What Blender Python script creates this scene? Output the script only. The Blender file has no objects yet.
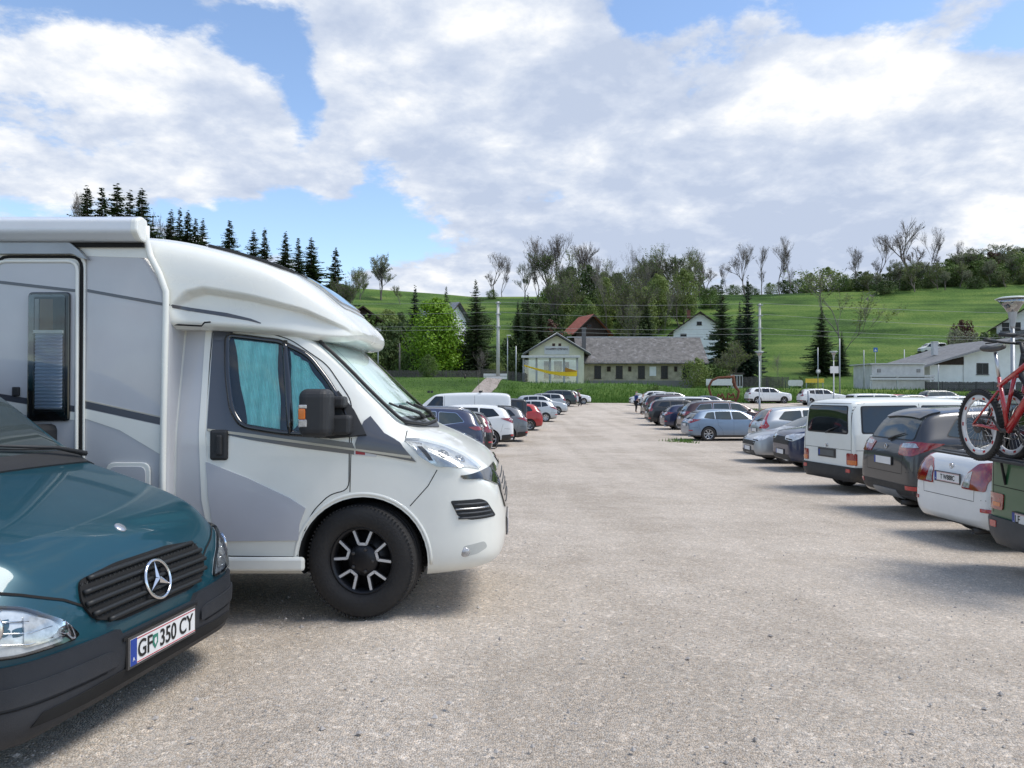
import bpy, bmesh, math, random
from mathutils import Vector, Matrix
from mathutils.bvhtree import BVHTree
from mathutils.geometry import delaunay_2d_cdt
R = math.radians
random.seed(7)
scene = bpy.context.scene
COL = bpy.data.collections.new('stage')      # joined to the scene at the very end
F = 760.0; Y0 = 392.0

# ------------------------------------------------------------------ layout
def lerp(a, b, t): return a + (b - a) * t
def sstep(a, b, x):
    t = min(1, max(0, (x - a) / (b - a))); return t * t * (3 - 2 * t)
def interp(tab, t):
    if t <= tab[0][0]: return tab[0][1]
    for (a, va), (b, vb) in zip(tab, tab[1:]):
        if t <= b: return va + (vb - va) * (t - a) / (b - a)
    return tab[-1][1]
GT = [(-30, -1.6), (-10, -1.55), (5, -1.52), (8, -1.68), (12, -1.88), (16, -1.96), (22, -2.07), (34, -2.2), (45, -2.08),
      (55, -1.92), (64, -1.75), (72, -1.47), (80, -1.2), (90, -1.1)]
def gz(x, y):
    t = y + 0.9 * min(6, max(0, x)) * (1 - sstep(10, 40, y))
    return sum(interp(GT, t + d) for d in (-1.5, 0, 1.5)) / 3
def X(px, d): return (px - 512.0) / F * d
def Z(py, d): return (Y0 - py) / F * d

# ------------------------------------------------------------------ materials
MATS = {}
def newmat(name):
    m = bpy.data.materials.new(name); m.use_nodes = True
    nt = m.node_tree; nt.nodes.clear()
    o = nt.nodes.new('ShaderNodeOutputMaterial'); b = nt.nodes.new('ShaderNodeBsdfPrincipled')
    nt.links.new(b.outputs[0], o.inputs[0])
    return m, nt, b
def N(nt, t, **kw):
    n = nt.nodes.new(t)
    for k, v in kw.items():
        if k in n.inputs.keys(): n.inputs[k].default_value = v
        else: setattr(n, k, v)
    return n
def mat(name, col, rough=.6, metal=0, var=.12, scale=4, bump=0, bscale=40, coat=0, col2=None, spec=.5, dirt=0, emis=0):
    """plain surface whose colour wanders a little between col and col2"""
    if name in MATS: return MATS[name]
    m, nt, b = newmat(name)
    tc = N(nt, 'ShaderNodeTexCoord')
    nz = N(nt, 'ShaderNodeTexNoise', Scale=scale, Detail=6.0, Roughness=.6)
    nt.links.new(tc.outputs['Object'], nz.inputs['Vector'])
    c2 = col2 or tuple(c * (1 - var) for c in col)
    mx = N(nt, 'ShaderNodeMix', data_type='RGBA')
    mx.inputs[6].default_value = (*col, 1); mx.inputs[7].default_value = (*c2, 1)
    rp = N(nt, 'ShaderNodeMapRange'); rp.inputs[1].default_value = .35; rp.inputs[2].default_value = .65
    nt.links.new(nz.outputs[0], rp.inputs[0]); nt.links.new(rp.outputs[0], mx.inputs[0])
    out = mx.outputs[2]
    if dirt:   # road dust low on the object
        sp = N(nt, 'ShaderNodeSeparateXYZ'); nt.links.new(tc.outputs['Object'], sp.inputs[0])
        mr = N(nt, 'ShaderNodeMapRange'); mr.inputs[1].default_value = .55; mr.inputs[2].default_value = .15
        mr.inputs[3].default_value = 0.0; mr.inputs[4].default_value = dirt
        nt.links.new(sp.outputs[2], mr.inputs[0])
        n2 = N(nt, 'ShaderNodeTexNoise', Scale=9.0, Detail=8.0, Roughness=.7); nt.links.new(tc.outputs['Object'], n2.inputs['Vector'])
        mu = N(nt, 'ShaderNodeMath', operation='MULTIPLY'); nt.links.new(mr.outputs[0], mu.inputs[0]); nt.links.new(n2.outputs[0], mu.inputs[1])
        m2 = N(nt, 'ShaderNodeMix', data_type='RGBA'); m2.inputs[7].default_value = (.23, .20, .17, 1)
        nt.links.new(mu.outputs[0], m2.inputs[0]); nt.links.new(out, m2.inputs[6]); out = m2.outputs[2]
    nt.links.new(out, b.inputs['Base Color'])
    r2 = N(nt, 'ShaderNodeMapRange'); r2.inputs[3].default_value = rough * .85; r2.inputs[4].default_value = min(1, rough * 1.2 + .02)
    nt.links.new(nz.outputs[0], r2.inputs[0]); nt.links.new(r2.outputs[0], b.inputs['Roughness'])
    b.inputs['Metallic'].default_value = metal
    b.inputs['Specular IOR Level'].default_value = spec
    if coat:
        b.inputs['Coat Weight'].default_value = coat; b.inputs['Coat Roughness'].default_value = .04
    if bump:
        n3 = N(nt, 'ShaderNodeTexNoise', Scale=bscale, Detail=5.0); nt.links.new(tc.outputs['Object'], n3.inputs['Vector'])
        bp = N(nt, 'ShaderNodeBump', Strength=bump, Distance=.02); nt.links.new(n3.outputs[0], bp.inputs['Height'])
        nt.links.new(bp.outputs[0], b.inputs['Normal'])
    if emis:
        b.inputs['Emission Color'].default_value = (*col, 1); b.inputs['Emission Strength'].default_value = emis
    MATS[name] = m
    return m
def paint(name, col, metallic=.0, rough=.35, dirt=.5):
    return mat(name, col, rough, metallic, .05, 3, coat=.7, dirt=dirt)
def seeglass(name, tint=(.75, .85, .85), mixv=.12):
    m = bpy.data.materials.new(name); m.use_nodes = True; nt = m.node_tree; nt.nodes.clear()
    o = N(nt, 'ShaderNodeOutputMaterial'); t = N(nt, 'ShaderNodeBsdfTransparent'); g = N(nt, 'ShaderNodeBsdfGlossy', Roughness=.02)
    t.inputs[0].default_value = (*tint, 1)
    f = N(nt, 'ShaderNodeFresnel', IOR=1.5); ad = N(nt, 'ShaderNodeMath', operation='ADD'); ad.inputs[1].default_value = mixv
    mx = N(nt, 'ShaderNodeMixShader')
    nt.links.new(f.outputs[0], ad.inputs[0]); nt.links.new(ad.outputs[0], mx.inputs[0])
    nt.links.new(t.outputs[0], mx.inputs[1]); nt.links.new(g.outputs[0], mx.inputs[2]); nt.links.new(mx.outputs[0], o.inputs[0])
    return m
def leafmat(name, c1, c2, rough=.6, trans=.25):
    if name in MATS: return MATS[name]
    m, nt, b = newmat(name)
    g = N(nt, 'ShaderNodeNewGeometry'); tc = N(nt, 'ShaderNodeTexCoord')
    nz = N(nt, 'ShaderNodeTexNoise', Scale=.7, Detail=3.0); nt.links.new(tc.outputs['Object'], nz.inputs['Vector'])
    a = N(nt, 'ShaderNodeMath', operation='MULTIPLY_ADD'); a.inputs[1].default_value = .5
    nt.links.new(g.outputs['Random Per Island'], a.inputs[0])
    h = N(nt, 'ShaderNodeMath', operation='MULTIPLY'); h.inputs[1].default_value = .6
    nt.links.new(nz.outputs[0], h.inputs[0]); nt.links.new(h.outputs[0], a.inputs[2])
    mx = N(nt, 'ShaderNodeMix', data_type='RGBA'); mx.inputs[6].default_value = (*c1, 1); mx.inputs[7].default_value = (*c2, 1)
    nt.links.new(a.outputs[0], mx.inputs[0]); nt.links.new(mx.outputs[2], b.inputs['Base Color'])
    b.inputs['Roughness'].default_value = rough; b.inputs['Specular IOR Level'].default_value = .25
    if trans:
        tr = N(nt, 'ShaderNodeBsdfTranslucent'); nt.links.new(mx.outputs[2], tr.inputs[0])
        ms = N(nt, 'ShaderNodeMixShader'); ms.inputs[0].default_value = trans
        o = [n for n in nt.nodes if n.type == 'OUTPUT_MATERIAL'][0]
        nt.links.new(b.outputs[0], ms.inputs[1]); nt.links.new(tr.outputs[0], ms.inputs[2]); nt.links.new(ms.outputs[0], o.inputs[0])
    MATS[name] = m
    return m

# ------------------------------------------------------------------ objects
def tag(o, label=None, cat=None, group=None, kind=None):
    if label: o['label'] = label
    if cat: o['category'] = cat
    if group: o['group'] = group
    if kind: o['kind'] = kind
    return o
def thing(name, label, cat, loc=(0, 0, 0), rotz=0, group=None):
    o = bpy.data.objects.new(name, None); COL.objects.link(o); o.empty_display_size = .2
    o.location = loc; o.rotation_euler = (0, 0, rotz)
    return tag(o, label, cat, group)
def link(name, me, parent=None, loc=None, rot=None):
    o = bpy.data.objects.new(name, me); COL.objects.link(o)
    if parent: o.parent = parent
    if loc is not None: o.location = loc
    if rot is not None: o.rotation_euler = rot
    return o
KIDS = {}
def copy_tree(o, parent=None):
    c = o.copy(); COL.objects.link(c)
    if parent: c.parent = parent
    for ch in list(o.children): copy_tree(ch, c)
    return c

class MB:
    def __init__(s): s.v = []; s.f = []; s.m = []; s.mats = []; s.cur = 0; s.M = Matrix.Identity(4); s.sm = []; s.smooth = False
    def use(s, m):
        if m not in s.mats: s.mats.append(m)
        s.cur = s.mats.index(m); return s
    def add(s, vs, fs):
        b = len(s.v); s.v += [tuple(s.M @ Vector(v)) for v in vs]
        for f in fs: s.f.append([b + i for i in f]); s.m.append(s.cur); s.sm.append(s.smooth)
        return s
    def box(s, x0, x1, y0, y1, z0, z1):
        return s.add([(x0, y0, z0), (x1, y0, z0), (x1, y1, z0), (x0, y1, z0), (x0, y0, z1), (x1, y0, z1), (x1, y1, z1), (x0, y1, z1)],
                     [(0, 3, 2, 1), (4, 5, 6, 7), (0, 1, 5, 4), (1, 2, 6, 5), (2, 3, 7, 6), (3, 0, 4, 7)])
    def tube(s, pts, r, n=8, closed=False, caps=True):
        pts = [Vector(p) for p in pts]; k = len(pts); rs = r if isinstance(r, (list, tuple)) else [r] * k
        up = None; vs = []
        for i, p in enumerate(pts):
            if closed: d = pts[(i + 1) % k] - pts[i - 1]
            else: d = pts[min(i + 1, k - 1)] - pts[max(i - 1, 0)]
            if d.length < 1e-9: d = Vector((0, 0, 1))
            d.normalize()
            if up is None:
                up = Vector((0, 0, 1)) if abs(d.z) < .9 else Vector((1, 0, 0))
            a = d.cross(up)
            if a.length < 1e-4: a = d.cross(Vector((0, 1, 0)))
            a.normalize(); b = a.cross(d).normalized(); up = b
            for j in range(n):
                t = 2 * math.pi * j / n; vs.append(tuple(p + (a * math.cos(t) + b * math.sin(t)) * rs[i]))
        fs = []
        for i in range(k if closed else k - 1):
            for j in range(n):
                i2 = (i + 1) % k
                fs.append((i * n + j, i2 * n + j, i2 * n + (j + 1) % n, i * n + (j + 1) % n))
        if caps and not closed:
            fs.append(tuple(range(n))[::1]); fs.append(tuple(range((k - 1) * n, k * n))[::-1])
        sm = s.smooth; s.smooth = True; s.add(vs, fs); s.smooth = sm
        return s
    def lathe(s, prof, n=32, axis='y', c=(0, 0, 0), close=False):
        """prof: (radius, offset along axis)"""
        vs = []
        for r, h in prof:
            for j in range(n):
                t = 2 * math.pi * j / n; a, b = r * math.cos(t), r * math.sin(t)
                p = {'y': (a, h, b), 'z': (a, b, h), 'x': (h, a, b)}[axis]
                vs.append((p[0] + c[0], p[1] + c[1], p[2] + c[2]))
        k = len(prof); fs = []
        for i in range(k - (0 if close else 1)):
            for j in range(n):
                i2 = (i + 1) % k
                fs.append((i * n + j, i * n + (j + 1) % n, i2 * n + (j + 1) % n, i2 * n + j))
        if not close:
            if prof[0][0] > 1e-6: fs.append(tuple(range(n)))
            if prof[-1][0] > 1e-6: fs.append(tuple(range((k - 1) * n, k * n)))
        sm = s.smooth; s.smooth = True; s.add(vs, fs); s.smooth = sm
        return s
    def prism(s, poly, fn, t):
        """2D polygon to 3D with fn(u,v,w) and thickness t along w"""
        n = len(poly)
        vs = [fn(u, v, 0) for u, v in poly] + [fn(u, v, t) for u, v in poly]
        fs = [tuple(range(n))[::-1], tuple(range(n, 2 * n))] + [(i, (i + 1) % n, n + (i + 1) % n, n + i) for i in range(n)]
        return s.add(vs, fs)
    def mesh(s, name, fixn=False):
        me = bpy.data.meshes.new(name); me.from_pydata(s.v, [], s.f)
        for m in s.mats: me.materials.append(m)
        me.polygons.foreach_set('material_index', s.m)
        me.polygons.foreach_set('use_smooth', [bool(q) for q in s.sm])
        me.update()
        if fixn:
            bm = bmesh.new(); bm.from_mesh(me); bmesh.ops.recalc_face_normals(bm, faces=bm.faces); bm.to_mesh(me); bm.free()
        return me
    def build(s, name, parent=None, loc=None, bevel=0, fixn=True, seg=2):
        o = link(name, s.mesh(name, fixn), parent, loc)
        if bevel:
            b = o.modifiers.new('b', 'BEVEL'); b.width = bevel; b.segments = seg; b.limit_method = 'ANGLE'; b.angle_limit = R(35)
            b.harden_normals = False
        return o

def evald(o):
    scene.collection.objects.link(o)
    dg = bpy.context.evaluated_depsgraph_get(); dg.update()
    me = bpy.data.meshes.new_from_object(o.evaluated_get(dg))
    scene.collection.objects.unlink(o)
    return me
def text_mesh(txt, size, m, extrude=.001, align='CENTER', bold=0):
    c = bpy.data.curves.new('t', 'FONT'); c.body = txt; c.size = size; c.extrude = extrude; c.align_x = align; c.align_y = 'CENTER'; c.offset = bold
    o = bpy.data.objects.new('t', c); COL.objects.link(o); me = evald(o); bpy.data.objects.remove(o)
    me.materials.clear(); me.materials.append(m)
    return me

# ------------------------------------------------------------------ bodies
def loft_body(name, rows, mats, creases, levels=3, capin=.75, arches=None, arch_mat=None, zdark=None):
    """rows: list of (x, [(y,z)...]) half sections bottom centre to top centre"""
    me = bpy.data.meshes.new(name); bm = bmesh.new()
    cl = bm.edges.layers.float.new('crease_edge')
    rings = []; k = len(rows[0][1])
    def ring(x, half):
        r = [bm.verts.new((x, y, z)) for y, z in half]
        r += [bm.verts.new((x, -y, z)) for y, z in half[-2:0:-1]]
        return r
    def shrink(x, half, f, dx):
        cz = (half[0][1] + half[-1][1]) / 2
        return ring(x + dx, [(y * f, cz + (z - cz) * f) for y, z in half])
    n = 2 * k - 2
    ex0 = shrink(rows[0][0], rows[0][1], capin, 0); ex1 = shrink(rows[-1][0], rows[-1][1], capin, 0)
    rings = [ex0] + [ring(x, h) for x, h in rows] + [ex1]
    for a, b in zip(rings, rings[1:]):
        for j in range(n): bm.faces.new((a[j], a[(j + 1) % n], b[(j + 1) % n], b[j]))
    # quad caps: fold ring pairs left/right
    for r, fl in ((rings[0], False), (rings[-1], True)):
        for j in range(k - 1):
            a, b = r[j], r[j + 1]
            c = r[(n - j - 1) % n]; d = r[(n - j) % n]
            vs = [a, b, c, d]; vs = [v for i, v in enumerate(vs) if v not in vs[:i]]
            if len(vs) >= 3: bm.faces.new(vs)
    bmesh.ops.recalc_face_normals(bm, faces=bm.faces)
    for (idx, val) in creases:
        for a, b in zip(rings[1:-1], rings[2:-1]):
            for j in {idx, (n - idx) % n}:
                e = bm.edges.get((a[j], b[j]))
                if e: e[cl] = val
    bm.to_mesh(me); bm.free()
    for m in mats: me.materials.append(m)
    o = bpy.data.objects.new(name, me); COL.objects.link(o)
    s = o.modifiers.new('s', 'SUBSURF'); s.levels = levels; s.render_levels = levels
    me2 = evald(o)
    o.modifiers.clear(); o.data = me2
    if arches:
        mb = MB(); mb.use(arch_mat)
        for (ax, az, ar, y0, y1) in arches:
            for sgn in (-1, 1): mb.lathe([(0, sgn * y0), (ar * .96, sgn * y0), (ar, sgn * y1), (0, sgn * y1)], 40, 'y', (ax, 0, az))
        c = bpy.data.objects.new('c', mb.mesh('c', True)); COL.objects.link(c)
        b = o.modifiers.new('b', 'BOOLEAN'); b.object = c; b.operation = 'DIFFERENCE'; b.solver = 'EXACT'; b.material_mode = 'TRANSFER'
        me3 = evald(o); o.modifiers.clear(); o.data = me3; bpy.data.objects.remove(c)
    me = o.data
    me.polygons.foreach_set('use_smooth', [True] * len(me.polygons))
    if hasattr(me, 'set_sharp_from_angle'): me.set_sharp_from_angle(angle=R(40))
    if zdark is not None and len(me.materials) > 1:
        for p in me.polygons:
            if p.material_index == 0 and p.center.z < zdark: p.material_index = 1
    bpy.data.objects.remove(o)
    me.name = name
    return me
class Body:
    """ray casts that always land on the body"""
    def __init__(s, me): s.t = BVHTree.FromPolygons([v.co.copy() for v in me.vertices], [tuple(p.vertices) for p in me.polygons])
    def ray_cast(s, o, d):
        r = s.t.ray_cast(o, d)
        if r[0] is None:
            o = Vector(o); d = Vector(d); best = None
            L = 14.0 if abs(o.x) > 11 else 8.0
            for i in range(81):
                q = s.t.find_nearest(o + d * (L * i / 80))
                if best is None or q[3] < best[3]: best = q
            o2 = best[0]
            r = best
        return r
def bvh_of(me): return Body(me)

def rp(pts, r, seg=4):
    """round polygon corners; r number or list"""
    out = []; n = len(pts)
    for i in range(n):
        p0, p, p1 = Vector(pts[i - 1]), Vector(pts[i]), Vector(pts[(i + 1) % n])
        rr = r[i] if isinstance(r, (list, tuple)) else r
        if rr <= 0: out.append(tuple(p)); continue
        a, b = (p0 - p), (p1 - p); q = min(rr, a.length * .45, b.length * .45)
        A = p + a.normalized() * q; B = p + b.normalized() * q
        for j in range(seg + 1):
            t = j / seg; out.append(tuple((A * (1 - t) + p * t) * (1 - t) + (p * (1 - t) + B * t) * t))
    return out
def subdiv_poly(poly, res):
    out = []
    for a, b in zip(poly, poly[1:] + poly[:1]):
        a, b = Vector(a), Vector(b); k = max(1, int((b - a).length / res + .5))
        for j in range(k): out.append(tuple(a.lerp(b, j / k)))
    return out
def inside(p, poly):
    c = False; j = len(poly) - 1
    for i in range(len(poly)):
        if (poly[i][1] > p[1]) != (poly[j][1] > p[1]) and p[0] < (poly[j][0] - poly[i][0]) * (p[1] - poly[i][1]) / (poly[j][1] - poly[i][1]) + poly[i][0]: c = not c
        j = i
    return c
def side_map(s): return lambda u, v: (Vector((u, s * 4, v)), Vector((0, -s, 0)))
def rear_map(u, v): return (Vector((-12, u, v)), Vector((1, 0, 0)))
def front_map(u, v): return (Vector((12, u, v)), Vector((-1, 0, 0)))
def top_map(u, v): return (Vector((u, v, 6)), Vector((0, 0, -1)))
def wrap_map(cx, cy, sgn, s):
    """u: angle (radians) from the car's long axis; sgn +1 front, -1 rear; s side"""
    def f(u, v):
        d = Vector((sgn * math.cos(u), s * math.sin(u), 0)); return (Vector((cx, cy, v)) + d * 4, -d)
    return f
def conform(mb, bvh, poly, mp, off=.004, res=.08, skirt=.012):
    poly = subdiv_poly(list(poly), res)
    xs = [p[0] for p in poly]; ys = [p[1] for p in poly]
    pts = [Vector(p) for p in poly]; n = len(pts)
    x = min(xs) + res * .7
    while x < max(xs):
        y = min(ys) + res * .7
        while y < max(ys):
            if inside((x, y), poly):
                if min((Vector((x, y)) - q).length for q in pts[:n]) > res * .45: pts.append(Vector((x, y)))
            y += res
        x += res
    r = delaunay_2d_cdt(pts, [], [list(range(n))], 1, 1e-6)
    vs2, es, fs = r[0], r[1], r[2]
    hit = []
    good = []
    for p in vs2:
        o, d = mp(p[0], p[1]); loc, nor, ix, dist = bvh.ray_cast(o, d)
        if nor.dot(d) > 0: nor = -nor
        hit.append((loc, nor, d)); good.append(True)
    base = [tuple(l + nn * off) for l, nn, d in hit]
    fl = [tuple(f) for f in fs]
    sm = mb.smooth; mb.smooth = True
    # boundary
    cnt = {}
    for f in fl:
        for a, b in zip(f, f[1:] + f[:1]): cnt[(a, b)] = 1
    bd = [(a, b) for (a, b) in cnt if (b, a) not in cnt]
    vs = list(base); idx = {}
    for a, b in bd:
        for q in (a, b):
            if q not in idx:
                idx[q] = len(vs); l, nn, d = hit[q]; vs.append(base[q]); vs.append(tuple(l - nn * (skirt - off)))
    sk = [(idx[b], idx[a], idx[a] + 1, idx[b] + 1) for a, b in bd]
    mb.add(vs, fl + sk); mb.smooth = sm
def decal(name, bvh, poly, mp, m, parent, off=.004, res=.08, skirt=.012):
    mb = MB(); mb.use(m); conform(mb, bvh, poly, mp, off, res, skirt)
    me = mb.mesh(name)
    return link(name, me, parent)
def seam(mb, bvh, pts, mp, w=.006, off=.0015, res=.06):
    """thin dark gap line following the body"""
    P = []
    for a, b in zip(pts, pts[1:]):
        a, b = Vector(a), Vector(b); k = max(1, int((b - a).length / res))
        P += [a.lerp(b, j / k) for j in range(k)]
    P.append(Vector(pts[-1]))
    L = []
    for i, p in enumerate(P):
        t = (P[min(i + 1, len(P) - 1)] - P[max(i - 1, 0)]).normalized(); nrm = Vector((-t.y, t.x)) * w / 2
        row = []
        for q in (p - nrm, p + nrm):
            o, d = mp(q.x, q.y); loc, nor, ix, ds = bvh.ray_cast(o, d)
            if loc is None: row = None; break
            
            if nor.dot(d) > 0: nor = -nor
            row.append(tuple(loc + nor * off))
        L.append(row)
    for a, b in zip(L, L[1:]):
        if a and b and (Vector(a[0]) - Vector(b[0])).length < res * 3: mb.add([a[0], a[1], b[1], b[0]], [(0, 1, 2, 3)])
# ------------------------------------------------------------------ shared car materials
rubber = mat('rubber', (.014, .014, .015), .75, bump=.3, bscale=60, var=.3, dirt=.12)
black_pl = mat('black plastic', (.022, .023, .025), .55, var=.2, bump=.15, bscale=200, dirt=.4)
grey_pl = mat('grey bumper plastic', (.05, .055, .062), .55, var=.15, bump=.12, bscale=250, dirt=.4)
arch_m = mat('wheel arch liner', (.008, .008, .008), .9)
alloy = mat('alloy', (.55, .56, .58), .3, .85, .1, dirt=.2)
alloy_dk = mat('alloy dark', (.03, .03, .033), .35, .6)
alloy_br = mat('bright alloy face', (.78, .78, .78), .35, .4, .05)
steel = mat('brushed steel', (.55, .55, .55), .3, 1)
chrome = mat('chrome', (.75, .75, .76), .1, 1, .02)
def car_glass_mat(name, c, rough=.03):
    m = mat(name, c, rough, 0, .25, 1.5, spec=.75); return m
glass_dk = car_glass_mat('car glass dark', (.012, .016, .018))
glass_md = car_glass_mat('car glass mid', (.045, .06, .062))
glass_lt = car_glass_mat('car glass light', (.14, .18, .18))
seal_m = mat('window rubber', (.01, .01, .011), .5)
seam_m = mat('panel gap', (.006, .006, .006), .9)
red_l = mat('red lamp plastic', (.30, .006, .008), .12, 0, .4, 22, coat=1, spec=.8)
red_hi = mat('bright red reflector', (.48, .01, .015), .15, 0, .3, 18, coat=1)
amber_l = mat('amber lamp plastic', (.65, .16, .02), .15, 0, .2, 20, coat=1)
clear_l = mat('clear lamp plastic', (.62, .62, .62), .12, .3, .55, 22, coat=1)
lamp_in = mat('headlamp inside', (.74, .76, .78), .22, .15, .4, 14, coat=1)
plate_w = mat('plate white', (.72, .72, .71), .4, 0, .06)
plate_b = mat('plate blue', (.012, .05, .3), .4)
plate_r = mat('plate red line', (.45, .03, .04), .4)
ink = mat('plate black ink', (.012, .012, .012), .5)
cover_glass = seeglass('lamp cover glass', (.93, .95, .95), .05)
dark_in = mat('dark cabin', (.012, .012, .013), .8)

_wheels = {}
def wheel_meshes(r, w, style):
    k = (round(r, 3), w, style)
    if k in _wheels: return _wheels[k]
    rr = r * .66 if style != 'camper' else r * .60
    if style == 'steel': rr = r * .62
    t = MB(); t.use(rubber)
    h = w / 2
    # profile outer side at -y
    prof = [(rr, -h * .72), (rr + .012, -h * .95), (lerp(rr, r, .45), -h * 1.02), (r * .955, -h * .98), (r * .985, -h * .86), (r, -h * .6), (r, -h * .22), (r * .985, -h * .2), (r * .985, -h * .14), (r, -h * .12),
            (r, h * .12), (r * .985, h * .14), (r * .985, h * .2), (r, h * .22), (r, h * .6), (r * .985, h * .86), (r * .955, h * .98), (lerp(rr, r, .45), h * 1.02), (rr + .012, h * .95), (rr, h * .72)]
    t.lathe(prof, 48, 'y', close=True)
    # tread shoulder blocks
    for j in range(84):
        a = 2 * math.pi * j / 84; t.M = Matrix.Rotation(-a, 4, 'Y')
        for sg in (-1, 1): t.box(r * .972, r - .001, sg * h * .99 if sg > 0 else -h * 1.0, sg * h * .6 if sg < 0 else h * 1.0, -r * .014, r * .014)
    t.M = Matrix.Identity(4)
    tm = t.mesh('tyre', True)
    b = MB()
    b.use(alloy_dk if style in ('camper', 'darkalloy') else alloy if style != 'steel' else black_pl)
    b.lathe([(rr + .004, -h * .72), (rr + .004, h * .7), (rr - .02, h * .6), (rr - .03, -h * .1), (rr - .02, -h * .62)], 40, 'y', close=True)
    b.use(alloy_dk).lathe([(rr - .02, h * .3), (.0, h * .3)], 32, 'y')
    b.lathe([(rr * .82, h * .1), (rr * .82, h * .2), (0, h * .22), (0, h * .08)], 28, 'y')     # brake disc
    if style == 'camper':
        b.use(alloy_dk).lathe([(0, -h * .62), (rr * .22, -h * .62), (rr * .46, -h * .5), (rr * .5, -h * .2), (0, -h * .2)], 40, 'y')
        for i in range(5):
            a0 = 2 * math.pi * i / 5 + R(18)
            for (m_, y0, y1, ww) in ((alloy_dk, -h * .5, -h * .3, .033), (alloy_br, -h * .55, -h * .5, .019)):
                b.use(m_)
                for sg in (-1, 1):
                    fn = lambda u, v, w_, a0=a0: (u * math.cos(a0) - v * math.sin(a0), y0 + w_, u * math.sin(a0) + v * math.cos(a0))
                    u0, u1 = rr * .46, rr * .985; v0, v1 = sg * .026, sg * .078
                    b.prism([(u0, v0 - ww / 2), (u1, v1 - ww / 2), (u1, v1 + ww / 2), (u0, v0 + ww / 2)], fn, y1 - y0)
                if m_ is alloy_br: b.prism([(rr * .44, -.028), (rr * .52, -.03), (rr * .52, .03), (rr * .44, .028)], fn, y1 - y0)
        b.use(alloy_br).lathe([(rr * .965, -h * .56), (rr * 1.0, -h * .64), (rr * 1.0, -h * .5), (rr * .965, -h * .5)], 40, 'y', close=True)
        for i in range(5):
            a0 = 2 * math.pi * i / 5; b.use(black_pl).lathe([(0, -h * .66), (.012, -h * .66), (.013, -h * .5), (0, -h * .5)], 8, 'y', (rr * .34 * math.cos(a0), 0, rr * .34 * math.sin(a0)))
    elif style == 'steel':
        b.use(black_pl).lathe([(0, -h * .3), (rr * .3, -h * .5), (rr * .75, -h * .35), (rr * .97, -h * .5), (rr * .97, -h * .2), (0, -h * .1)], 32, 'y')
        b.use(alloy).lathe([(0, -h * .56), (rr * .2, -h * .56), (rr * .24, -h * .45), (0, -h * .4)], 20, 'y')
    else:
        ns = {'five': 5, 'seven': 7, 'ten': 10, 'cover': 7, 'darkalloy': 5}[style]
        wd = {'five': .3, 'seven': .24, 'ten': .13, 'cover': .42, 'darkalloy': .28}[style] * rr
        b.use(alloy)
        for i in range(ns):
            a0 = 2 * math.pi * i / ns + R(18)
            fn = lambda u, v, w_, a0=a0: (u * math.cos(a0) - v * math.sin(a0), -h * .62 + w_ + (.02 if u < rr * .3 else 0), u * math.sin(a0) + v * math.cos(a0))
            b.prism([(rr * .1, -wd * .32), (rr * .97, -wd * .5), (rr * .97, wd * .5), (rr * .1, wd * .32)], fn, .03)
        b.lathe([(0, -h * .64), (rr * .2, -h * .62), (rr * .24, -h * .4), (0, -h * .3)], 24, 'y')
        b.lathe([(rr * .93, -h * .6), (rr * 1.0, -h * .74), (rr * 1.0, -h * .5), (rr * .93, -h * .5)], 36, 'y', close=True)
    rm = b.mesh('rim', True)
    _wheels[k] = (tm, rm); return _wheels[k]
def add_wheel(root, x, y, r, w, style, side, steer=0):
    tm, rm = wheel_meshes(r, w, style)
    o = link('wheel', tm, root, (x, side * y, r)); o.rotation_euler = (0, random.uniform(0, 6.28) if style != 'camper' else 0, 0)
    q = link('rim', rm, o)
    # outer side is -y; turn for the left side
    o.rotation_euler = (0, o.rotation_euler[1], (math.pi if side > 0 else 0) + steer)
    return o
def add_plate(root, pos, rotz, text=None, pm=None, tilt=0, w=.52, h=.115, frame=True, dark=False, crest=False):
    """plate facing local +x before rotation"""
    mb = MB()
    if frame: mb.use(black_pl).box(-.012, -.0005, -w / 2 - .012, w / 2 + .012, -h / 2 - .012, h / 2 + .012)
    mb.use(pm or plate_w).box(0, .003, -w / 2, w / 2, -h / 2, h / 2)
    mb.use(plate_b).box(.003, .0042, -w / 2, -w / 2 + .045, -h / 2, h / 2)
    if text:
        mb.use(plate_r)
        for z in (-h / 2 + .004, h / 2 - .008): mb.box(.003, .0045, -w / 2 + .045, w / 2, z, z + .004)
    o = mb.build('number_plate', root, pos); o.rotation_euler = (0, tilt, rotz)
    if text:
        for (t, dy, sz) in text:
            me = text_mesh(t, sz, ink, .0008, bold=.0012)
            q = link('lettering', me, o, (.0052, dy, -.003)); q.rotation_euler = (R(90), 0, R(90)); q.scale = (.82, 1, 1)
        st = text_mesh('A', .025, plate_w, .0006); q = link('lettering', st, o, (.0048, -w / 2 + .022, -.033)); q.rotation_euler = (R(90), 0, R(90))
        if crest:
            c = MB(); c.use(mat('crest green', (.03, .2, .14), .5)); pl = [(-.02, .033), (.02, .033), (.02, -.01), (0, -.035), (-.02, -.01)]
            c.prism(pl, lambda u, v, w_: (.0046 + w_, u + crest, v), .001)
            c.use(plate_w).prism([(-.007, .015), (.007, .018), (.01, 0), (0, -.018), (-.01, -.002)], lambda u, v, w_: (.0058 + w_, u + crest, v), .0008)
            c.build('crest', o)
    return o

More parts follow.
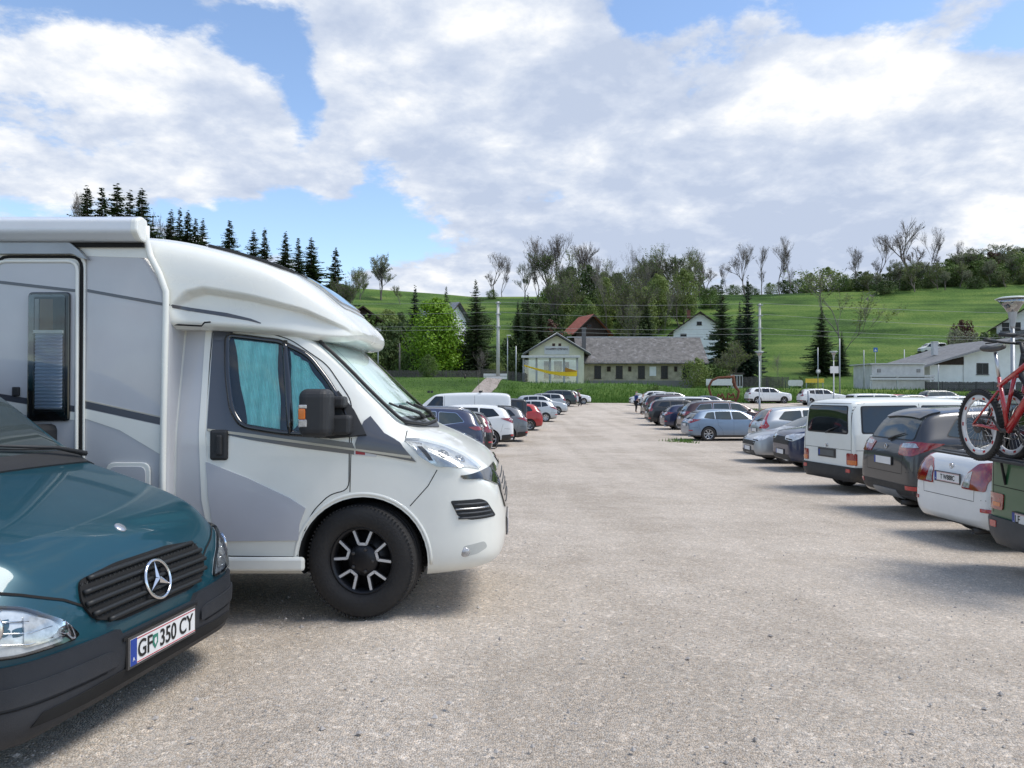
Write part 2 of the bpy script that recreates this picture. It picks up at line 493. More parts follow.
# normalised body tables: u, zb, zm, zs, zr, zt, w, wr   (x by length, z by height, w by half width)
BODY = {
 'hatch': [(.000, .20, .30, .42, .45, .47, .62, .45), (.015, .15, .28, .48, .52, .54, .80, .60), (.05, .13, .28, .54, .58, .60, .92, .72), (.14, .12, .30, .60, .635, .655, .985, .78),
           (.26, .12, .32, .645, .69, .705, 1.0, .80), (.29, .12, .33, .655, .72, .735, 1.0, .79), (.42, .12, .34, .665, .93, .965, 1.0, .66), (.50, .12, .34, .67, .955, .99, 1.0, .65), (.66, .12, .34, .68, .955, 1.0, 1.0, .645),
           (.82, .12, .34, .69, .935, .975, .99, .63), (.905, .13, .34, .70, .895, .925, .975, .62), (.955, .15, .34, .67, .70, .72, .945, .68), (.985, .18, .34, .58, .62, .635, .89, .68), (1.0, .24, .36, .50, .55, .57, .78, .60)],
 'wagon': [(.000, .20, .30, .42, .45, .47, .62, .45), (.015, .15, .28, .47, .51, .53, .80, .60), (.05, .13, .28, .53, .57, .59, .92, .72), (.14, .12, .30, .59, .625, .645, .985, .78),
           (.25, .12, .32, .635, .68, .70, 1.0, .80), (.28, .12, .33, .65, .72, .735, 1.0, .79), (.40, .12, .34, .66, .93, .96, 1.0, .66), (.50, .12, .34, .67, .955, .99, 1.0, .65), (.66, .12, .34, .67, .96, 1.0, 1.0, .65),
           (.84, .12, .34, .68, .945, .98, .99, .64), (.945, .13, .34, .68, .90, .93, .975, .63), (.975, .15, .34, .66, .69, .71, .945, .70), (.99, .18, .34, .57, .62, .64, .90, .70), (1.0, .24, .36, .50, .55, .57, .80, .62)],
 'sedan': [(.000, .20, .30, .42, .45, .47, .62, .45), (.015, .15, .28, .48, .51, .53, .80, .60), (.05, .13, .28, .54, .58, .60, .92, .72), (.14, .12, .30, .60, .635, .655, .985, .78),
           (.26, .12, .32, .65, .69, .71, 1.0, .80), (.29, .12, .33, .66, .72, .735, 1.0, .79), (.42, .12, .34, .67, .93, .965, 1.0, .66), (.50, .12, .34, .68, .955, .99, 1.0, .65), (.64, .12, .34, .69, .95, 1.0, 1.0, .64),
           (.74, .12, .34, .70, .88, .93, .99, .62), (.84, .13, .34, .72, .765, .78, .98, .74), (.94, .14, .34, .72, .755, .77, .95, .74), (.978, .16, .34, .67, .72, .745, .92, .72), (1.0, .22, .36, .48, .52, .55, .84, .62)],
 'suv':   [(.000, .22, .32, .46, .50, .52, .66, .50), (.015, .17, .30, .53, .57, .59, .83, .66), (.05, .15, .30, .58, .62, .64, .94, .78), (.14, .14, .32, .62, .655, .67, .99, .80),
           (.25, .14, .34, .65, .70, .715, 1.0, .80), (.28, .14, .35, .66, .73, .745, 1.0, .79), (.39, .14, .35, .67, .93, .96, 1.0, .67), (.50, .14, .35, .675, .955, .99, 1.0, .66), (.68, .14, .35, .68, .955, 1.0, 1.0, .66),
           (.85, .14, .35, .69, .94, .975, .99, .65), (.93, .15, .35, .70, .895, .925, .975, .64), (.965, .17, .35, .67, .70, .72, .95, .72), (.987, .2, .35, .58, .63, .65, .91, .74), (1.0, .26, .37, .48, .53, .55, .82, .64)],
 'van':   [(.000, .18, .26, .36, .39, .41, .70, .55), (.012, .14, .26, .42, .45, .47, .86, .70), (.04, .12, .26, .48, .51, .53, .95, .80), (.10, .12, .28, .54, .57, .585, .99, .84),
           (.165, .12, .30, .57, .62, .635, 1.0, .86), (.185, .12, .30, .575, .65, .665, 1.0, .85), (.30, .12, .32, .60, .91, .94, 1.0, .80), (.36, .12, .32, .61, .95, .975, 1.0, .80), (.55, .12, .32, .62, .965, 1.0, 1.0, .81),
           (.80, .12, .32, .62, .965, 1.0, 1.0, .81), (.955, .13, .32, .62, .955, .985, .99, .80), (.982, .14, .32, .62, .93, .955, .975, .79), (.993, .15, .32, .61, .90, .925, .965, .78), (1.0, .17, .32, .60, .75, .86, .93, .76)],
}
BODY['boxvan'] = [list(r) for r in BODY['van']]
CARS = []
def make_car(name, label, cat, group, typ, L, W, H, pm, px, d, heading=0, face='rear', corner=True, wheel_r=.32, wstyle='five', lamp='block', glass=None,
             rails=False, plate=True, cladding=None, detail=1, spoiler=False, exhaust=True, front_glass=None, plate_text=None, tow=False, xw=None, zoff=0,
             lamp_mat=None, blind=False, gate_open=False, plate_z=None):
    """px,d: picture column and depth of the aisle-end corner nearest the camera"""
    hd = R(heading); hv = Vector((math.cos(hd), math.sin(hd)))
    lv = Vector((-math.sin(hd), math.cos(hd)));
    if lv.y < 0: lv = -lv
    C = Vector((X(px, d) if xw is None else xw, d))
    E = C + lv * (W / 2) if corner else C
    # E is the aisle end; face says which end of the car it is
    O = E + hv * (L / 2) if face == 'rear' else E - hv * (L / 2)
    zz = gz(*((O + E) / 2)) + zoff
    root = thing(name, label, cat, (O.x, O.y, zz), hd, group)
    glass = glass or glass_dk; fg = front_glass or glass
    rows = []
    for (u, zb, zm, zs, zr, zt, w, wr) in BODY[typ]:
        x = L / 2 - u * L; hw = W / 2
        zs_, zr_, zt_ = zs * H, zr * H, zt * H
        rows.append((x, [(0, zb * H), (w * hw * .86, zb * H), (w * hw * .985, zb * H + .07), (w * hw, zm * H), (w * hw * .985, lerp(zm, zs, .6) * H), (w * hw * .955, zs_), (wr * hw, zr_), (wr * hw * .6, zt_ - .012), (0, zt_)]))
    fw, rw = L / 2 - L * (.195 if typ not in ('van', 'boxvan') else .18), -L / 2 + L * (.20 if typ != 'van' else .205)
    arches = [(fw, wheel_r + .01, wheel_r * 1.13, W / 2 - .30, W / 2 + .2), (rw, wheel_r + .01, wheel_r * 1.13, W / 2 - .30, W / 2 + .2)]
    lv_ = 3 if detail >= 1 else 2
    me = loft_body('body', rows, [pm, cladding or black_pl], [(1, .5), (3, .25), (5, .75), (6, .5)], lv_, .8, arches, arch_m, zdark=.15 * H + .05)
    body = link('body', me, root); bv = bvh_of(me)
    P = lambda u: L / 2 - u * L
    hw = W / 2
    # ---- side windows (u,z fractions)
    if typ in ('van', 'boxvan'):
        wins = [[(.225, .62), (.335, .90), (.40, .90), (.40, .62)]]
        if typ == 'van': wins += [[(.43, .64), (.43, .90), (.665, .90), (.665, .64)], [(.695, .64), (.695, .90), (.945, .895), (.955, .64)]]
    elif typ == 'sedan': wins = [[(.355, .695), (.445, .90), (.53, .915), (.53, .695)], [(.55, .695), (.55, .915), (.655, .905), (.70, .86), (.735, .705)]]
    elif typ == 'hatch': wins = [[(.355, .685), (.445, .895), (.54, .915), (.54, .685)], [(.56, .685), (.56, .915), (.715, .905), (.72, .69)], [(.735, .69), (.73, .90), (.80, .875), (.845, .73)]]
    elif typ == 'wagon': wins = [[(.345, .68), (.43, .895), (.52, .915), (.52, .68)], [(.54, .68), (.54, .915), (.69, .915), (.70, .68)], [(.72, .685), (.712, .91), (.875, .885), (.90, .71)]]
    else: wins = [[(.335, .685), (.415, .895), (.51, .915), (.51, .685)], [(.53, .685), (.53, .915), (.685, .91), (.69, .69)], [(.71, .69), (.705, .905), (.82, .885), (.875, .74)]]
    for s in (-1, 1):
        pl = [(P(u), z * H) for u, z in (wins[0][:2] + [w_ for wn in wins for w_ in wn[1:3]] + wins[-1][-1:] + wins[0][-1:])] if False else None
        for wn in wins:
            poly = rp([(P(u), z * H) for u, z in wn], .05)
            cx = sum(p[0] for p in poly) / len(poly); cz = sum(p[1] for p in poly) / len(poly)
            big = [(cx + (a - cx) * (1 + .05), cz + (b - cz) * 1.10) for a, b in poly]
            w_ = decal('side_window', bv, poly, side_map(s), glass, root, .006, .12)
            if detail >= 1: decal('window_frame', bv, big, side_map(s), seal_m if not rails == 'chrome' else chrome, w_, .0025, .12)
    # ---- windscreen and rear window
    if typ in ('van', 'boxvan'): ws = [(-.80, .665), (.80, .665), (.70, .905), (-.70, .905)]
    else: ws = [(-.74, .745), (.74, .745), (.60, .925), (-.60, .925)]
    decal('windscreen', bv, rp([(y * hw, z * H) for y, z in ws], .06), front_map, fg, root, .005, .12)
    if typ == 'van': rg = [(-.74, .635), (.74, .635), (.69, .90), (-.69, .90)]
    elif typ == 'boxvan': rg = None
    elif typ == 'sedan': rg = [(-.64, .79), (.64, .79), (.54, .925), (-.54, .925)]
    else: rg = [(-.70, .70), (.70, .70), (.585, .905), (-.585, .905)]
    if rg and not gate_open:
        o = decal('rear_window', bv, rp([(y * hw, z * H) for y, z in rg], .06), rear_map, glass, root, .006, .1)
        if detail >= 1:
            decal('window_frame', bv, [(a * 1.04, (b - .8 * H) * 1.1 + .8 * H) for a, b in rp([(y * hw, z * H) for y, z in rg], .07)], rear_map, seal_m, o, .003, .1)
            wp = MB(); wp.use(black_pl)
            hits = [bv.ray_cast(*rear_map(y * hw, z * H)) for y, z in ((0, rg[0][1] - .01), (-.15, rg[0][1] + .02), (-.42, rg[0][1] + .055))]
            pp = [h[0] + Vector((-.03, 0, 0)) for h in hits if h[0]]
            if len(pp) == 3 and typ != 'sedan': wp.tube(pp, [.022, .014, .007], 6); wp.build('wiper', root)
    # ---- lamps
    lm = lamp_mat or red_l
    for s in (-1, 1):
        wr_ = wrap_map(-L / 2 + .75, 0 * s, -1, s)
        a0 = .72 if W < 1.85 else .70
        if lamp == 'block': pol = [(a0, .56), (a0 - .02, .66), (a0 + .33, .665), (a0 + .30, .58)]
        elif lamp == 'strip': pol = [(a0 - .35, .600), (a0 - .3, .635), (a0 + .30, .665), (a0 + .48, .655), (a0 + .30, .60)]
        elif lamp == 'wide': pol = [(a0 - .18, .565), (a0 - .2, .655), (a0 + .1, .685), (a0 + .58, .675), (a0 + .25, .60), (a0 + .1, .56)]
        elif lamp == 'tall': pol = [(a0 - .10, .54), (a0 - .06, .66), (a0 + .16, .93), (a0 + .26, .93), (a0 + .2, .72), (a0 + .34, .60), (a0 + .25, .545)]
        elif lamp == 'round': pol = [(a0 - .34, .49), (a0 - .25, .62), (a0 - .08, .70), (a0 + .30, .735), (a0 + .42, .68), (a0 + .18, .64), (a0 + .08, .56), (a0 + .06, .49)]
        elif lamp == 'vblock': pol = [(1.0, .31), (1.0, .43), (1.19, .43), (1.19, .31)]
        elif lamp == 'vsmall': pol = [(.96, .33), (.94, .42), (1.16, .42), (1.17, .33)]
        elif lamp == 'vtall': pol = [(.96, .42), (.96, .58), (1.17, .60), (1.17, .42)]
        if lamp.startswith('v'):
            # boxy rear corner: cast on the rear face only and wrap round
            wr_ = wrap_map(-L / 2 + .42, 0, -1, s)
        o = decal('tail_light', bv, rp([(u, z * H) for u, z in pol], .03), wr_, lm, root, .012, .06, .02)
        if detail >= 1:
            us = [u for u, z in pol]; zs2 = [z for u, z in pol]; u0, u1, z0, z1 = min(us), max(us), min(zs2), max(zs2)
            if lamp == 'wide': q = [(lerp(u0, u1, .08), lerp(z0, z1, .52)), (lerp(u0, u1, .1), lerp(z0, z1, .82)), (lerp(u0, u1, .45), lerp(z0, z1, .88)), (lerp(u0, u1, .52), lerp(z0, z1, .6))]
            elif lamp == 'strip': q = None
            elif lamp == 'round': q = [(lerp(u0, u1, .04), lerp(z0, z1, .05)), (lerp(u0, u1, .12), lerp(z0, z1, .5)), (lerp(u0, u1, .24), lerp(z0, z1, .6)), (lerp(u0, u1, .22), lerp(z0, z1, .05))]
            elif lamp in ('vblock',): q = [(lerp(u0, u1, .12), lerp(z0, z1, .06)), (lerp(u0, u1, .12), lerp(z0, z1, .42)), (lerp(u0, u1, .92), lerp(z0, z1, .42)), (lerp(u0, u1, .92), lerp(z0, z1, .06))]
            else: q = [(lerp(u0, u1, .2), lerp(z0, z1, .2)), (lerp(u0, u1, .2), lerp(z0, z1, .45)), (lerp(u0, u1, .6), lerp(z0, z1, .45)), (lerp(u0, u1, .6), lerp(z0, z1, .2))]
            if q: decal('lamp_lens', bv, rp([(u, z * H) for u, z in q], .015), wr_, amber_l if lamp in ('vblock', 'vsmall') else clear_l, o, .0155, .05, .004)
        fwp = wrap_map(L / 2 - .8, 0, 1, s)
        hz = .47 if typ in ('van', 'boxvan') else .565 if typ == 'suv' else .535
        hl = decal('headlight', bv, rp([(.44, (hz - .07) * H), (.40, (hz - .015) * H), (.72, (hz + .02) * H), (1.12, (hz + .035) * H), (.96, (hz - .04) * H), (.78, (hz - .085) * H)], .03), fwp, lamp_in, root, .014, .05, .03)
        if face == 'front' and detail >= 1:
            decal('daytime_strip', bv, [(.50, (hz - .06) * H), (.48, (hz - .045) * H), (.76, (hz - .055) * H), (.78, (hz - .075) * H)], fwp, seam_m, hl, .017, .05, .004)
    # ---- bumpers, grille
    if typ in ('van', 'boxvan'):
        bp = decal('rear_bumper', bv, rp([(-1.5, .11 * H + .03), (-1.5, .29 * H), (1.5, .29 * H), (1.5, .11 * H + .03)], .03), wrap_map(-L / 2 + .42, 0, -1, 1), cladding or black_pl, root, .035, .08, .07)
        for s in (-1, 1):
            decal('reflector', bv, [(s * (hw * .73), .235 * H), (s * (hw * .73), .27 * H), (s * (hw * .86), .27 * H), (s * (hw * .86), .235 * H)], rear_map, red_hi, root, .041, .08, .01)
    else:
        if typ == 'suv' or cladding:
            decal('rear_bumper_trim', bv, rp([(-1.25, .15 * H), (-1.25, .29 * H), (-.9, .31 * H), (.9, .31 * H), (1.25, .29 * H), (1.25, .15 * H)], .03), wrap_map(-L / 2 + .75, 0, -1, 1), cladding or black_pl, root, .008, .08, .02)
            decal('skid_plate', bv, rp([(-.55, .17 * H), (-.45, .25 * H), (.45, .25 * H), (.55, .17 * H)], .02), wrap_map(-L / 2 + .75, 0, -1, 1), mat('skid plate silver', (.34, .35, .36), .4, .5), root, .016, .06, .02)
        for s in (-1, 1):
            decal('reflector', bv, [(s * .72, .325 * H if typ != 'suv' else .27 * H), (s * .72, .355 * H if typ != 'suv' else .305 * H), (s * .92, .355 * H if typ != 'suv' else .305 * H), (s * .92, .325 * H if typ != 'suv' else .27 * H)], wrap_map(-L / 2 + .75, 0, -1, 1), red_hi, root, .013, .06, .01)
    decal('grille', bv, rp([(-.30 * W, (.37 if typ != 'suv' else .42) * H), (-.33 * W, (.46 if typ != 'suv' else .54) * H), (.33 * W, (.46 if typ != 'suv' else .54) * H), (.30 * W, (.37 if typ != 'suv' else .42) * H)], .03), front_map, black_pl, root, .006, .08)
    decal('lower_grille', bv, rp([(-.34 * W, .19 * H), (-.30 * W, .27 * H), (.30 * W, .27 * H), (.34 * W, .19 * H)], .03), front_map, black_pl, root, .006, .08)
    # ---- plates
    if plate:
        pz = plate_z or (.41 * H if typ in ('van', 'boxvan') else .50 * H if typ in ('hatch', 'wagon', 'suv') else .56 * H)
        h = bv.ray_cast(*rear_map(0, pz))
        if h[0]:
            if blind: 
                q = MB(); q.use(black_pl).box(-.015, .0, -.30, .30, -.09, .09); q.build('plate_recess', root, (h[0].x, 0, pz))
            pt = add_plate(root, (h[0].x - .022, 0, pz), math.pi, plate_text, pm=mat('weathered dark plate', (.10, .11, .11), .4) if blind else None)
        fz = .30 * H; h = bv.ray_cast(*front_map(0, fz))
        if h[0]: add_plate(root, (h[0].x + .022, 0, fz), 0, None)
    # ---- seams, handles, mirrors
    if detail >= 1:
        sm = MB(); sm.use(seam_m)
        for s in (-1, 1):
            mp = side_map(s)
            if typ in ('van', 'boxvan'):
                seam(sm, bv, [(P(.415), .14 * H), (P(.415), .93 * H)], mp, .01); seam(sm, bv, [(P(.68), .16 * H), (P(.68), .93 * H)], mp, .01)
                seam(sm, bv, [(P(.42), .46 * H), (P(.99), .46 * H)], mp, .008)
                seam(sm, bv, [(P(.21), .16 * H), (P(.20), .58 * H)], mp, .008)
                q = MB(); q.use(black_pl); hh = bv.ray_cast(*mp(P(.66), .49 * H))
                if hh[0]:
                    q.box(hh[0].x - .12, hh[0].x + .10, hh[0].y - .012, hh[0].y + .012 + .012 * s, .475 * H, .50 * H); q.build('door_handle', root, bevel=.008)
            else:
                e = .955 * H
                seam(sm, bv, [(P(.30), .18 * H), (P(.285), .40 * H), (P(.30), .66 * H)], mp); seam(sm, bv, [(P(.535), .15 * H), (P(.535), .67 * H)], mp)
                seam(sm, bv, [(P(.705), .67 * H), (P(.70), .50 * H), (P(.655), .36 * H), (P(.645), .15 * H)], mp)
                seam(sm, bv, [(P(.89), .35 * H), (P(.91), .55 * H)], mp)
                for u in (.505, .665):
                    hh = bv.ray_cast(*mp(P(u), .585 * H))
                    if hh[0]:
                        q = MB(); q.use(pm if lamp != 'x' else chrome); q.box(hh[0].x - .08, hh[0].x + .08, hh[0].y - .012, hh[0].y + .022 * s + .004, .575 * H, .595 * H); q.build('door_handle', root, bevel=.006)
        if typ in ('van',):
            seam(sm, bv, [(-hw * .86, .31 * H), (-hw * .86, .58 * H), (-hw * .80, .93 * H), (hw * .80, .93 * H), (hw * .86, .58 * H), (hw * .86, .31 * H)], rear_map, .01)
            seam(sm, bv, [(-hw * .86, .46 * H), (hw * .86, .46 * H)], rear_map, .008)
        elif typ != 'boxvan':
            z1 = .40 * H
            seam(sm, bv, [(-hw * .62, .66 * H), (-hw * .60, z1), (hw * .60, z1), (hw * .62, .66 * H)], rear_map, .007)
            seam(sm, bv, [(-1.15, .44 * H), (-.72, .42 * H)], wrap_map(-L / 2 + .75, 0, -1, 1), .008); seam(sm, bv, [(1.15, .44 * H), (.72, .42 * H)], wrap_map(-L / 2 + .75, 0, -1, 1), .008)
        if typ not in ('van', 'boxvan'): seam(sm, bv, [(P(.05), hw * .62), (P(.24), hw * .76)], top_map, .007); seam(sm, bv, [(P(.05), -hw * .62), (P(.24), -hw * .76)], top_map, .007)
        sm.build('panel_gap', root, fixn=False)
        # badge
        hb = bv.ray_cast(*rear_map(0, (.49 if typ == 'van' else .625 if typ != 'sedan' else .66) * H))
        if hb[0]:
            q = MB(); q.use(chrome).lathe([(.028, 0), (.038, 0), (.038, -.012), (.028, -.012)], 20, 'x', close=True); q.box(-.01, 0, -.006, .006, -.03, .03); q.build('badge', root, hb[0] + Vector((-.006, 0, 0)))
    for s in (-1, 1):
        q = MB(); q.use(pm); xx = P(.335 if typ not in ('van', 'boxvan') else .235); zz_ = (.69 if typ not in ('van', 'boxvan') else .66) * H
        q.box(xx - .05, xx + .06, s * (hw * .95) if s > 0 else -hw * .95 - .19, s * (hw * .95) + .19 if s > 0 else -hw * .95, zz_, zz_ + (.13 if typ != 'van' else .2))
        o = q.build('mirror', root, bevel=.035)
    if rails:
        for s in (-1, 1):
            q = MB(); q.use(steel if rails != 'black' else black_pl)
            pts = []
            for i in range(9):
                u = lerp(.46, .88, i / 8); h = bv.ray_cast(*top_map(P(u), s * hw * .60))
                if h[0]: pts.append(h[0] + Vector((0, 0, .045 if 0 < i < 8 else 0)))
            q.tube(pts, .016, 6); q.build('roof_rail', root)
    if spoiler:
        pts = [(-hw * .60, 0), (hw * .60, 0)]
        decal('spoiler', bv, rp([(P(.86), -hw * .60), (P(.925), -hw * .56), (P(.925), hw * .56), (P(.86), hw * .60)], .04), top_map, pm if spoiler != 'black' else black_pl, root, .03, .08, .05)
    if exhaust:
        q = MB(); q.use(steel if detail < 2 else black_pl); y = -hw * .55
        q.lathe([(.028, 0), (.036, 0), (.036, .25), (.028, .25)], 16, 'x', (-L / 2 + .02, y, .13 * H + .03), close=True); q.build('exhaust_pipe', root)
    if tow:
        q = MB(); q.use(black_pl).tube([(-L / 2 + .2, 0, .26), (-L / 2 - .06, 0, .25), (-L / 2 - .12, 0, .28), (-L / 2 - .12, 0, .36)], .018, 8); q.lathe([(0, .025), (.02, .018), (.027, 0), (.02, -.018), (0, -.025)], 12, 'z', (-L / 2 - .12, 0, .39)); q.build('tow_bar', root)
    if gate_open:
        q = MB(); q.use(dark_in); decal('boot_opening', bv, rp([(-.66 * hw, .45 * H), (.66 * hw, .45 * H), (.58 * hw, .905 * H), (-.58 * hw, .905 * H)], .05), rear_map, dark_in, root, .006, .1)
        q = MB(); q.use(pm)
        a = R(12); Lg = .62 * H
        q.M = Matrix.Translation((P(.90), 0, .93 * H)) @ Matrix.Rotation(a, 4, 'Y')
        q.box(-Lg * .55, 0, -.57 * hw, .57 * hw, 0, .05); q.box(-Lg, -Lg * .55, -.68 * hw, .68 * hw, -.05, .05)
        q.use(glass).box(-Lg * .52, -.06, -.52 * hw, .52 * hw, .052, .058)
        q.build('tailgate', root, bevel=.015)
    for x, s in ((fw, 1), (fw, -1), (rw, 1), (rw, -1)): add_wheel(root, x, hw - .125, wheel_r, .215, wstyle, s)
    # inner floor shadowing mass is the body itself; add axle/underbody
    q = MB(); q.use(arch_m).box(rw - .1, fw + .1, -hw + .34, hw - .34, .17, .26); q.tube([(rw, -hw + .15, wheel_r), (rw, hw - .15, wheel_r)], .04, 8); q.tube([(fw, -hw + .15, wheel_r), (fw, hw - .15, wheel_r)], .04, 8); q.build('underbody', root)
    root['_bv'] = 0
    del root['_bv']
    CARS.append(root)
    return root, bv, P
# ------------------------------------------------------------------ the motorhome
def build_camper():
    gy = gz(-1, 5.2) + .005
    X0, YC = -3.55, 6.25
    root = thing('motorhome', 'large white and grey motorhome with awning box and turquoise curtains in its cab window', 'motorhome', (X0, YC, gy))
    def S(pts, s=146.2): return [((px - 512) / s - X0, (392 - py) / s - gy) for px, py in pts]
    def HS(pts): return S(pts, 149.0)
    white = paint('motorhome white', (.80, .80, .735), dirt=.35)
    gel = paint('motorhome gelcoat white', (.79, .795, .735), rough=.25, dirt=0)
    lgrey = paint('motorhome panel grey', (.505, .51, .525), dirt=.3, rough=.4)
    lgrey2 = paint('motorhome decal grey', (.475, .48, .51), dirt=.3, rough=.4)
    anth = paint('motorhome anthracite', (.065, .07, .085), dirt=.1, rough=.3)
    beige = mat('decal beige line', (.5, .47, .38), .4)
    blackgloss = mat('gloss black', (.008, .008, .009), .12, coat=1)
    hw = 1.05
    # cab body (x, half section)
    tab = [ # x      zb    zm    zs    zr    zt    w    wr
        (3.50, .44, .52, .62, .68, .70, .48, .36), (3.47, .36, .50, .74, .84, .86, .68, .48), (3.41, .33, .50, .88, .98, 1.01, .84, .60), (3.29, .31, .50, .99, 1.07, 1.10, .955, .70), (3.10, .29, .52, 1.09, 1.165, 1.20, 1.0, .78),
        (2.97, .28, .54, 1.14, 1.22, 1.255, 1.0, .80), (2.88, .27, .54, 1.17, 1.255, 1.285, 1.0, .82), (2.76, .27, .54, 1.20, 1.33, 1.37, 1.0, .865), (2.50, .28, .56, 1.24, 1.57, 1.63, 1.0, .855), (2.16, .28, .56, 1.27, 1.90, 1.97, 1.0, .845), (1.95, .28, .56, 1.27, 2.00, 2.08, 1.0, .84),
        (1.60, .28, .56, 1.27, 2.02, 2.10, 1.0, .84), (1.25, .28, .56, 1.27, 2.02, 2.10, 1.0, .84), (.80, .28, .56, 1.27, 2.02, 2.10, 1.0, .84), (.60, .28, .56, 1.27, 2.02, 2.10, 1.0, .84)]
    rows = []
    for (x, zb, zm, zs, zr, zt, w, wr) in tab:
        rows.append((x, [(0, zb), (w * hw * .9, zb), (w * hw * .99, zb + .06), (w * hw, zm), (w * hw * .995, lerp(zm, zs, .6)), (w * hw * .985, zs), (wr * hw, zr), (wr * hw * .6, zt - .01), (0, zt)]))
    wx, wz = S([(363, 555)])[0]
    wx = (363 - 512) / 146.2 - X0; wr_ = .388
    me = loft_body('cab_body', rows, [white, white], [(1, .6), (5, .45), (6, .7)], 3, .8, [(wx, wr_ + .0, .452, hw - .38, hw + .3)], arch_m)
    cab = link('cab_body', me, root); bv = bvh_of(me)
    sd = side_map(-1)
    D = lambda n, pts, m, off=.004, res=.07, par=root, mp=sd, sk=.012: decal(n, bv, pts, mp, m, par, off, res, sk)
    # --- cab door, the near one, drawn with its gaps, and the far one
    for s in (-1, 1):
        sg = MB(); sg.use(seam_m); mp = side_map(s)
        door = S(rp([(203, 323), (240, 325), (284, 338), (322, 364), (349, 402), (349, 490), (330, 494), (312, 512), (303, 535), (301, 557), (222, 556), (215, 535), (208, 480), (203, 425)], 9))
        seam(sg, bv, door + door[:1], mp, .007)
        if s < 0: seam(sg, bv, S([(351, 438), (350, 492)]), mp, .006)
        seam(sg, bv, S([(405, 411), (404, 442)]), mp, .006)
        seam(sg, bv, S([(437, 470), (428, 486), (410, 506)]), mp, .006)
        sg.build('panel_gap', root, fixn=False)
    # grey graphics on the door and wing
    D('door_graphic', S([(206, 462), (248, 478), (290, 498), (306, 508), (300, 524), (299, 540), (216, 541), (209, 497)]), lgrey2, .012, .02)
    D('door_graphic', S([(204, 328), (224, 330), (222, 345), (229, 400), (243, 425), (300, 436), (352, 443), (357, 455), (300, 448), (250, 440), (206, 431)]), anth, .006, .03)
    D('wing_graphic', S([(355, 444), (362, 422), (368, 417), (383, 434), (399, 443), (416, 462), (395, 458), (356, 451)]), anth, .012, .02)
    D('pinstripe', S([(207, 429), (250, 434), (350, 448), (411, 456), (411, 458.5), (350, 450), (250, 437), (207, 431)]), beige, .0145, .05)
    bd = D('engine_badge', S([(354, 450), (379, 452), (376, 457), (354, 455)]), mat('badge pale', (.6, .6, .6), .3), .0065, .05)
    D('badge_mark', S([(355.5, 451), (365, 452), (365, 455), (355.5, 454.3)]), mat('badge red', (.35, .02, .03), .3), .008, .05, bd)
    D('rear_pillar_panel', HS([(170, 327), (197, 327), (196, 430), (202, 500), (214, 548), (170, 540)]), lgrey, .003)
    D('door_surround', S([(196, 327), (202, 325), (204, 425), (209, 485), (218, 545), (212, 550), (202, 500), (198, 430)]), white, .007, .03)
    # raised wheel arch lip
    lip = MB(); lip.use(white)
    pts = []
    for i in range(33):
        a = R(-2 + 184 * i / 32); x = wx + .466 * math.cos(a); z = wr_ + .466 * math.sin(a)
        h = bv.ray_cast(*sd(x, z))
        if h[0] and z > .28: pts.append(h[0] + Vector((0, .004, 0)))
    lip.tube(pts, .013, 8); lip.build('wheel_arch_lip', root)
    # --- door window: dark cabin, curtain, pane, frame
    wpoly = rp([(220, 335), (273, 341), (303, 355), (331, 390), (352, 432), (330, 436), (283, 433), (242, 427), (231, 412), (223, 375)], [6, 4, 10, 20, 3, 3, 4, 12, 10, 20])
    wp = S(wpoly)
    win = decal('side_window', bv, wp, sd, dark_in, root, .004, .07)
    def pleats(left, right, n, m, name, off=.012, amp=.010):
        mb = MB(); mb.use(m); L = S(left); Rr = S(right); vs = []; k = 10
        for i in range(n + 1):
            t = i / n
            for j in range(k + 1):
                a = Vector(L[0]).lerp(Vector(L[1]), j / k); b = Vector(Rr[0]).lerp(Vector(Rr[1]), j / k)
                p = a.lerp(b, t); p.x += .006 * math.sin(j * .9 + i * .37)
                h = bv.ray_cast(*sd(p.x, p.y)); q = (h[0] or Vector((p.x, -1.0, p.y)))
                vs.append(tuple(q + Vector((0, -off - amp * (1 + math.sin(i * math.pi / 2 * 1.0)) / 1 - random.uniform(0, .002), 0))))
        mb.smooth = True
        mb.add(vs, [(i * (k + 1) + j, (i + 1) * (k + 1) + j, (i + 1) * (k + 1) + j + 1, i * (k + 1) + j + 1) for i in range(n) for j in range(k)])
        mb.build(name, win)
    cur = mat('turquoise curtain', (.42, .90, .87), .8, var=.15, scale=14, bump=.3, bscale=30)
    pleats([(227, 338), (247, 424)], [(272, 343), (281, 430)], 56, cur, 'curtain')
    pleats([(285, 350), (293, 430)], [(303, 362), (330, 400)], 40, cur, 'curtain')
    decal('pane', bv, wp, sd, seeglass('cab window pane', (.95, .98, .98), .04), win, .034, .07, .001)
    # rubber frame ring
    def ring(poly, r, m, name, off, par, mp=sd, closed=True):
        mb = MB(); mb.use(m); P = []
        for p in subdiv_poly(poly, .05):
            h = bv.ray_cast(*mp(*p))
            if h[0]: P.append(h[0] + (h[1] if h[1].dot(mp(*p)[1]) < 0 else -h[1]) * off)
        mb.tube(P, r, 6, closed); return mb.build(name, par)
    ring(wp, .022, blackgloss, 'window_frame', .022, win)
    ring(S([(279, 341), (286, 385), (291, 434)]), .022, blackgloss, 'window_divider', .03, win, closed=False)
    decal('side_window', bv, wp, side_map(1), glass_dk, root, .006, .1)
    # --- door handle
    hb = bv.ray_cast(*sd(*S([(219, 445)])[0]))[0]
    q = MB(); q.use(black_pl).box(hb.x - .062, hb.x + .062, hb.y - .028, hb.y + .01, hb.z - .105, hb.z + .105); q.build('door_handle', root, bevel=.04)
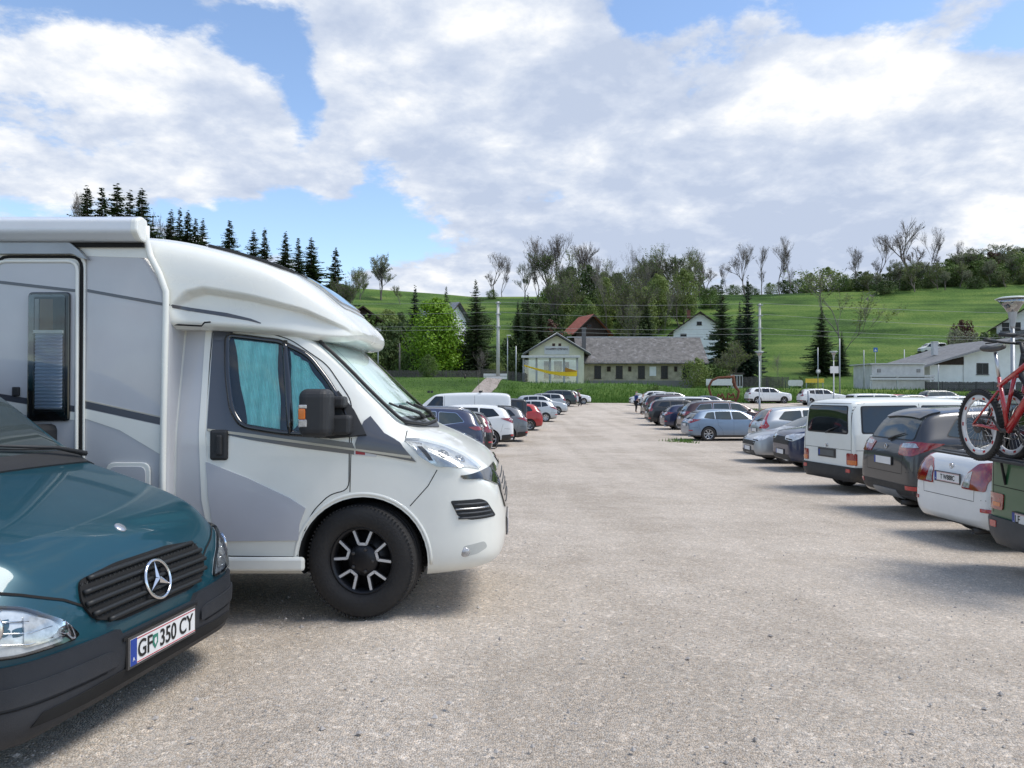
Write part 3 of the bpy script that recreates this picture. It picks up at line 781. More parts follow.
    q = MB(); q.use(black_pl).box(hb.x - .012, hb.x + .03, hb.y - .045, hb.y - .02, hb.z - .07, hb.z + .07); q.build('door_handle', root, bevel=.012)
    # --- mirrors
    for s in (-1, 1):
        q = MB(); q.use(black_pl)
        (x0, z0), (x1, z1) = S([(307, 437)])[0], S([(338, 389)])[0]
        yb = -1.05
        q.box(x0 + .01, x1, -1.33, -1.10, z0 + .01, z1)
        o = q.build('mirror', root, bevel=.055, seg=4)
        q = MB(); q.use(black_pl)
        q.box(x1 - .05, x1 + .10, -1.16, -1.0, z0 + .02, z0 + .15); q.box(x1 - .05, x1 + .06, -1.14, -1.0, z1 - .13, z1 - .05)
        a = q.build('mirror_arm', o, bevel=.02)
        q = MB(); q.use(amber_l).box(x0 + .02, x0 + .065, -1.343, -1.32, z0 + .13, z0 + .20); q.use(clear_l).box(x0 + .02, x0 + .075, -1.340, -1.32, z0 + .08, z0 + .13); q.box(x0 + .02, x0 + .075, -1.340, -1.32, z0 + .2, z0 + .225)
        b = q.build('indicator', o, bevel=.006)
        if s > 0: o.scale = (1, -1, 1)
        # black triangle at the foot of the mirror
        decal('mirror_base', bv, S([(303, 430), (335, 392), (352, 412), (366, 436), (330, 439)]), side_map(s), black_pl, root, .04, .05, .04)
    # --- windscreen with thermal screen behind
    scr = mat('thermal screen', (.80, .93, .90), .5, .0, .10, 5, bump=.25, bscale=9)
    wsp = rp([(-.90, 1.325), (-.45, 1.285), (.45, 1.285), (.90, 1.325), (.815, 1.90), (-.815, 1.90)], .05)
    w = decal('windscreen', bv, wsp, front_map, scr, root, .004, .08)
    decal('pane', bv, wsp, front_map, seeglass('windscreen pane', (.95, .98, .97), .06), w, .03, .08, .001)
    ring(wsp, .014, seal_m, 'windscreen_seal', .024, w, front_map)
    ql = MB(); ql.use(mat('screen seam', (.16, .30, .30), .8))
    seam(ql, bv, [(-.72, 1.42), (-.60, 1.88)], front_map, .012, .012); seam(ql, bv, [(0, 1.34), (0, 1.9)], front_map, .012, .012); seam(ql, bv, [(.72, 1.42), (.60, 1.88)], front_map, .012, .012); seam(ql, bv, [(-.84, 1.45), (.84, 1.45)], front_map, .01, .012)
    ql.build('screen_seam', w, fixn=False)
    # scuttle grille and wipers
    decal('scuttle', bv, rp([(2.80, -.86), (2.86, -.60), (2.95, 0), (2.86, .60), (2.80, .86), (2.74, .84), (2.80, 0), (2.74, -.84)], .03), top_map, grey_pl, root, .012, .06, .03)
    for i in range(7):
        q = MB(); q.use(black_pl); h = bv.ray_cast(*top_map(2.85 + i * .013, -.35 + i * .02))
    for a, b in ((-.72, -.1), (-.1, .55)):
        q = MB(); q.use(black_pl)
        p0 = bv.ray_cast(*top_map(2.84, b))[0] + Vector((.0, 0, .03)); p1 = bv.ray_cast(*front_map(a, 1.42))[0] + Vector((.05, 0, .03)); p2 = bv.ray_cast(*front_map((a + b) / 2, 1.36))[0] + Vector((.07, 0, .03))
        q.tube([p0, p2, p1], [.018, .014, .009], 6)
        q.tube([bv.ray_cast(*front_map(a - .12, 1.45))[0] + Vector((.04, 0, .02)), p1 - Vector((.01, 0, .01)), bv.ray_cast(*front_map(a + .35, 1.38))[0] + Vector((.04, 0, .02))], .008, 6); q.build('wiper', root)
    # --- headlights (side pieces wrap round)
    def slant(s):
        d = Vector((-.35, -s * .8, -.45)).normalized()
        return lambda u, v: (Vector((u, s * .93, v)) - d * 4, d)
    lpoly = [(401, 443), (430, 445.5), (458, 451), (468, 458), (474, 468), (440, 468), (424, 466), (410, 455)]
    for s in (-1, 1):
        mp = slant(s); lp_ = [(2.77, 1.175), (2.93, 1.20), (3.10, 1.19), (3.25, 1.15), (3.36, 1.05), (3.16, .985), (2.99, .975), (2.87, 1.05)]
        hl = decal('headlight', bv, rp(lp_, .02), mp, lamp_in, root, .005, .03)
        cx = sum(p[0] for p in lp_) / 8; cz = sum(p[1] for p in lp_) / 8
        for (cu, cv_, r) in ((3.05, 1.09, .045), (3.19, 1.085, .040)):
            c = (cu, cv_); h = bv.ray_cast(*mp(*c)); q = MB(); q.use(chrome); n_ = h[1] if h[1].dot(mp(0, 0)[1]) < 0 else -h[1]
            q.lathe([(r, 0), (r * .8, .012), (r * .4, .004), (0, .002)], 20, 'z'); q.use(clear_l).lathe([(r * .45, .004), (r * .3, .016), (0, .02)], 16, 'z')
            o = q.build('reflector', hl, h[0] + n_ * .004); o.rotation_euler = n_.to_track_quat('Z', 'Y').to_euler()
        decal('daytime_strip', bv, [(2.80, 1.16), (2.91, 1.178), (2.90, 1.13), (2.99, 1.0), (2.95, 1.0), (2.87, 1.07)], mp, mat('lamp silver', (.7, .71, .72), .15, .8), hl, .006, .05, .002)
        decal('lamp_shadow', bv, [(2.86, 1.125), (2.895, 1.13), (2.965, 1.02), (2.935, 1.02)], mp, black_pl, hl, .0085, .05, .002)
        decal('lens_cover', bv, rp(lp_, .02), mp, cover_glass, hl, .026, .05, .02)
    # --- lower front: grille, black band, painted shade of the fog lamp recess
    wr2 = lambda s: wrap_map(2.75, 0, 1, s)
    g = decal('grille', bv, rp([(-.50, .68), (-.60, .80), (-.62, .95), (.62, .95), (.60, .80), (.50, .68)], .03), front_map, blackgloss, root, .012, .04, .03)
    for i in range(5):
        z = .72 + i * .045
        q = MB(); q.use(black_pl if i % 2 else alloy_dk); P_ = []
        for j in range(13):
            y = lerp(-.44, .44, j / 12); h = bv.ray_cast(*front_map(y, z))[0]; P_.append(h + Vector((.010, 0, 0)))
        q.tube(P_, .007, 6); q.build('grille_bar', g)
    for s in (-1, 1):
        mp = side_map(s)
        decal('bumper_insert', bv, rp([(.40, 1.0), (.80, 1.0), (1.02, .985), (1.16, .975), (1.14, .95), (1.0, .94), (.8, .88), (.40, .84)], .01), wr2(s), blackgloss, root, .010, .03)
        lg = decal('lower_grille', bv, rp(S([(450, 501), (480, 500.5), (486, 504), (495, 521), (470, 521), (458, 517)]), .02), mp, black_pl, root, .004, .04)
        for k, py in enumerate((505, 509.5, 514, 518.5)):
            q = MB(); q.use(steel if k in (1,) else grey_pl); P_ = []
            for j in range(8):
                c = S([(lerp(454 + k * 1.5, 486 + k * 2, j / 7), py)])[0]; h = bv.ray_cast(*mp(*c))[0]
                if h: P_.append(h + Vector((0, s * .012, 0)))
            if len(P_) > 2: q.tube(P_, .008, 5); q.build('grille_bar', lg)
        fr = decal('fog_recess_shade', bv, rp(S([(463, 547), (484, 544), (487, 551), (477, 556), (462, 558)]), .02), mp, mat('bumper recess shade', (.50, .51, .48), .5), root, .001, .03, .002)  # darkened white paints the shade of a recess; the surface stays flush
        h = bv.ray_cast(*mp(*S([(464, 553)])[0])); q = MB(); q.use(clear_l).lathe([(0, -.012), (.03, -.008), (.04, .01), (0, .012)], 20, 'y'); q.build('fog_lamp', fr, h[0] + Vector((0, s * -.004, 0)))
    add_plate(root, (3.515, 0, .50), 0, None)
    # --- front wheel (turned a little) and rear
    add_wheel(root, wx, .93, wr_, .235, 'camper', -1, steer=R(-12)); add_wheel(root, wx, .93, wr_, .235, 'camper', 1, steer=R(-12))
    add_wheel(root, wx - 4.0, .95, wr_, .235, 'camper', -1); add_wheel(root, wx - 4.0, .95, wr_, .235, 'camper', 1)
    # --- sill
    (xa, za), (xb, zb) = S([(165, 556)])[0], S([(306, 570)])[0]
    for s in (-1, 1): q = MB(); q.use(white); q.box(xa, xb, s * 1.05 if s > 0 else -1.09, s * 1.09 if s > 0 else -1.05 , zb, za); q.build('sill', root, bevel=.02)
    # --- living box
    box = [(-3.45, .36), (1.24, .30), (1.24, 2.12), (1.20, 2.28), (1.12, 2.40), (1.02, 2.54), (.94, 2.66), (-3.3, 2.66), (-3.45, 2.5)]
    q = MB(); q.use(lgrey); q.prism(box, lambda u, v, w_: (u, -1.15 + w_, v), 2.3)
    q.build('living_box', root, bevel=.03)
    edge = [(163, 575), (163.5, 480), (164, 420), (166, 310), (166, 292), (159, 273), (150, 256), (146, 240), (146, 226)]
    for s in (-1, 1): e = MB(); e.use(gel); e.tube([(u, s * 1.155, v) for u, v in HS(edge)], .022, 8); e.build('edge_trim', root)
    fl = lambda o_: (lambda u, v, w_: (u, -1.15 - o_ - w_, v))
    def flat(name, pts, m, o_=0, t=.004, par=root, bev=0):
        q = MB(); q.use(m); q.prism(HS(pts), fl(o_), t); return q.build(name, par, bevel=bev)
    # stripes & graphics on the flat side (in front of the door)
    flat('side_graphic', [(87, 289), (162, 302.5), (162, 305.5), (87, 292)], anth, .0, .003)
    flat('side_graphic', [(84, 401), (162, 418), (162, 425), (84, 408)], anth, .0, .003)
    flat('side_graphic', [(84, 408.6), (162, 425.6), (162, 455), (120, 430), (84, 418)], white, .0, .003)
    flat('pinstripe', [(84, 399.6), (162, 416.6), (162, 417.6), (84, 400.6)], beige, .0, .004)
    flat('upper_trim', [(-420, 243), (146, 243), (152, 258), (88, 256), (-420, 254)], gel, .0, .003)
    # band carried on over the pillar and the fairing
    # --- entrance door
    fr = flat('door_frame', rp([(-3, 252), (86, 252), (86, 574), (-3, 574)], 12), white, .003, .016, bev=.005)
    dr = flat('entrance_door', rp([(-1, 262), (80, 262), (80, 570), (-1, 570)], 10), lgrey, .020, .016, bev=.004)
    gp = flat('door_graphic', [(0, 281), (79.5, 290), (79.5, 293), (0, 284)], anth, .036, .003, dr)
    flat('door_graphic', [(0, 393), (79.5, 406), (79.5, 412), (0, 399)], anth, .036, .003, dr)
    flat('door_graphic', [(0, 399.5), (79.5, 412.5), (79.5, 420), (0, 412)], white, .036, .003, dr)
    tb = MB(); tb.use(seam_m)
    tb.tube([(u, -1.171, v) for u, v in HS(rp([(83, 575), (83, 257), (-2, 257)], 12))], .011, 6); tb.build('door_seal', root)
    tb = MB(); tb.use(white); tb.tube([(u, -1.188, v) for u, v in HS(rp([(80, 574), (80, 262), (-1, 262), (-1, 574)], 10))], .012, 6); tb.build('door_edge', dr)
    wf = flat('door_window', rp([(33, 293), (74, 293), (74, 421), (32, 421)], 4), blackgloss, .036, .022, dr, .008)
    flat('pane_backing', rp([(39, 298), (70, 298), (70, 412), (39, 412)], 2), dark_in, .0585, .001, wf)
    flat('wood_cupboard', [(45, 300), (58, 300), (58, 331), (45, 331)], mat('cupboard wood', (.17, .095, .03), .4, col2=(.12, .06, .02)), .060, .001, wf)
    flat('curtain_edge', [(40, 300), (44, 300), (44, 331), (40, 331)], mat('net curtain', (.35, .35, .33), .7), .060, .001, wf)
    bl = MB(); bl.use(mat('pleated blind', (.50, .57, .68), .6))
    pts = HS([(41, 333), (68, 409)]); (x0, z1), (x1, z0) = pts; n = 22
    for i in range(n):
        za = lerp(z1, z0, i / n); zb_ = lerp(z1, z0, (i + .5) / n); zc = lerp(z1, z0, (i + 1) / n)
        bl.add([(x0, -1.21, za), (x1, -1.21, za), (x1, -1.222, zb_), (x0, -1.222, zb_), (x1, -1.21, zc), (x0, -1.21, zc)], [(0, 1, 2, 3), (3, 2, 4, 5)])
    bl.build('blind', wf)
    flat('blind_rail', [(40, 331), (69, 331), (69, 334), (40, 334)], white, .066, .012, wf)
    pn = flat('pane', rp([(36, 296), (72, 296), (72, 416), (36, 416)], 3), seeglass('door window pane', (.85, .88, .9), .0), .085, .003, wf)
    q = MB(); q.use(grey_pl); (x0, z1), (x1, z0) = HS([(-3, 243.5), (88, 255)])
    q.prism(rp([(x0 - .2, z0), (x0 - .2, z1), (x1 - .1, z1), (x1 - .03, z0 + .02), (x1 + .02, z0 - .04), (x1 - .04, z0 - .02), (x1 - .08, z0)], .01), lambda u, v, w_: (u, -1.155 - w_, v), .05)
    q2 = [m for m in q.mats]; q.mats[0] = mat('aluminium rail', (.33, .35, .37), .35, .5); q.build('rain_rail', root, bevel=.01)
    q = MB(); q.use(black_pl).box(HS([(17, 0)])[0][0], HS([(24, 0)])[0][0], -1.205, -1.185, HS([(0, 396)])[0][1], HS([(0, 387)])[0][1]); q.build('door_latch', dr, bevel=.006)
    # service flap
    sf = flat('service_flap', rp([(108, 462), (152, 462), (152, 545), (108, 545)], 9), white, .003, .02, bev=.005)
    flat('flap_panel', rp([(112, 466), (148, 466), (148, 541), (112, 541)], 7), lgrey, .0235, .006, sf, .002)
    # hazy lower graphic
    flat('side_graphic', [(100, 545), (162, 545), (162, 572), (100, 572)], lgrey2, 0, .002)
    # rear and roof bits
    q = MB(); q.use(white).box(-3.47, -3.40, -1.05, 1.05, .4, 2.5); q.build('rear_panel', root, bevel=.03)
    # awning
    q = MB(); q.use(paint('awning white', (.66, .69, .72), dirt=0, rough=.3))
    aw = rp([(-1.14, 2.545), (-1.24, 2.55), (-1.30, 2.60), (-1.295, 2.68), (-1.22, 2.715), (-1.14, 2.70)], .02)
    q.prism(aw, lambda u, v, w_: (-3.4 + w_, u, v), 3.4 + HS([(144, 0)])[0][0]); a = q.build('awning_box', root)
    b = MB(); b.use(gel); b.prism([(y * 1.0 + (.006 if y < -1.2 else 0), z) for y, z in aw], lambda u, v, w_: (HS([(139, 0)])[0][0] + w_, u - .008, v), .055); b.build('end_cap', a, bevel=.018)
    b = MB(); b.use(seam_m).box(-3.4, HS([(145, 0)])[0][0], -1.19, -1.14, 2.520, 2.547); b.build('awning_gap', a)
    # --- fairing over the cab
    ft = [ # x  zb zm zt w wt
        (2.42, 1.955, 1.975, 2.01, .50, .36), (2.38, 1.925, 1.97, 2.08, .72, .50), (2.28, 1.905, 2.01, 2.18, .85, .62), (2.12, 1.915, 2.09, 2.32, .95, .74), (1.95, 1.945, 2.16, 2.44, 1.03, .84), (1.65, 1.97, 2.22, 2.545, 1.085, .90), (1.35, 1.985, 2.26, 2.62, 1.115, .95),
        (1.15, 1.975, 2.28, 2.655, 1.135, .97), (.98, 1.955, 2.28, 2.67, 1.14, .98), (.60, 1.955, 2.28, 2.67, 1.14, .98), (.50, 1.955, 2.28, 2.67, 1.14, .98)]
    rows = [(x, [(0, zb - .0), (w * .90, zb), (w, zb + .035), (w * 1.0, lerp(zb, zm, .75)), (w * .995, lerp(zm, zt, .45)), (w * .955, lerp(zm, zt, .82)), (wt * .9, zt - .02), (wt * .5, zt), (0, zt)]) for x, zb, zm, zt, w, wt in ft]
    me = loft_body('cab_fairing', rows, [gel, gel], [(1, .8), (2, .3)], 4, .85)
    # hollow scooped into its flank
    up = S([(172, 322), (176, 305), (190, 292), (205, 288), (250, 295), (300, 307), (335, 322), (352, 333)])
    for v in me.vertices:
        x, y, z = v.co
        if abs(y) < .6: continue
        if up[0][0] < x < up[-1][0]:
            zt = None
            for (a, za), (b, zb_) in zip(up, up[1:]):
                if a <= x <= b: zt = za + (zb_ - za) * (x - a) / max(1e-6, b - a)
            k = sstep(0, .035, zt - z) * sstep(0, .12, x - up[0][0]) * sstep(0, .25, up[-1][0] - x)
            v.co.y = y - math.copysign(.085 * k * (.4 + .6 * sstep(1.93, 2.15, z)), y)
    fa = link('cab_fairing', me, root); fb = bvh_of(me)
    mbs = MB(); mbs.use(anth)
    pl = S([(164, 303.5), (190, 307.5), (225, 312.5), (248, 318), (258, 322), (258, 323), (246, 320), (222, 316), (190, 311), (164, 307)])
    conform(mbs, fb, pl, side_map(-1), .004, .05); mbs.build('side_graphic', fa, fixn=False)
    # skylight on the nose and dark roof window
    mbs = MB(); mbs.use(seeglass('skylight pane', (.7, .75, .78), .3)); conform(mbs, fb, rp([(1.92, -.46), (2.22, -.42), (2.22, .42), (1.92, .46)], .08), top_map, .022, .06, .02); sk = mbs.build('skylight', fa, fixn=False)
    mbs = MB(); mbs.use(mat('skylight frame', (.42, .44, .45), .3)); conform(mbs, fb, rp([(1.88, -.50), (2.26, -.45), (2.26, .45), (1.88, .50)], .09), top_map, .008, .06, .02); mbs.build('skylight_frame', sk, fixn=False)
    mbs = MB(); mbs.use(black_pl); conform(mbs, fb, rp([(1.35, -.80), (1.86, -.72), (1.86, .72), (1.35, .80)], .05), top_map, .022, .08, .03); mbs.build('roof_window', fa, fixn=False)
    # pillar block under the fairing behind the door
    q = MB(); q.use(seam_m); q.tube([(u, -1.078, v) for u, v in HS([(167, 323.5), (197, 325), (200, 321.5), (206, 321)])], .006, 5); q.build('panel_gap', root)
    # chassis
    q = MB(); q.use(arch_m).box(-3.3, 2.9, -.62, .62, .22, .34); q.box(-2.9, -.2, -.95, .95, .26, .38); q.build('chassis', root)
    return root
camper = build_camper()

# ------------------------------------------------------------------ the teal van
def build_teal():
    hd = R(-8.5)
    nose = Vector((-1.73, 3.72)); hv = Vector((math.cos(hd), math.sin(hd)))
    O = nose - hv * 2.37; gy = gz(-1.7, 3.7) - .085
    root = thing('parked_van', 'dark teal van with black grille and grey bumper in the near left corner', 'van', (O.x, O.y, gy), hd)
    teal = mat('teal metallic paint', (.004, .060, .086), .36, .3, .12, 2, coat=.55, dirt=.3)
    hw = .95; xf = 2.37
    tab = [(0, .38, .46, .54, .57, .58, .44, .34), (-.03, .28, .44, .60, .66, .68, .70, .50), (-.07, .25, .44, .66, .75, .78, .83, .62), (-.14, .235, .44, .74, .86, .90, .91, .70), (-.24, .22, .46, .82, .95, .985, .955, .76),
           (-.45, .21, .48, .92, 1.03, 1.06, .985, .80), (-.75, .21, .50, 1.01, 1.12, 1.15, 1.0, .83), (-.98, .21, .50, 1.06, 1.18, 1.205, 1.0, .85), (-1.06, .21, .50, 1.07, 1.21, 1.24, 1.0, .85), (-1.70, .21, .52, 1.12, 1.70, 1.76, 1.0, .81), (-2.0, .21, .52, 1.13, 1.80, 1.87, 1.0, .80),
           (-2.8, .21, .52, 1.14, 1.84, 1.91, 1.0, .80), (-4.4, .21, .52, 1.14, 1.82, 1.89, 1.0, .80), (-4.65, .22, .52, 1.12, 1.7, 1.8, .97, .78), (-4.74, .25, .52, 1.0, 1.2, 1.3, .93, .76)]
    rows = []
    for (x, zb, zm, zs, zr, zt, w, wr) in tab:
        rows.append((x + xf, [(0, zb), (w * hw * .9, zb), (w * hw * .99, zb + .05), (w * hw, zm), (w * hw * .995, lerp(zm, zs, .6)), (w * hw * .97, zs), (wr * hw, zr), (wr * hw * .6, zt - .012), (0, zt)]))
    fx = xf - .86; rx = fx - 3.2
    me = loft_body('body', rows, [teal, teal], [(1, .5), (5, .6), (6, .45)], 4, .8, [(fx, .33, .38, hw - .3, hw + .2), (rx, .33, .38, hw - .3, hw + .2)], arch_m)
    link('body', me, root); bv = bvh_of(me)
    fw = wrap_map(xf - .9, 0, 1, 1)
    # grey bumper around the nose
    ub = [(-1.75, .565), (-1.0, .555), (-.62, .55), (-.33, .548), (-.305, .515), (.305, .515), (.33, .548), (.62, .55), (1.0, .555), (1.75, .565)]
    lb = [(1.75, .24), (1.0, .24), (.4, .25), (-.4, .25), (-1.0, .24), (-1.75, .24)]
    bmp_m = mat('van bumper plastic', (.022, .026, .033), .6, var=.2, bump=.12, bscale=250, dirt=.25, spec=.3)
    bp = decal('bumper', bv, ub + lb, fw, bmp_m, root, .025, .05, .06)
    bb = bvh_of(bp.data)
    # black air slots in the bumper and a raised rub strip
    for pl, m, o_ in (([(-.72, .30), (-.68, .345), (-.34, .36), (.34, .36), (.68, .345), (.72, .30), (.3, .295), (-.3, .295)], seam_m, .003), ([(-.31, .507), (-.31, .49), (.31, .49), (.31, .507)], seam_m, .008)):
        decal('air_slot', bb, pl, fw, m, bp, max(o_, .008), .03, .004)
    for s in (-1, 1):
        st = rp([(s * 1.7, .40), (s * 1.7, .475), (s * .40, .475), (s * .345, .455), (s * .345, .40)], .02)
        if s < 0: st = st[::-1]
        decal('rub_strip', bb, st, fw, bmp_m, bp, .012, .05, .01)
    q = MB(); q.use(seam_m)
    seam(q, bb, [(-1.6, .385), (-.4, .385)], fw, .006, .002); seam(q, bb, [(1.6, .385), (.4, .385)], fw, .006, .002)
    q.build('bumper_gap', bp, fixn=False)
    # grille: dark oval with four ribs and small holes between
    gpoly = rp([(-.475, .705), (-.43, .625), (-.28, .578), (.28, .578), (.43, .625), (.475, .705), (.44, .792), (.2, .815), (-.2, .815), (-.44, .792)], .035)
    g = decal('grille', bv, gpoly, front_map, seam_m, root, .012, .035, .03)
    gb = bvh_of(g.data)
    rib = mat('grille rib black', (.010, .012, .013), .5)
    for i in range(5):
        z = .605 + i * .047
        hwid = [.36, .44, .462, .452, .40][i]
        q = MB(); q.use(rib); P_ = []
        for j in range(25):
            y = lerp(-hwid, hwid, j / 24); h = gb.ray_cast(*front_map(y, z + .006 * math.cos(y * 3)))[0]
            if h: P_.append(h + Vector((.010, 0, 0)))
        if len(P_) > 2: q.tube(P_, .0125, 8); q.build('grille_bar', g)
    for i in range(4):
        z = .6285 + i * .047; q = MB(); q.use(rib); n = 30
        for j in range(n + 1):
            y = lerp(-.44, .44, j / n)
            if not inside((y, z), gpoly): continue
            h = gb.ray_cast(*front_map(y, z))[0]
            if h: q.tube([h + Vector((-.002, -.008, -.016)), h + Vector((-.002, .008, .016))], .0022, 4); q.tube([h + Vector((-.002, .008, -.016)), h + Vector((-.002, -.008, .016))], .0022, 4)
        if q.v: q.build('grille_mesh', g)
    # three pointed emblem
    h = gb.ray_cast(*front_map(0, .70))[0]
    q = MB(); q.use(chrome); r = .092
    q.tube([(0, r * math.cos(a), r * math.sin(a)) for a in [2 * math.pi * i / 48 for i in range(48)]], .0085, 8, True)
    for i in range(3):
        a = R(90 + 120 * i); dy, dz = math.cos(a), math.sin(a); px_, pz_ = -dz, dy
        L = r - .004; w_ = .0165
        for sg in (-1, 1):
            q.add([(.012, 0, 0), (.0, sg * px_ * w_, sg * pz_ * w_) if False else (.004, (dy * .012 + sg * px_ * w_), (dz * .012 + sg * pz_ * w_)), (.004, dy * L, dz * L), (.006, dy * L, dz * L), (-.006, dy * .01, dz * .01)],
                  [(0, 1, 2, 3) if sg > 0 else (3, 2, 1, 0), (1, 4, 2)])
    em = q.build('star_emblem', root, h + Vector((.03, 0, 0))); em.rotation_euler = (0, R(-16), 0)
    q = MB(); q.use(mat('badge silver', (.5, .52, .55), .25, .7)).lathe([(0, .004), (.026, .003), (.03, 0), (.03, -.01)], 24, 'z')
    h = bv.ray_cast(*top_map(xf - .20, 0)); o = q.build('hood_badge', root, h[0] + Vector((0, 0, .003))); nn = h[1] if h[1].z > 0 else -h[1]; o.rotation_euler = nn.to_track_quat('Z', 'Y').to_euler()
    # headlights
    for s in (-1, 1):
        mp = wrap_map(xf - .9, 0, 1, s)
        lp_ = rp([(.535, .585), (.60, .665), (.74, .755), (.95, .815), (1.22, .83), (1.28, .80), (1.25, .66), (1.05, .612), (.75, .585)], .03)
        hl = decal('headlight', bv, lp_, mp, lamp_in, root, .002, .04, .02)
        for (u, v, r) in ((.86, .70, .075), (1.06, .715, .07)):
            hh = bv.ray_cast(*mp(u, v)); n_ = hh[1] if hh[1].dot(mp(u, v)[1]) < 0 else -hh[1]
            q = MB(); q.use(chrome).lathe([(r, .008), (r * .93, .012), (r * .6, .004), (r * .3, .003), (0, .003)], 28, 'z'); q.use(clear_l).lathe([(.02, .003), (.018, .02), (0, .026)], 14, 'z'); q.use(lamp_in)
            o = q.build('reflector', hl, hh[0] + n_ * .003); o.rotation_euler = n_.to_track_quat('Z', 'Y').to_euler()
        decal('indicator', bv, rp([(.60, .61), (.64, .68), (.74, .73), (.74, .61)], .02), mp, clear_l, hl, .010, .04, .006)
        for k in range(5):
            q = MB(); q.use(chrome); P_ = []
            for j in range(8):
                hh = bv.ray_cast(*mp(lerp(.64, 1.2, j / 7), .62 + k * .042 - (.02 if j < 2 else 0) + .02)); 
                if hh[0] and inside((lerp(.64, 1.2, j / 7), .62 + k * .042 + .02), lp_): P_.append(hh[0] - mp(lerp(.64, 1.2, j / 7), 0)[1] * .010)
            if len(P_) > 2: q.tube(P_, .0035, 5); q.build('reflector_rib', hl)
        decal('lens_cover', bv, lp_, mp, cover_glass, hl, .022, .05, .02)
        sl = MB(); sl.use(seal_m); P_ = []
        for p in subdiv_poly(lp_, .04):
            hh = bv.ray_cast(*mp(*p))
            if hh[0]: P_.append(hh[0] - mp(*p)[1] * .010)
        sl.tube(P_, .007, 6, True); sl.build('lamp_seal', hl)
    # bonnet gap
    sg = MB(); sg.use(seam_m)
    for s in (-1, 1):
        seam(sg, bv, [(.49, .69), (.58, .74), (.74, .80), (.95, .862), (1.28, .88)], wrap_map(xf - .9, 0, 1, s), .009, .004, .03)
        seam(sg, bv, [(xf - 1.3, .3), (xf - 1.3, .9), (xf - 1.05, 1.13)], side_map(s), .007)
    sg.build('panel_gap', root, fixn=False)
    # windscreen, scuttle, wipers
    wsp = rp([(-.82, 1.25), (.82, 1.25), (.73, 1.72), (-.73, 1.72)], .06)
    w = decal('windscreen', bv, wsp, front_map, glass_md, root, .004, .06)
    decal('scuttle', bv, rp([(xf - .98, -.84), (xf - .93, 0), (xf - .98, .84), (xf - 1.10, .83), (xf - 1.06, 0), (xf - 1.10, -.83)], .02), top_map, black_pl, root, .010, .05, .02)
    for y0_, y1_ in ((.80, .12), (.05, -.70)):
        q = MB(); q.use(black_pl); f = lambda y, z, o_: bv.ray_cast(*front_map(y, z))[0] + Vector((o_ * .6, 0, o_))
        q.tube([f(y0_, 1.20, .035), f(lerp(y0_, y1_, .3), 1.24, .045), f(y1_, 1.30, .03)], [.018, .012, .008], 6)
        q.tube([f(lerp(y0_, y1_, .1), 1.255, .015), f(lerp(y0_, y1_, .5), 1.27, .014), f(lerp(y0_, y1_, 1.1), 1.30, .014)], .006, 6); q.build('wiper', root)
    for s in (-1, 1):
        decal('side_window', bv, rp([(xf - 1.28, 1.16), (xf - 1.72, 1.62), (xf - 2.25, 1.68), (xf - 2.25, 1.14)], .05), side_map(s), glass_dk, root, .006, .1)
        decal('side_window', bv, rp([(xf - 2.4, 1.14), (xf - 2.4, 1.68), (xf - 3.3, 1.68), (xf - 3.3, 1.14)], .05), side_map(s), glass_dk, root, .006, .1)
        for x in (fx, rx): add_wheel(root, x, hw - .12, .325, .215, 'steel', s)
        q = MB(); q.use(black_pl); q.box(xf - 1.62, xf - 1.48, s * .95 if s > 0 else -1.17, s * 1.17 if s > 0 else -.95, 1.17, 1.40); q.build('mirror', root, bevel=.04)
    h = bb.ray_cast(*front_map(0, .435))[0]
    add_plate(root, (h.x + .012, 0, .425), 0, [('GF', -.155, .112), ('350', .025, .112), ('CY', .178, .112)], w=.52, h=.12, crest=-.078)
    q = MB(); q.use(arch_m).box(rx - .3, fx + .3, -.62, .62, .19, .27); q.build('underbody', root)
    return root
teal = build_teal()
# ------------------------------------------------------------------ terrain
RIDGE = [(-1.2, 42), (-.60, 42), (-.50, 38), (-.40, 36), (-.30, 34), (-.20, 32), (-.05, 28.5), (.05, 28.5), (.15, 28.5), (.25, 29.5), (.33, 30), (.40, 31), (.50, 32.5), (.58, 33.5), (.66, 34.5), (.8, 36), (1.3, 38)]
def terr(x, y):
    a = x / max(y, 20.0)
    # right / centre profile: lot to y=82 then a bank
    zr = gz(x, min(y, 84))
    topr = lerp(lerp(1.05, .45, sstep(14, 22, x)), .25, sstep(34, 55, x))
    zr = lerp(zr, topr, sstep(82.5, 92, y))
    zl = gz(x, min(y, 60)); zl = lerp(zl, 1.75, sstep(59, 92, y))
    w = sstep(-6, 2, x - (y - 60) * .05); z = lerp(zl, zr, w)
    if x > 45 or True:
        pass
    top = interp(RIDGE, a)
    t = min(1, max(0, (y - 112) / 120.0))
    s = t * t * (3 - 2 * t) * .55 + t * .45
    z += (top - z) * s if y > 112 else 0
    if y > 112:
        fade = sstep(112, 150, y) * (1 - .5 * sstep(215, 240, y))
        z += fade * (.45 * math.sin(z * .95 + x * .012) + .25 * math.sin(x * .05 + y * .031) + .16 * math.sin(z * 2.3 + x * .03))
    if y > 240: z -= (y - 240) * .05
    return z
def grid_mesh(name, xs, ys, zf, mats, mf=None):
    vs = [(x, y, zf(x, y)) for y in ys for x in xs]; n = len(xs)
    fs = [(j * n + i, j * n + i + 1, (j + 1) * n + i + 1, (j + 1) * n + i) for j in range(len(ys) - 1) for i in range(n - 1)]
    me = bpy.data.meshes.new(name); me.from_pydata(vs, [], fs)
    for m in mats: me.materials.append(m)
    me.polygons.foreach_set('use_smooth', [True] * len(fs)); me.update(); return me
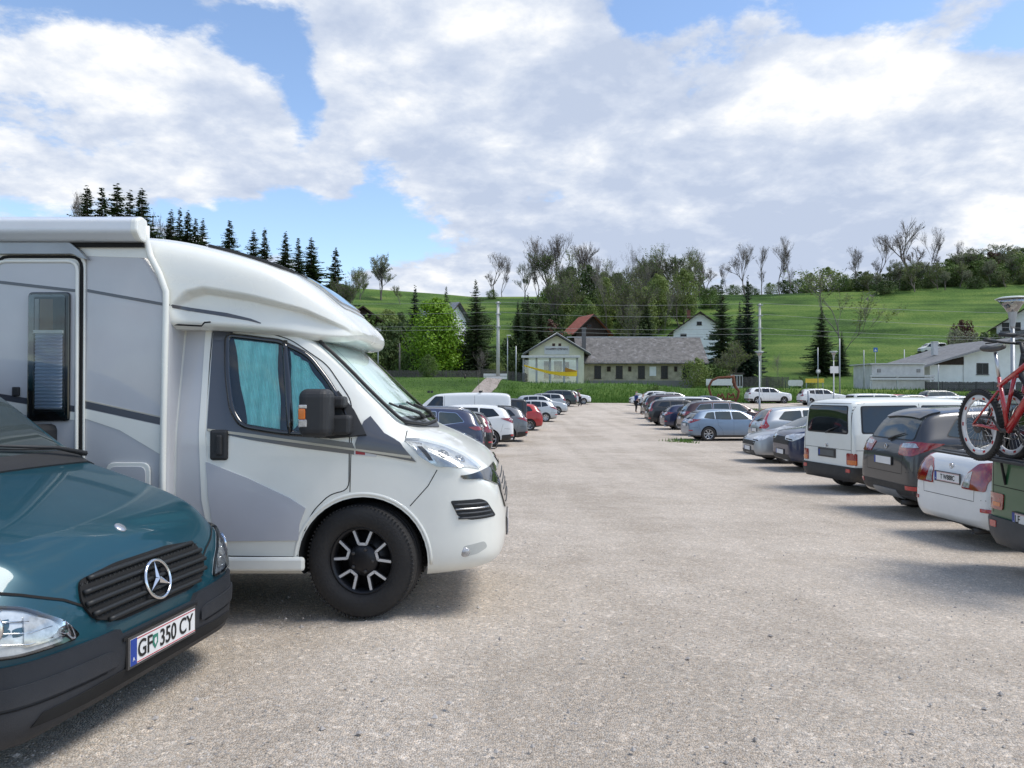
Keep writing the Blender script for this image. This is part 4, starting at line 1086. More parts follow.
def grass_mat():
    m, nt, b = newmat('meadow grass'); tc = N(nt, 'ShaderNodeTexCoord')
    P = tc.outputs['Object']
    n1 = N(nt, 'ShaderNodeTexNoise', Scale=.05, Detail=5.0, Roughness=.6); nt.links.new(P, n1.inputs['Vector'])
    mp = N(nt, 'ShaderNodeMapping'); mp.inputs['Scale'].default_value = (.05, .05, 1.1); nt.links.new(P, mp.inputs[0])
    n2 = N(nt, 'ShaderNodeTexNoise', Scale=.7, Detail=4.0); nt.links.new(mp.outputs[0], n2.inputs['Vector'])
    n3 = N(nt, 'ShaderNodeTexNoise', Scale=2.2, Detail=6.0, Roughness=.75); nt.links.new(P, n3.inputs['Vector'])
    ad = N(nt, 'ShaderNodeMath', operation='ADD'); nt.links.new(n1.outputs[0], ad.inputs[0]); nt.links.new(n2.outputs[0], ad.inputs[1])
    a2 = N(nt, 'ShaderNodeMath', operation='MULTIPLY_ADD'); a2.inputs[1].default_value = .8; nt.links.new(n3.outputs[0], a2.inputs[0]); nt.links.new(ad.outputs[0], a2.inputs[2])
    mr = N(nt, 'ShaderNodeMapRange'); mr.inputs[1].default_value = 1.15; mr.inputs[2].default_value = 1.65; nt.links.new(a2.outputs[0], mr.inputs[0])
    cr = N(nt, 'ShaderNodeValToRGB'); e = cr.color_ramp.elements
    e[0].position = 0; e[0].color = (.032, .070, .014, 1); e[1].position = 1; e[1].color = (.175, .235, .055, 1)
    k = e.new(.5); k.color = (.088, .162, .032, 1)
    nt.links.new(mr.outputs[0], cr.inputs[0]); nt.links.new(cr.outputs[0], b.inputs['Base Color'])
    b.inputs['Roughness'].default_value = .9; b.inputs['Specular IOR Level'].default_value = .15
    bp = N(nt, 'ShaderNodeBump', Strength=.9, Distance=.5); nt.links.new(n3.outputs[0], bp.inputs['Height']); nt.links.new(bp.outputs[0], b.inputs['Normal'])
    return m
def gravel_mat(name='parking gravel', base=((.405, .352, .285), (.53, .468, .388), (.47, .412, .338))):
    m, nt, b = newmat(name); tc = N(nt, 'ShaderNodeTexCoord'); P = tc.outputs['Object']
    big = N(nt, 'ShaderNodeTexNoise', Scale=.35, Detail=7.0, Roughness=.65); nt.links.new(P, big.inputs['Vector'])
    med = N(nt, 'ShaderNodeTexNoise', Scale=2.6, Detail=5.0, Roughness=.6); nt.links.new(P, med.inputs['Vector'])
    ad0 = N(nt, 'ShaderNodeMath', operation='MULTIPLY_ADD'); ad0.inputs[1].default_value = .45
    nt.links.new(med.outputs[0], ad0.inputs[0]); nt.links.new(big.outputs[0], ad0.inputs[2])
    mpt = N(nt, 'ShaderNodeMapping'); mpt.inputs['Scale'].default_value = (1.3, .05, 0); mpt.inputs['Rotation'].default_value = (0, 0, R(4)); nt.links.new(P, mpt.inputs[0])
    trk = N(nt, 'ShaderNodeTexNoise', Scale=1.0, Detail=3.0, Distortion=.4); nt.links.new(mpt.outputs[0], trk.inputs['Vector'])
    ad = N(nt, 'ShaderNodeMath', operation='MULTIPLY_ADD'); ad.inputs[1].default_value = .5; ad1 = N(nt, 'ShaderNodeMath', operation='SUBTRACT'); ad1.inputs[1].default_value = .25
    nt.links.new(trk.outputs[0], ad.inputs[0]); nt.links.new(ad0.outputs[0], ad.inputs[2]); nt.links.new(ad.outputs[0], ad1.inputs[0]); ad = ad1
    cr = N(nt, 'ShaderNodeValToRGB'); e = cr.color_ramp.elements
    e[0].position = .58; e[0].color = (*base[0], 1); e[1].position = .88; e[1].color = (*base[1], 1); k = e.new(.72); k.color = (*base[2], 1)
    nt.links.new(ad.outputs[0], cr.inputs[0])
    v = N(nt, 'ShaderNodeTexVoronoi', Scale=105.0); nt.links.new(P, v.inputs['Vector'])
    v2 = N(nt, 'ShaderNodeTexVoronoi', Scale=36.0); nt.links.new(P, v2.inputs['Vector'])
    hs = N(nt, 'ShaderNodeSeparateColor'); nt.links.new(v.outputs['Color'], hs.inputs[0])
    h2 = N(nt, 'ShaderNodeSeparateColor'); nt.links.new(v2.outputs['Color'], h2.inputs[0])
    # stones: brightness per cell
    mr = N(nt, 'ShaderNodeMapRange'); mr.inputs[3].default_value = .68; mr.inputs[4].default_value = 1.30; nt.links.new(hs.outputs[0], mr.inputs[0])
    mr2 = N(nt, 'ShaderNodeMapRange'); mr2.inputs[1].default_value = .8; mr2.inputs[2].default_value = 1.; mr2.inputs[3].default_value = 1.; mr2.inputs[4].default_value = 1.35; nt.links.new(h2.outputs[1], mr2.inputs[0])
    mu = N(nt, 'ShaderNodeMath', operation='MULTIPLY'); nt.links.new(mr.outputs[0], mu.inputs[0]); nt.links.new(mr2.outputs[0], mu.inputs[1])
    sc = N(nt, 'ShaderNodeVectorMath', operation='SCALE'); nt.links.new(cr.outputs[0], sc.inputs[0]); nt.links.new(mu.outputs[0], sc.inputs['Scale'])
    # cold and warm stones
    cw = N(nt, 'ShaderNodeMix', data_type='RGBA', blend_type='MULTIPLY'); cw.inputs[0].default_value = 1
    cm = N(nt, 'ShaderNodeMix', data_type='RGBA'); cm.inputs[6].default_value = (1.05, .99, .94, 1); cm.inputs[7].default_value = (.93, .98, 1.06, 1)
    nt.links.new(hs.outputs[2], cm.inputs[0]); nt.links.new(sc.outputs[0], cw.inputs[6]); nt.links.new(cm.outputs[2], cw.inputs[7])
    nt.links.new(cw.outputs[2], b.inputs['Base Color'])
    b.inputs['Roughness'].default_value = .92; b.inputs['Specular IOR Level'].default_value = .2
    hh = N(nt, 'ShaderNodeMath', operation='SUBTRACT'); hh.inputs[0].default_value = .6; nt.links.new(v.outputs['Distance'], hh.inputs[1])
    bp = N(nt, 'ShaderNodeBump', Strength=.75, Distance=.012); nt.links.new(hh.outputs[0], bp.inputs['Height'])
    bp2 = N(nt, 'ShaderNodeBump', Strength=.5, Distance=.05); nt.links.new(med.outputs[0], bp2.inputs['Height']); nt.links.new(bp2.outputs[0], bp.inputs['Normal'])
    nt.links.new(bp.outputs[0], b.inputs['Normal'])
    return m
GRASS = grass_mat(); GRAV = gravel_mat()
def rng(a, b, s): 
    out = []; x = a
    while x < b: out.append(x); x += s
    return out + [b]
def lot_edge(x):   # far edge of the gravel as a function of x
    far = 81.5 + .25 * math.sin(x * .9) + .2 * math.sin(x * 2.3 + 1)
    near = 58.5 + .3 * math.sin(x * .7)
    return lerp(near, far, sstep(-4.5, -1.5, x - 2.0))
xs = rng(-420, -60, 20) + rng(-57, 90, 3) + rng(100, 460, 20); ys = rng(-60, 50, 5) + rng(52, 112, 1.5) + rng(114, 260, 3) + rng(270, 900, 30)
def under(x, y):
    z = terr(x, y)
    if y < lot_edge(x) - .2 and -70 < x < 110: z -= .25 if y < lot_edge(x) - 1.5 else .06
    return z
tag(link('meadow_ground', grid_mesh('meadow_ground', xs, ys, under, [GRASS])), kind='structure')
# gravel lot: sheet following the ground
lx = rng(-60, 100, 1.6); ly = rng(-30, 40, 2) + rng(41, 56, 1)
vs = []; fs = []
rowsn = 60
def lotz(x, y): return gz(x, y) + .004
me = bpy.data.meshes.new('gravel_lot'); V = []; Fc = []
K = 64
for x in lx:
    e = lot_edge(x)
    for j in range(K + 1):
        t = j / K; y = -30 + (e + 30) * t
        V.append((x, y, max(gz(x, y), terr(x, y) - .02 if y > 57 else -9) + .012))
for i in range(len(lx) - 1):
    for j in range(K): Fc.append((i * (K + 1) + j, (i + 1) * (K + 1) + j, (i + 1) * (K + 1) + j + 1, i * (K + 1) + j + 1))
me.from_pydata(V, [], Fc); me.materials.append(GRAV); me.polygons.foreach_set('use_smooth', [True] * len(Fc)); me.update()
tag(link('gravel_car_park', me), kind='structure')
# footpath up the left lawn
pts = [(X(462, 60), 59), (X(468, 66), 66), (X(478, 74), 74), (X(489, 84), 84), (X(496, 93), 93), (X(500, 100), 100)]
V = []; 
for i in range(31):
    t = i / 30 * (len(pts) - 1); k = min(int(t), len(pts) - 2); p = Vector(pts[k]).lerp(Vector(pts[k + 1]), t - k)
    for s in (-1, -.4, .4, 1): x = p.x + s * .85; V.append((x, p.y, terr(x, p.y) + .05))
me = bpy.data.meshes.new('footpath'); me.from_pydata(V, [], [(i * 4 + j, i * 4 + j + 1, i * 4 + j + 5, i * 4 + j + 4) for i in range(30) for j in range(3)])
me.materials.append(gravel_mat('path gravel', ((.22, .19, .16), (.34, .30, .26), (.28, .24, .21)))); tag(link('footpath', me), kind='structure')

# ------------------------------------------------------------------ grass blades
def blades(name, spots, hmin, hmax, m, n_per=6, spread=.35, wid=.03):
    V = []; Fc = []
    for (x, y, z, k) in spots:
        for i in range(n_per):
            bx, by = x + random.gauss(0, spread), y + random.gauss(0, spread); h = random.uniform(hmin, hmax) * k
            zz = terr(bx, by) - .03 if z is None else z; a = random.uniform(0, 6.28); w = wid * random.uniform(.6, 1.4); l = h * random.uniform(0, .5); b = random.uniform(0, 6.28)
            i0 = len(V); V += [(bx - w * math.cos(a), by - w * math.sin(a), zz), (bx + w * math.cos(a), by + w * math.sin(a), zz), (bx + l * math.cos(b), by + l * math.sin(b), zz + h)]; Fc.append((i0, i0 + 1, i0 + 2))
    me = bpy.data.meshes.new(name); me.from_pydata(V, [], Fc); me.materials.append(m); return tag(link(name, me), kind='stuff')
gl = leafmat('grass blades', (.045, .12, .015), (.13, .23, .04), .7, .2)
sp = []
for i in range(3600):
    x = random.uniform(-3, 62); y = lot_edge(x) + abs(random.gauss(0, 4.5)) + .1
    if y < 96: sp.append((x, y, None, random.choice((.5, .8, 1, 1.5)) * (1.4 if random.random() < .12 else 1)))
tag(blades('bank_grass', sp, .15, .42, gl, 8, .45, .04), 'tall unmown grass on the bank at the far edge of the car park', 'grass')
sp = []
for i in range(1500):
    x = random.uniform(-34, 1); y = random.uniform(58.5, 96); sp.append((x, y, None, 1))
tag(blades('lawn_grass', sp, .06, .18, gl, 6, .7, .04), 'short lawn on the slope left of the footpath', 'grass')
sp = []
for (px, d, n, wx_) in ((681, 33.4, 22, .28), (688, 32.9, 10, .2), (752, 68, 160, 3.5), (738, 68, 60, 2.2), (742, 66, 60, 3)):
    for i in range(n):
        x = X(px, d) + random.gauss(0, wx_); y = d + random.gauss(0, .35 + wx_ * .12); sp.append((x, y, gz(x, y) - .01, 1))
tag(blades('verge_grass', sp, .06, .22, gl, 8, .12, .02), 'patches of grass growing between the parked cars', 'grass')
# loose stones close to the camera
def stones():
    V = []; Fc = []
    for i in range(5200):
        d = 2.6 + 9 * random.random() ** 1.6; x = X(random.uniform(-60, 1084), d) ; r = random.uniform(.003, .0075) * (1 + (random.random() < .04) * 1.4)
        z = gz(x, d) + .012 + r * .2; i0 = len(V)
        a = random.uniform(0, 6.28)
        pts = [(1, 0, 0), (0, 1, 0), (-1, 0, 0), (0, -1, 0), (0, 0, .8), (0, 0, -.6)]
        for p in pts:
            q = Vector(p) * r * random.uniform(.7, 1.3); V.append((x + q.x * math.cos(a) - q.y * math.sin(a), d + q.x * math.sin(a) + q.y * math.cos(a), z + q.z))
        Fc += [(i0, i0 + 1, i0 + 4), (i0 + 1, i0 + 2, i0 + 4), (i0 + 2, i0 + 3, i0 + 4), (i0 + 3, i0, i0 + 4), (i0 + 1, i0, i0 + 5), (i0 + 2, i0 + 1, i0 + 5), (i0 + 3, i0 + 2, i0 + 5), (i0, i0 + 3, i0 + 5)]
    me = bpy.data.meshes.new('loose_stones'); me.from_pydata(V, [], Fc)
    me.materials.append(leafmat('stone chips', (.17, .155, .145), (.50, .47, .44), .9, 0)); tag(link('loose_stones', me), 'small loose stone chips scattered over the gravel', 'gravel', kind='stuff')
stones()

# ------------------------------------------------------------------ vegetation prototypes
bark = mat('bark', (.19, .16, .14), .9, var=.4, scale=6, bump=.6, bscale=15)
bark_l = mat('pale bark', (.20, .18, .16), .9, var=.4, scale=6, bump=.4, bscale=15)
needle = leafmat('spruce needles', (.028, .055, .022), (.085, .125, .045), .7, .08)
needle2 = leafmat('blue spruce needles', (.012, .030, .018), (.040, .066, .036), .7, .08)
leaf_b = leafmat('bright maple leaves', (.085, .20, .012), (.25, .40, .03), .5, .3)
leaf_y = leafmat('young spring leaves', (.10, .155, .03), (.24, .29, .09), .6, .3)
leaf_d = leafmat('dark bush leaves', (.032, .060, .018), (.085, .125, .035), .6, .2)
leaf_m = leafmat('mid green leaves', (.06, .115, .025), (.14, .20, .05), .6, .25)
leaf_w = leafmat('blossoming leaves', (.14, .18, .08), (.34, .36, .24), .7, .2)
leaf_r = leafmat('copper leaves', (.05, .02, .015), (.11, .045, .03), .6, .2)
def conifer(seed, dens=1.0, wide=.17, m=needle):
    """unit height 1 conifer; crown and trunk meshes"""
    rnd = random.Random(seed); T = MB(); T.use(bark); T.tube([(0, 0, 0), (0, 0, .5), (0, 0, .98)], [.014, .008, .001], 7)
    V = []; Fc = []; lv = int(40 * dens)
    for i in range(lv):
        t = i / lv; z = .07 + .91 * t ** .93; rad = wide * (1 - t) ** .95 * rnd.uniform(.7, 1.15) + .006
        nb = max(6, int(19 * (1 - t * .6)))
        a0 = rnd.uniform(0, 6.28)
        for k in range(nb):
            a = a0 + 6.28 * k / nb + rnd.uniform(-.2, .2); L = rad * rnd.uniform(.4, 1.25); zz = z + rnd.uniform(-.032, .032)
            dr = .42 * (1 - t) + .05
            ca, sa = math.cos(a), math.sin(a); ns = max(3, int(L / .011))
            T.tube([(0, 0, zz), (ca * L * .9, sa * L * .9, zz - L * dr * .7)], [.002, .0006], 3, caps=False) if i % 2 == 0 else None
            for s in range(ns):
                q = (s + .7) / ns; r = L * q; w = .0098 * (1.35 - q * .7) * rnd.uniform(.8, 1.5) * (.35 + .65 * (1 - t)); pz = zz - L * dr * q + L * .22 * q * q
                for sg in (-1, 1):
                    cx, cy = ca * r, sa * r; ox, oy = -sa * sg * w * 2.2, ca * sg * w * 2.2; hx, hy = ca * w * 1.3, sa * w * 1.3; i0 = len(V)
                    dz = -w * rnd.uniform(.3, 1.5)
                    V += [(cx - hx * .4, cy - hy * .4, pz), (cx + hx, cy + hy, pz - w * .2), (cx + ox + hx * 1.2, cy + oy + hy * 1.2, pz + dz), (cx + ox * .7, cy + oy * .7, pz + dz - w * .3)]; Fc.append((i0, i0 + 1, i0 + 2, i0 + 3))
    # leader
    me = bpy.data.meshes.new('crown'); me.from_pydata(V, [], Fc); me.materials.append(m)
    return T.mesh('trunk'), me
def branchy(seed, levels=5, spread=.55, up=.75, trunk=.20, m=bark, r0=.011, leaves=None, nleaf=0, lsize=.008, ratio=.76, fork=(3, 4), twig=1):
    rnd = random.Random(seed); T = MB(); T.use(m); tips = []; B = []
    def grow(p, d, L, r, lv):
        n = 3; pts = [p]; q = p.copy(); dd = d.copy()
        for i in range(n):
            dd = (dd + Vector((rnd.gauss(0, .12), rnd.gauss(0, .12), rnd.gauss(.03, .06)))).normalized(); q = q + dd * L / n; pts.append(q.copy())
        rr = [r * (1 - .35 * i / n) for i in range(n + 1)]
        if lv == 0: rr[-1] = r * .15
        (B if lv < levels - 1 else B).append((pts, rr, 5 if lv > levels - 2 else 3))
        if lv <= 1: tips.extend(pts[1:])
        if lv > 0:
            k = rnd.randint(*fork)
            for j in range(k):
                a = rnd.uniform(0, 6.28); s = spread * rnd.uniform(.5, 1.25)
                side = Vector((math.cos(a), math.sin(a), 0)); nd = (dd * math.cos(s) + side * math.sin(s) + Vector((0, 0, up * .25))).normalized()
                at_ = pts[-1] if j < 2 else pts[rnd.randint(1, n)]
                grow(at_, nd, L * ratio * rnd.uniform(.75, 1.15), r * (.62 if j < 2 else .5), lv - 1)
    grow(Vector((0, 0, 0)), Vector((0, 0, 1)), trunk, r0, levels)
    zmax = max(max(p.z for p in b[0]) for b in B)
    TV = []; TF = []
    for p in tips:
        for k in range(twig):
            d = Vector((rnd.gauss(0, 1), rnd.gauss(0, 1), rnd.gauss(.5, .7))).normalized(); L = rnd.uniform(.02, .055) * 1.0; a = p / zmax; b_ = a + d * L; c = a + d * L * .5 + Vector((rnd.gauss(0, .008), rnd.gauss(0, .008), rnd.gauss(0, .008)))
            w_ = d.cross(Vector((rnd.gauss(0, 1), rnd.gauss(0, 1), rnd.gauss(0, 1)))).normalized() * .0007; i0 = len(TV)
            TV += [tuple(a - w_), tuple(a + w_), tuple(c + w_), tuple(b_), tuple(c - w_)]; TF.append((i0, i0 + 1, i0 + 2, i0 + 3, i0 + 4))
    T.add(TV, TF)
    for pts, rr, n in B: T.tube([p / zmax for p in pts], [max(x, .0009) / zmax for x in rr], n, caps=False)
    V = []; Fc = []
    if leaves:
        for i in range(nleaf):
            p = rnd.choice(tips) / zmax + Vector((rnd.gauss(0, .012), rnd.gauss(0, .012), rnd.gauss(0, .012))); s = lsize * rnd.uniform(.5, 1.5)
            u = Vector((rnd.gauss(0, 1), rnd.gauss(0, 1), rnd.gauss(0, 1))).normalized(); w = u.cross(Vector((rnd.gauss(0, 1), rnd.gauss(0, 1), rnd.gauss(0, 1)))).normalized(); i0 = len(V)
            V += [tuple(p + u * s), tuple(p + w * s * .8), tuple(p - u * s), tuple(p - w * s * .8)]; Fc.append((i0, i0 + 1, i0 + 2, i0 + 3))
    me = None
    if V: me = bpy.data.meshes.new('crown'); me.from_pydata(V, [], Fc); me.materials.append(leaves)
    return T.mesh('trunk'), me
def leafy(seed, m, w=.33, n=9000, ls=.013, base=.12, lobes=26, trunk=bark, up=1.0, droop=0):
    """dense crown: lobes of leaves spread through the volume"""
    rnd = random.Random(seed); T = MB(); T.use(trunk); T.tube([(0, 0, 0), (0, 0, .35), (.01, 0, .8)], [.022, .015, .004], 7)
    L = []
    for i in range(lobes):
        t = (i + rnd.random()) / lobes; z = base + (1 - base) * t * .93
        prof = math.sin(math.pi * min(1, (t * .80 + .20)) ** 1.25) ** .75 * w
        a = i * 2.4 + rnd.uniform(-.4, .4); r = prof * rnd.uniform(.35, .85)
        c = Vector((r * math.cos(a), r * math.sin(a), z)); s = prof * rnd.uniform(.38, .62) + .035; L.append((c, s))
        T.tube([(0, 0, max(.05, z - .18)), tuple(c * .6 + Vector((0, 0, z * .38 - .03))), tuple(c)], [.008, .005, .002], 4, caps=False)
    V = []; Fc = []
    for i in range(n):
        c, s = rnd.choice(L); d = Vector((rnd.gauss(0, 1), rnd.gauss(0, 1), rnd.gauss(0, 1))).normalized(); k = rnd.random() ** .38
        p = c + Vector((d.x * s, d.y * s, d.z * s * .72)) * k * rnd.uniform(.85, 1.12)
        if p.z < base * .6: continue
        q = ls * rnd.uniform(.6, 1.4); nrm = (d + Vector((0, 0, .5)) + Vector((rnd.gauss(0, .5), rnd.gauss(0, .5), rnd.gauss(0, .5)))).normalized(); u = nrm.cross(Vector((rnd.gauss(0, 1), rnd.gauss(0, 1), rnd.gauss(0, 1)))).normalized(); w_ = nrm.cross(u); i0 = len(V)
        V += [tuple(p + u * q), tuple(p + w_ * q * .7), tuple(p - u * q), tuple(p - w_ * q * .7 - Vector((0, 0, q * droop)))]; Fc.append((i0, i0 + 1, i0 + 2, i0 + 3))
    me = bpy.data.meshes.new('crown'); me.from_pydata(V, [], Fc); me.materials.append(m)
    return T.mesh('trunk'), me
PROTO = {
 'spruce': [conifer(1, wide=.2), conifer(2, wide=.18), conifer(3, wide=.22), conifer(4, wide=.17, dens=.9)],
 'spruce_wide': [conifer(11, wide=.32, dens=1.15), conifer(12, wide=.29, dens=1.15, m=needle2), conifer(13, wide=.35, dens=1.15)],
 'bare': [branchy(21), branchy(22, spread=.45), branchy(23, spread=.62, trunk=.16), branchy(24, spread=.5, trunk=.26)],
 'budding': [branchy(31, leaves=leaf_y, nleaf=2600, lsize=.007, m=bark_l), branchy(32, leaves=leaf_y, nleaf=3400, spread=.5, lsize=.008), branchy(33, leaves=leaf_m, nleaf=3400, spread=.6, trunk=.15, lsize=.008)],
 'slim': [branchy(41, levels=4, spread=.30, trunk=.45, m=bark_l, r0=.008, leaves=leaf_y, nleaf=700, lsize=.007), branchy(42, levels=4, spread=.34, trunk=.5, m=bark_l, r0=.007)],
 'blossom': [branchy(51, levels=5, spread=.7, trunk=.14, leaves=leaf_w, nleaf=4200, lsize=.009), branchy(52, levels=5, spread=.8, trunk=.2, leaves=leaf_w, nleaf=3600, lsize=.010)],
 'maple': [leafy(61, leaf_b, .34, 15000, .013, .05, 34)],
 'green': [leafy(71, leaf_m, .40, 6000, .017, .06, 22), leafy(72, leaf_d, .42, 6000, .018, .05, 22), leafy(73, leaf_y, .36, 5000, .016, .1, 20)],
 'bush': [leafy(81, leaf_d, .65, 3200, .030, .02, 16), leafy(82, leaf_m, .7, 3200, .030, .02, 16), leafy(83, leaf_y, .6, 2600, .028, .02, 14), leafy(84, leaf_r, .6, 2600, .028, .02, 14)],
}
TREES = []
def tree(kind, var, px, d, top=None, h=None, name='tree', label=None, cat='tree', group=None, wide=1.0, zoff=0, x=None):
    x = X(px, d) if x is None else x; z = terr(x, d) - .15 + zoff
    if h is None: h = Z(top, d) - z
    t = thing(name, label, cat, (x, d, z), random.uniform(0, 6.28), group)
    tr, cr = PROTO[kind][var % len(PROTO[kind])]
    o = link('trunk', tr, t); o.scale = (h * wide, h * wide, h)
    if cr is not None: o = link('crown', cr, t); o.scale = (h * wide, h * wide, h)
    TREES.append(t)
    return t
# ------------------------------------------------------------------ the trees, one by one
G = 'spruces standing above the motorhome roof'
for i, (px, top, d, w) in enumerate([(86, 184, 170, 1), (101, 186, 172, .9), (116, 181, 170, 1), (129, 188, 173, .9), (141, 186, 169, 1)]):
    tree('spruce', i, px, d, top, name='spruce_tree', label='tall dark spruce, number %s from left of the five above the awning' % ('one', 'two', 'three', 'four', 'five')[i], group=G, wide=w * 1.65)
for i, (px, top, d, w) in enumerate([(170, 208, 176, .9), (179, 206, 178, .8), (187, 209, 177, 1), (195, 217, 176, .9), (202, 217, 179, .8)]):
    tree('spruce', i + 2, px, d, top, name='spruce_tree', label='dark spruce, number %s from left in the clump right of the awning end' % ('one', 'two', 'three', 'four', 'five')[i], group=G, wide=w * 1.5)
for i, (px, top, d, lb) in enumerate([(229, 219, 175, 'lone spruce between two clumps, above the roof window'), (253, 228, 170, 'left spruce of a close pair above the fairing'), (264, 226, 172, 'right spruce of a close pair above the fairing'),
        (285, 230, 172, 'left spruce of the last clump above the fairing nose'), (298, 237, 168, 'second spruce of the last clump above the fairing nose'), (311, 236, 165, 'broad brownish spruce above the fairing nose'), (335, 246, 150, 'single spruce lower down, left of the blossoming tree')]):
    tree('spruce', i + 1, px, d, top, name='spruce_tree', label=lb, group=G, wide=1.7 if i in (5, 6, 0) else 1.4)
tree('bare', 0, 78, 175, 188, name='bare_tree', label='bare thin tree just left of the five tall spruces', wide=.5)
tree('bare', 2, 152, 175, 205, name='bare_tree', label='bare thin tree between the two spruce clumps left', wide=.5)
tree('bare', 1, 163, 176, 222, name='bare_tree', label='small bare tree beside the second spruce clump', wide=.5)
tree('blossom', 0, 381, 200, 252, name='blossoming_tree', label='pale blossoming tree on the ridge above the green maple', wide=1.0)
for px, top, d, k in ((350, 268, 180, 0), (360, 266, 195, 1), (346, 280, 150, 2), (400, 285, 190, 0)):
    tree('budding', k, px, d, top, name='budding_tree', label='low budding tree on the ridge near px %d' % px if False else {350: 'low budding tree right of the last spruce', 360: 'thin budding tree left of the blossoming tree', 346: 'small light green tree below the last spruce', 400: 'low budding tree just right of the blossoming tree'}[px], wide=.9)
# around the maple
tree('maple', 0, 436, 104, 294, name='maple_tree', label='bright fresh green maple behind the left lawn fence', wide=1.08)
tree('green', 2, 388, 124, 306, name='leafy_tree', label='yellowish green tree left of the bright maple', wide=.9)
for px, top, d, w, lb in ((415, 284, 126, 1.0, 'dark spruce showing just behind the top of the maple, left side'), (446, 285, 130, .8, 'spruce tip showing right behind the maple top'), (476, 278, 106, .95, 'broad dark spruce right of the bright maple'),
        (399, 318, 120, 1, 'dark spruce left of the maple, low'), (367, 330, 122, 1.2, 'dark spruce behind the windscreen'), (382, 322, 124, 1.1, 'dark spruce behind the left street lamp')):
    tree('spruce_wide' if w < 1.2 else 'spruce_wide', int(px), px, d, top, name='spruce_tree', label=lb, wide=w * .85)
for i, (px, d, h) in enumerate([(366, 108, 6), (375, 112, 7.5), (386, 109, 6), (398, 110, 6.5), (409, 107, 5), (419, 108, 5), (452, 108, 5), (461, 107, 5.5), (484, 110, 5.5), (492, 109, 4.5), (518, 112, 5), (402, 116, 9), (372, 118, 10), (388, 115, 9), (512, 118, 7)]):
    tree('bush', 0 if i % 4 else 1, px, d, h=h, name='bush', cat='bush', group='dark bushes behind the left fence', label='dark bush in the thicket behind the left fence', wide=.75)
tree('bush', 2, 497, 100, h=2.6, name='bush', cat='bush', label='yellow green bush beside the tall mast and white fence banners', wide=.8)
tree('green', 0, 428, 93, h=3.2, name='sapling', label='young leafy sapling growing on the lawn before the fence', wide=.9)
tree('slim', 1, 479, 78, h=4.6, name='sapling', label='leafless sapling on the lawn near the footpath', wide=1.0)
# ridge above the path
tree('bare', 1, 494, 222, 251, name='bare_tree', label='wide bare tree on the ridge left of the station', wide=1.15)
tree('bare', 3, 502, 224, 256, name='bare_tree', label='second trunk of bare tree on the ridge left of the station', wide=.8)
tree('bush', 1, 492, 220, 289, name='bush', cat='bush', label='small bush at the foot of the ridge trees', wide=.8)
for px, top, d, k, w, lb in ((525, 262, 205, 0, .8, 'light green budding tree at the left edge of the tall bare grove'), (537, 240, 200, 3, .9, 'bare tree left in the tall grove above the station'), (549, 236, 202, 0, .9, 'tall bare tree second in the grove above the station'),
      (561, 234, 204, 1, .95, 'tallest bare tree of the grove above the station'), (573, 237, 201, 2, .85, 'bare tree fourth in the grove above the station'), (585, 247, 203, 0, .8, 'bare tree fifth in the grove above the station'), (593, 254, 200, 1, .75, 'bare tree sixth in the grove above the station')):
    tree('budding' if k == 0 and px == 525 else 'bare', k, px, d, top, name='bare_tree', label=lb, wide=w, group='trees on the ridge')
tree('green', 1, 590, 180, 262, name='leafy_tree', label='green leafy tree at the right side of the tall grove', wide=.6)
tree('spruce_wide', 0, 528, 118, 292, name='spruce_tree', label='dark spruce left of the station gable', wide=.85)
tree('spruce_wide', 2, 541, 122, 300, name='spruce_tree', label='dark spruce behind the station gable', wide=.9)
tree('spruce', 1, 518, 150, 300, name='spruce_tree', label='slender dark spruce on the left edge of the meadow strip')
for i, (px, top, d, k) in enumerate([(608, 256, 205, 3), (617, 272, 200, 0), (628, 271, 206, 1), (638, 280, 208, 2), (601, 270, 202, 0), (645, 284, 204, 1), (655, 275, 200, 3), (664, 262, 203, 2)]):
    tree('slim' if i in (0, 1, 4, 6) else 'bare', k, px, d, top, name='bare_tree', label='thin leafless tree between grove and budding trees, ' + ('first', 'third', 'fourth', 'fifth', 'second', 'sixth', 'seventh', 'eighth')[i] + ' from the left', wide=.8, group='trees on the ridge')
for px, top, d, k, w, lb in ((671, 270, 190, 1, 1.0, 'pale green budding tree above the white house roof'), (682, 252, 192, 2, .95, 'tall green budding tree above the white house'), (690, 262, 188, 0, .9, 'green budding tree right above the white house gable'), (657, 280, 185, 0, .9, 'low budding tree left of the white house')):
    tree('budding', k, px, d, top, name='budding_tree', label=lb, wide=w, group='trees on the ridge')
for px, top, d, k, w, lb in ((708, 251, 212, 2, 1.0, 'bare round tree on the ridge left of the two dark spruces'), (727, 262, 214, 3, .7, 'thin bare tree on the ridge behind the dark spruce'), (745, 245, 213, 0, 1.0, 'bare tree on the ridge above the right dark spruce'), (762, 246, 214, 1, .7, 'slender bare tree right of the dark spruces'),
      (780, 237, 212, 3, .8, 'tall bare tree of the pair above the meadow'), (790, 248, 213, 1, .7, 'shorter bare tree of the pair above the meadow'), (858, 247, 214, 0, .8, 'leaning bare tree on the ridge above the tall birch'), (881, 233, 216, 1, .9, 'bare tree on the ridge right of the birch'),
      (911, 224, 218, 2, 1.05, 'largest bare tree on the right ridge'), (929, 227, 219, 3, .7, 'slim bare tree beside the largest ridge tree'), (962, 240, 220, 1, .5, 'thin bare pole tree on the right ridge'), (700, 262, 210, 1, .7, 'small bare tree beside the round ridge tree')):
    tree('bare', k, px, d, top, name='bare_tree', label=lb, wide=w, group='trees on the ridge')
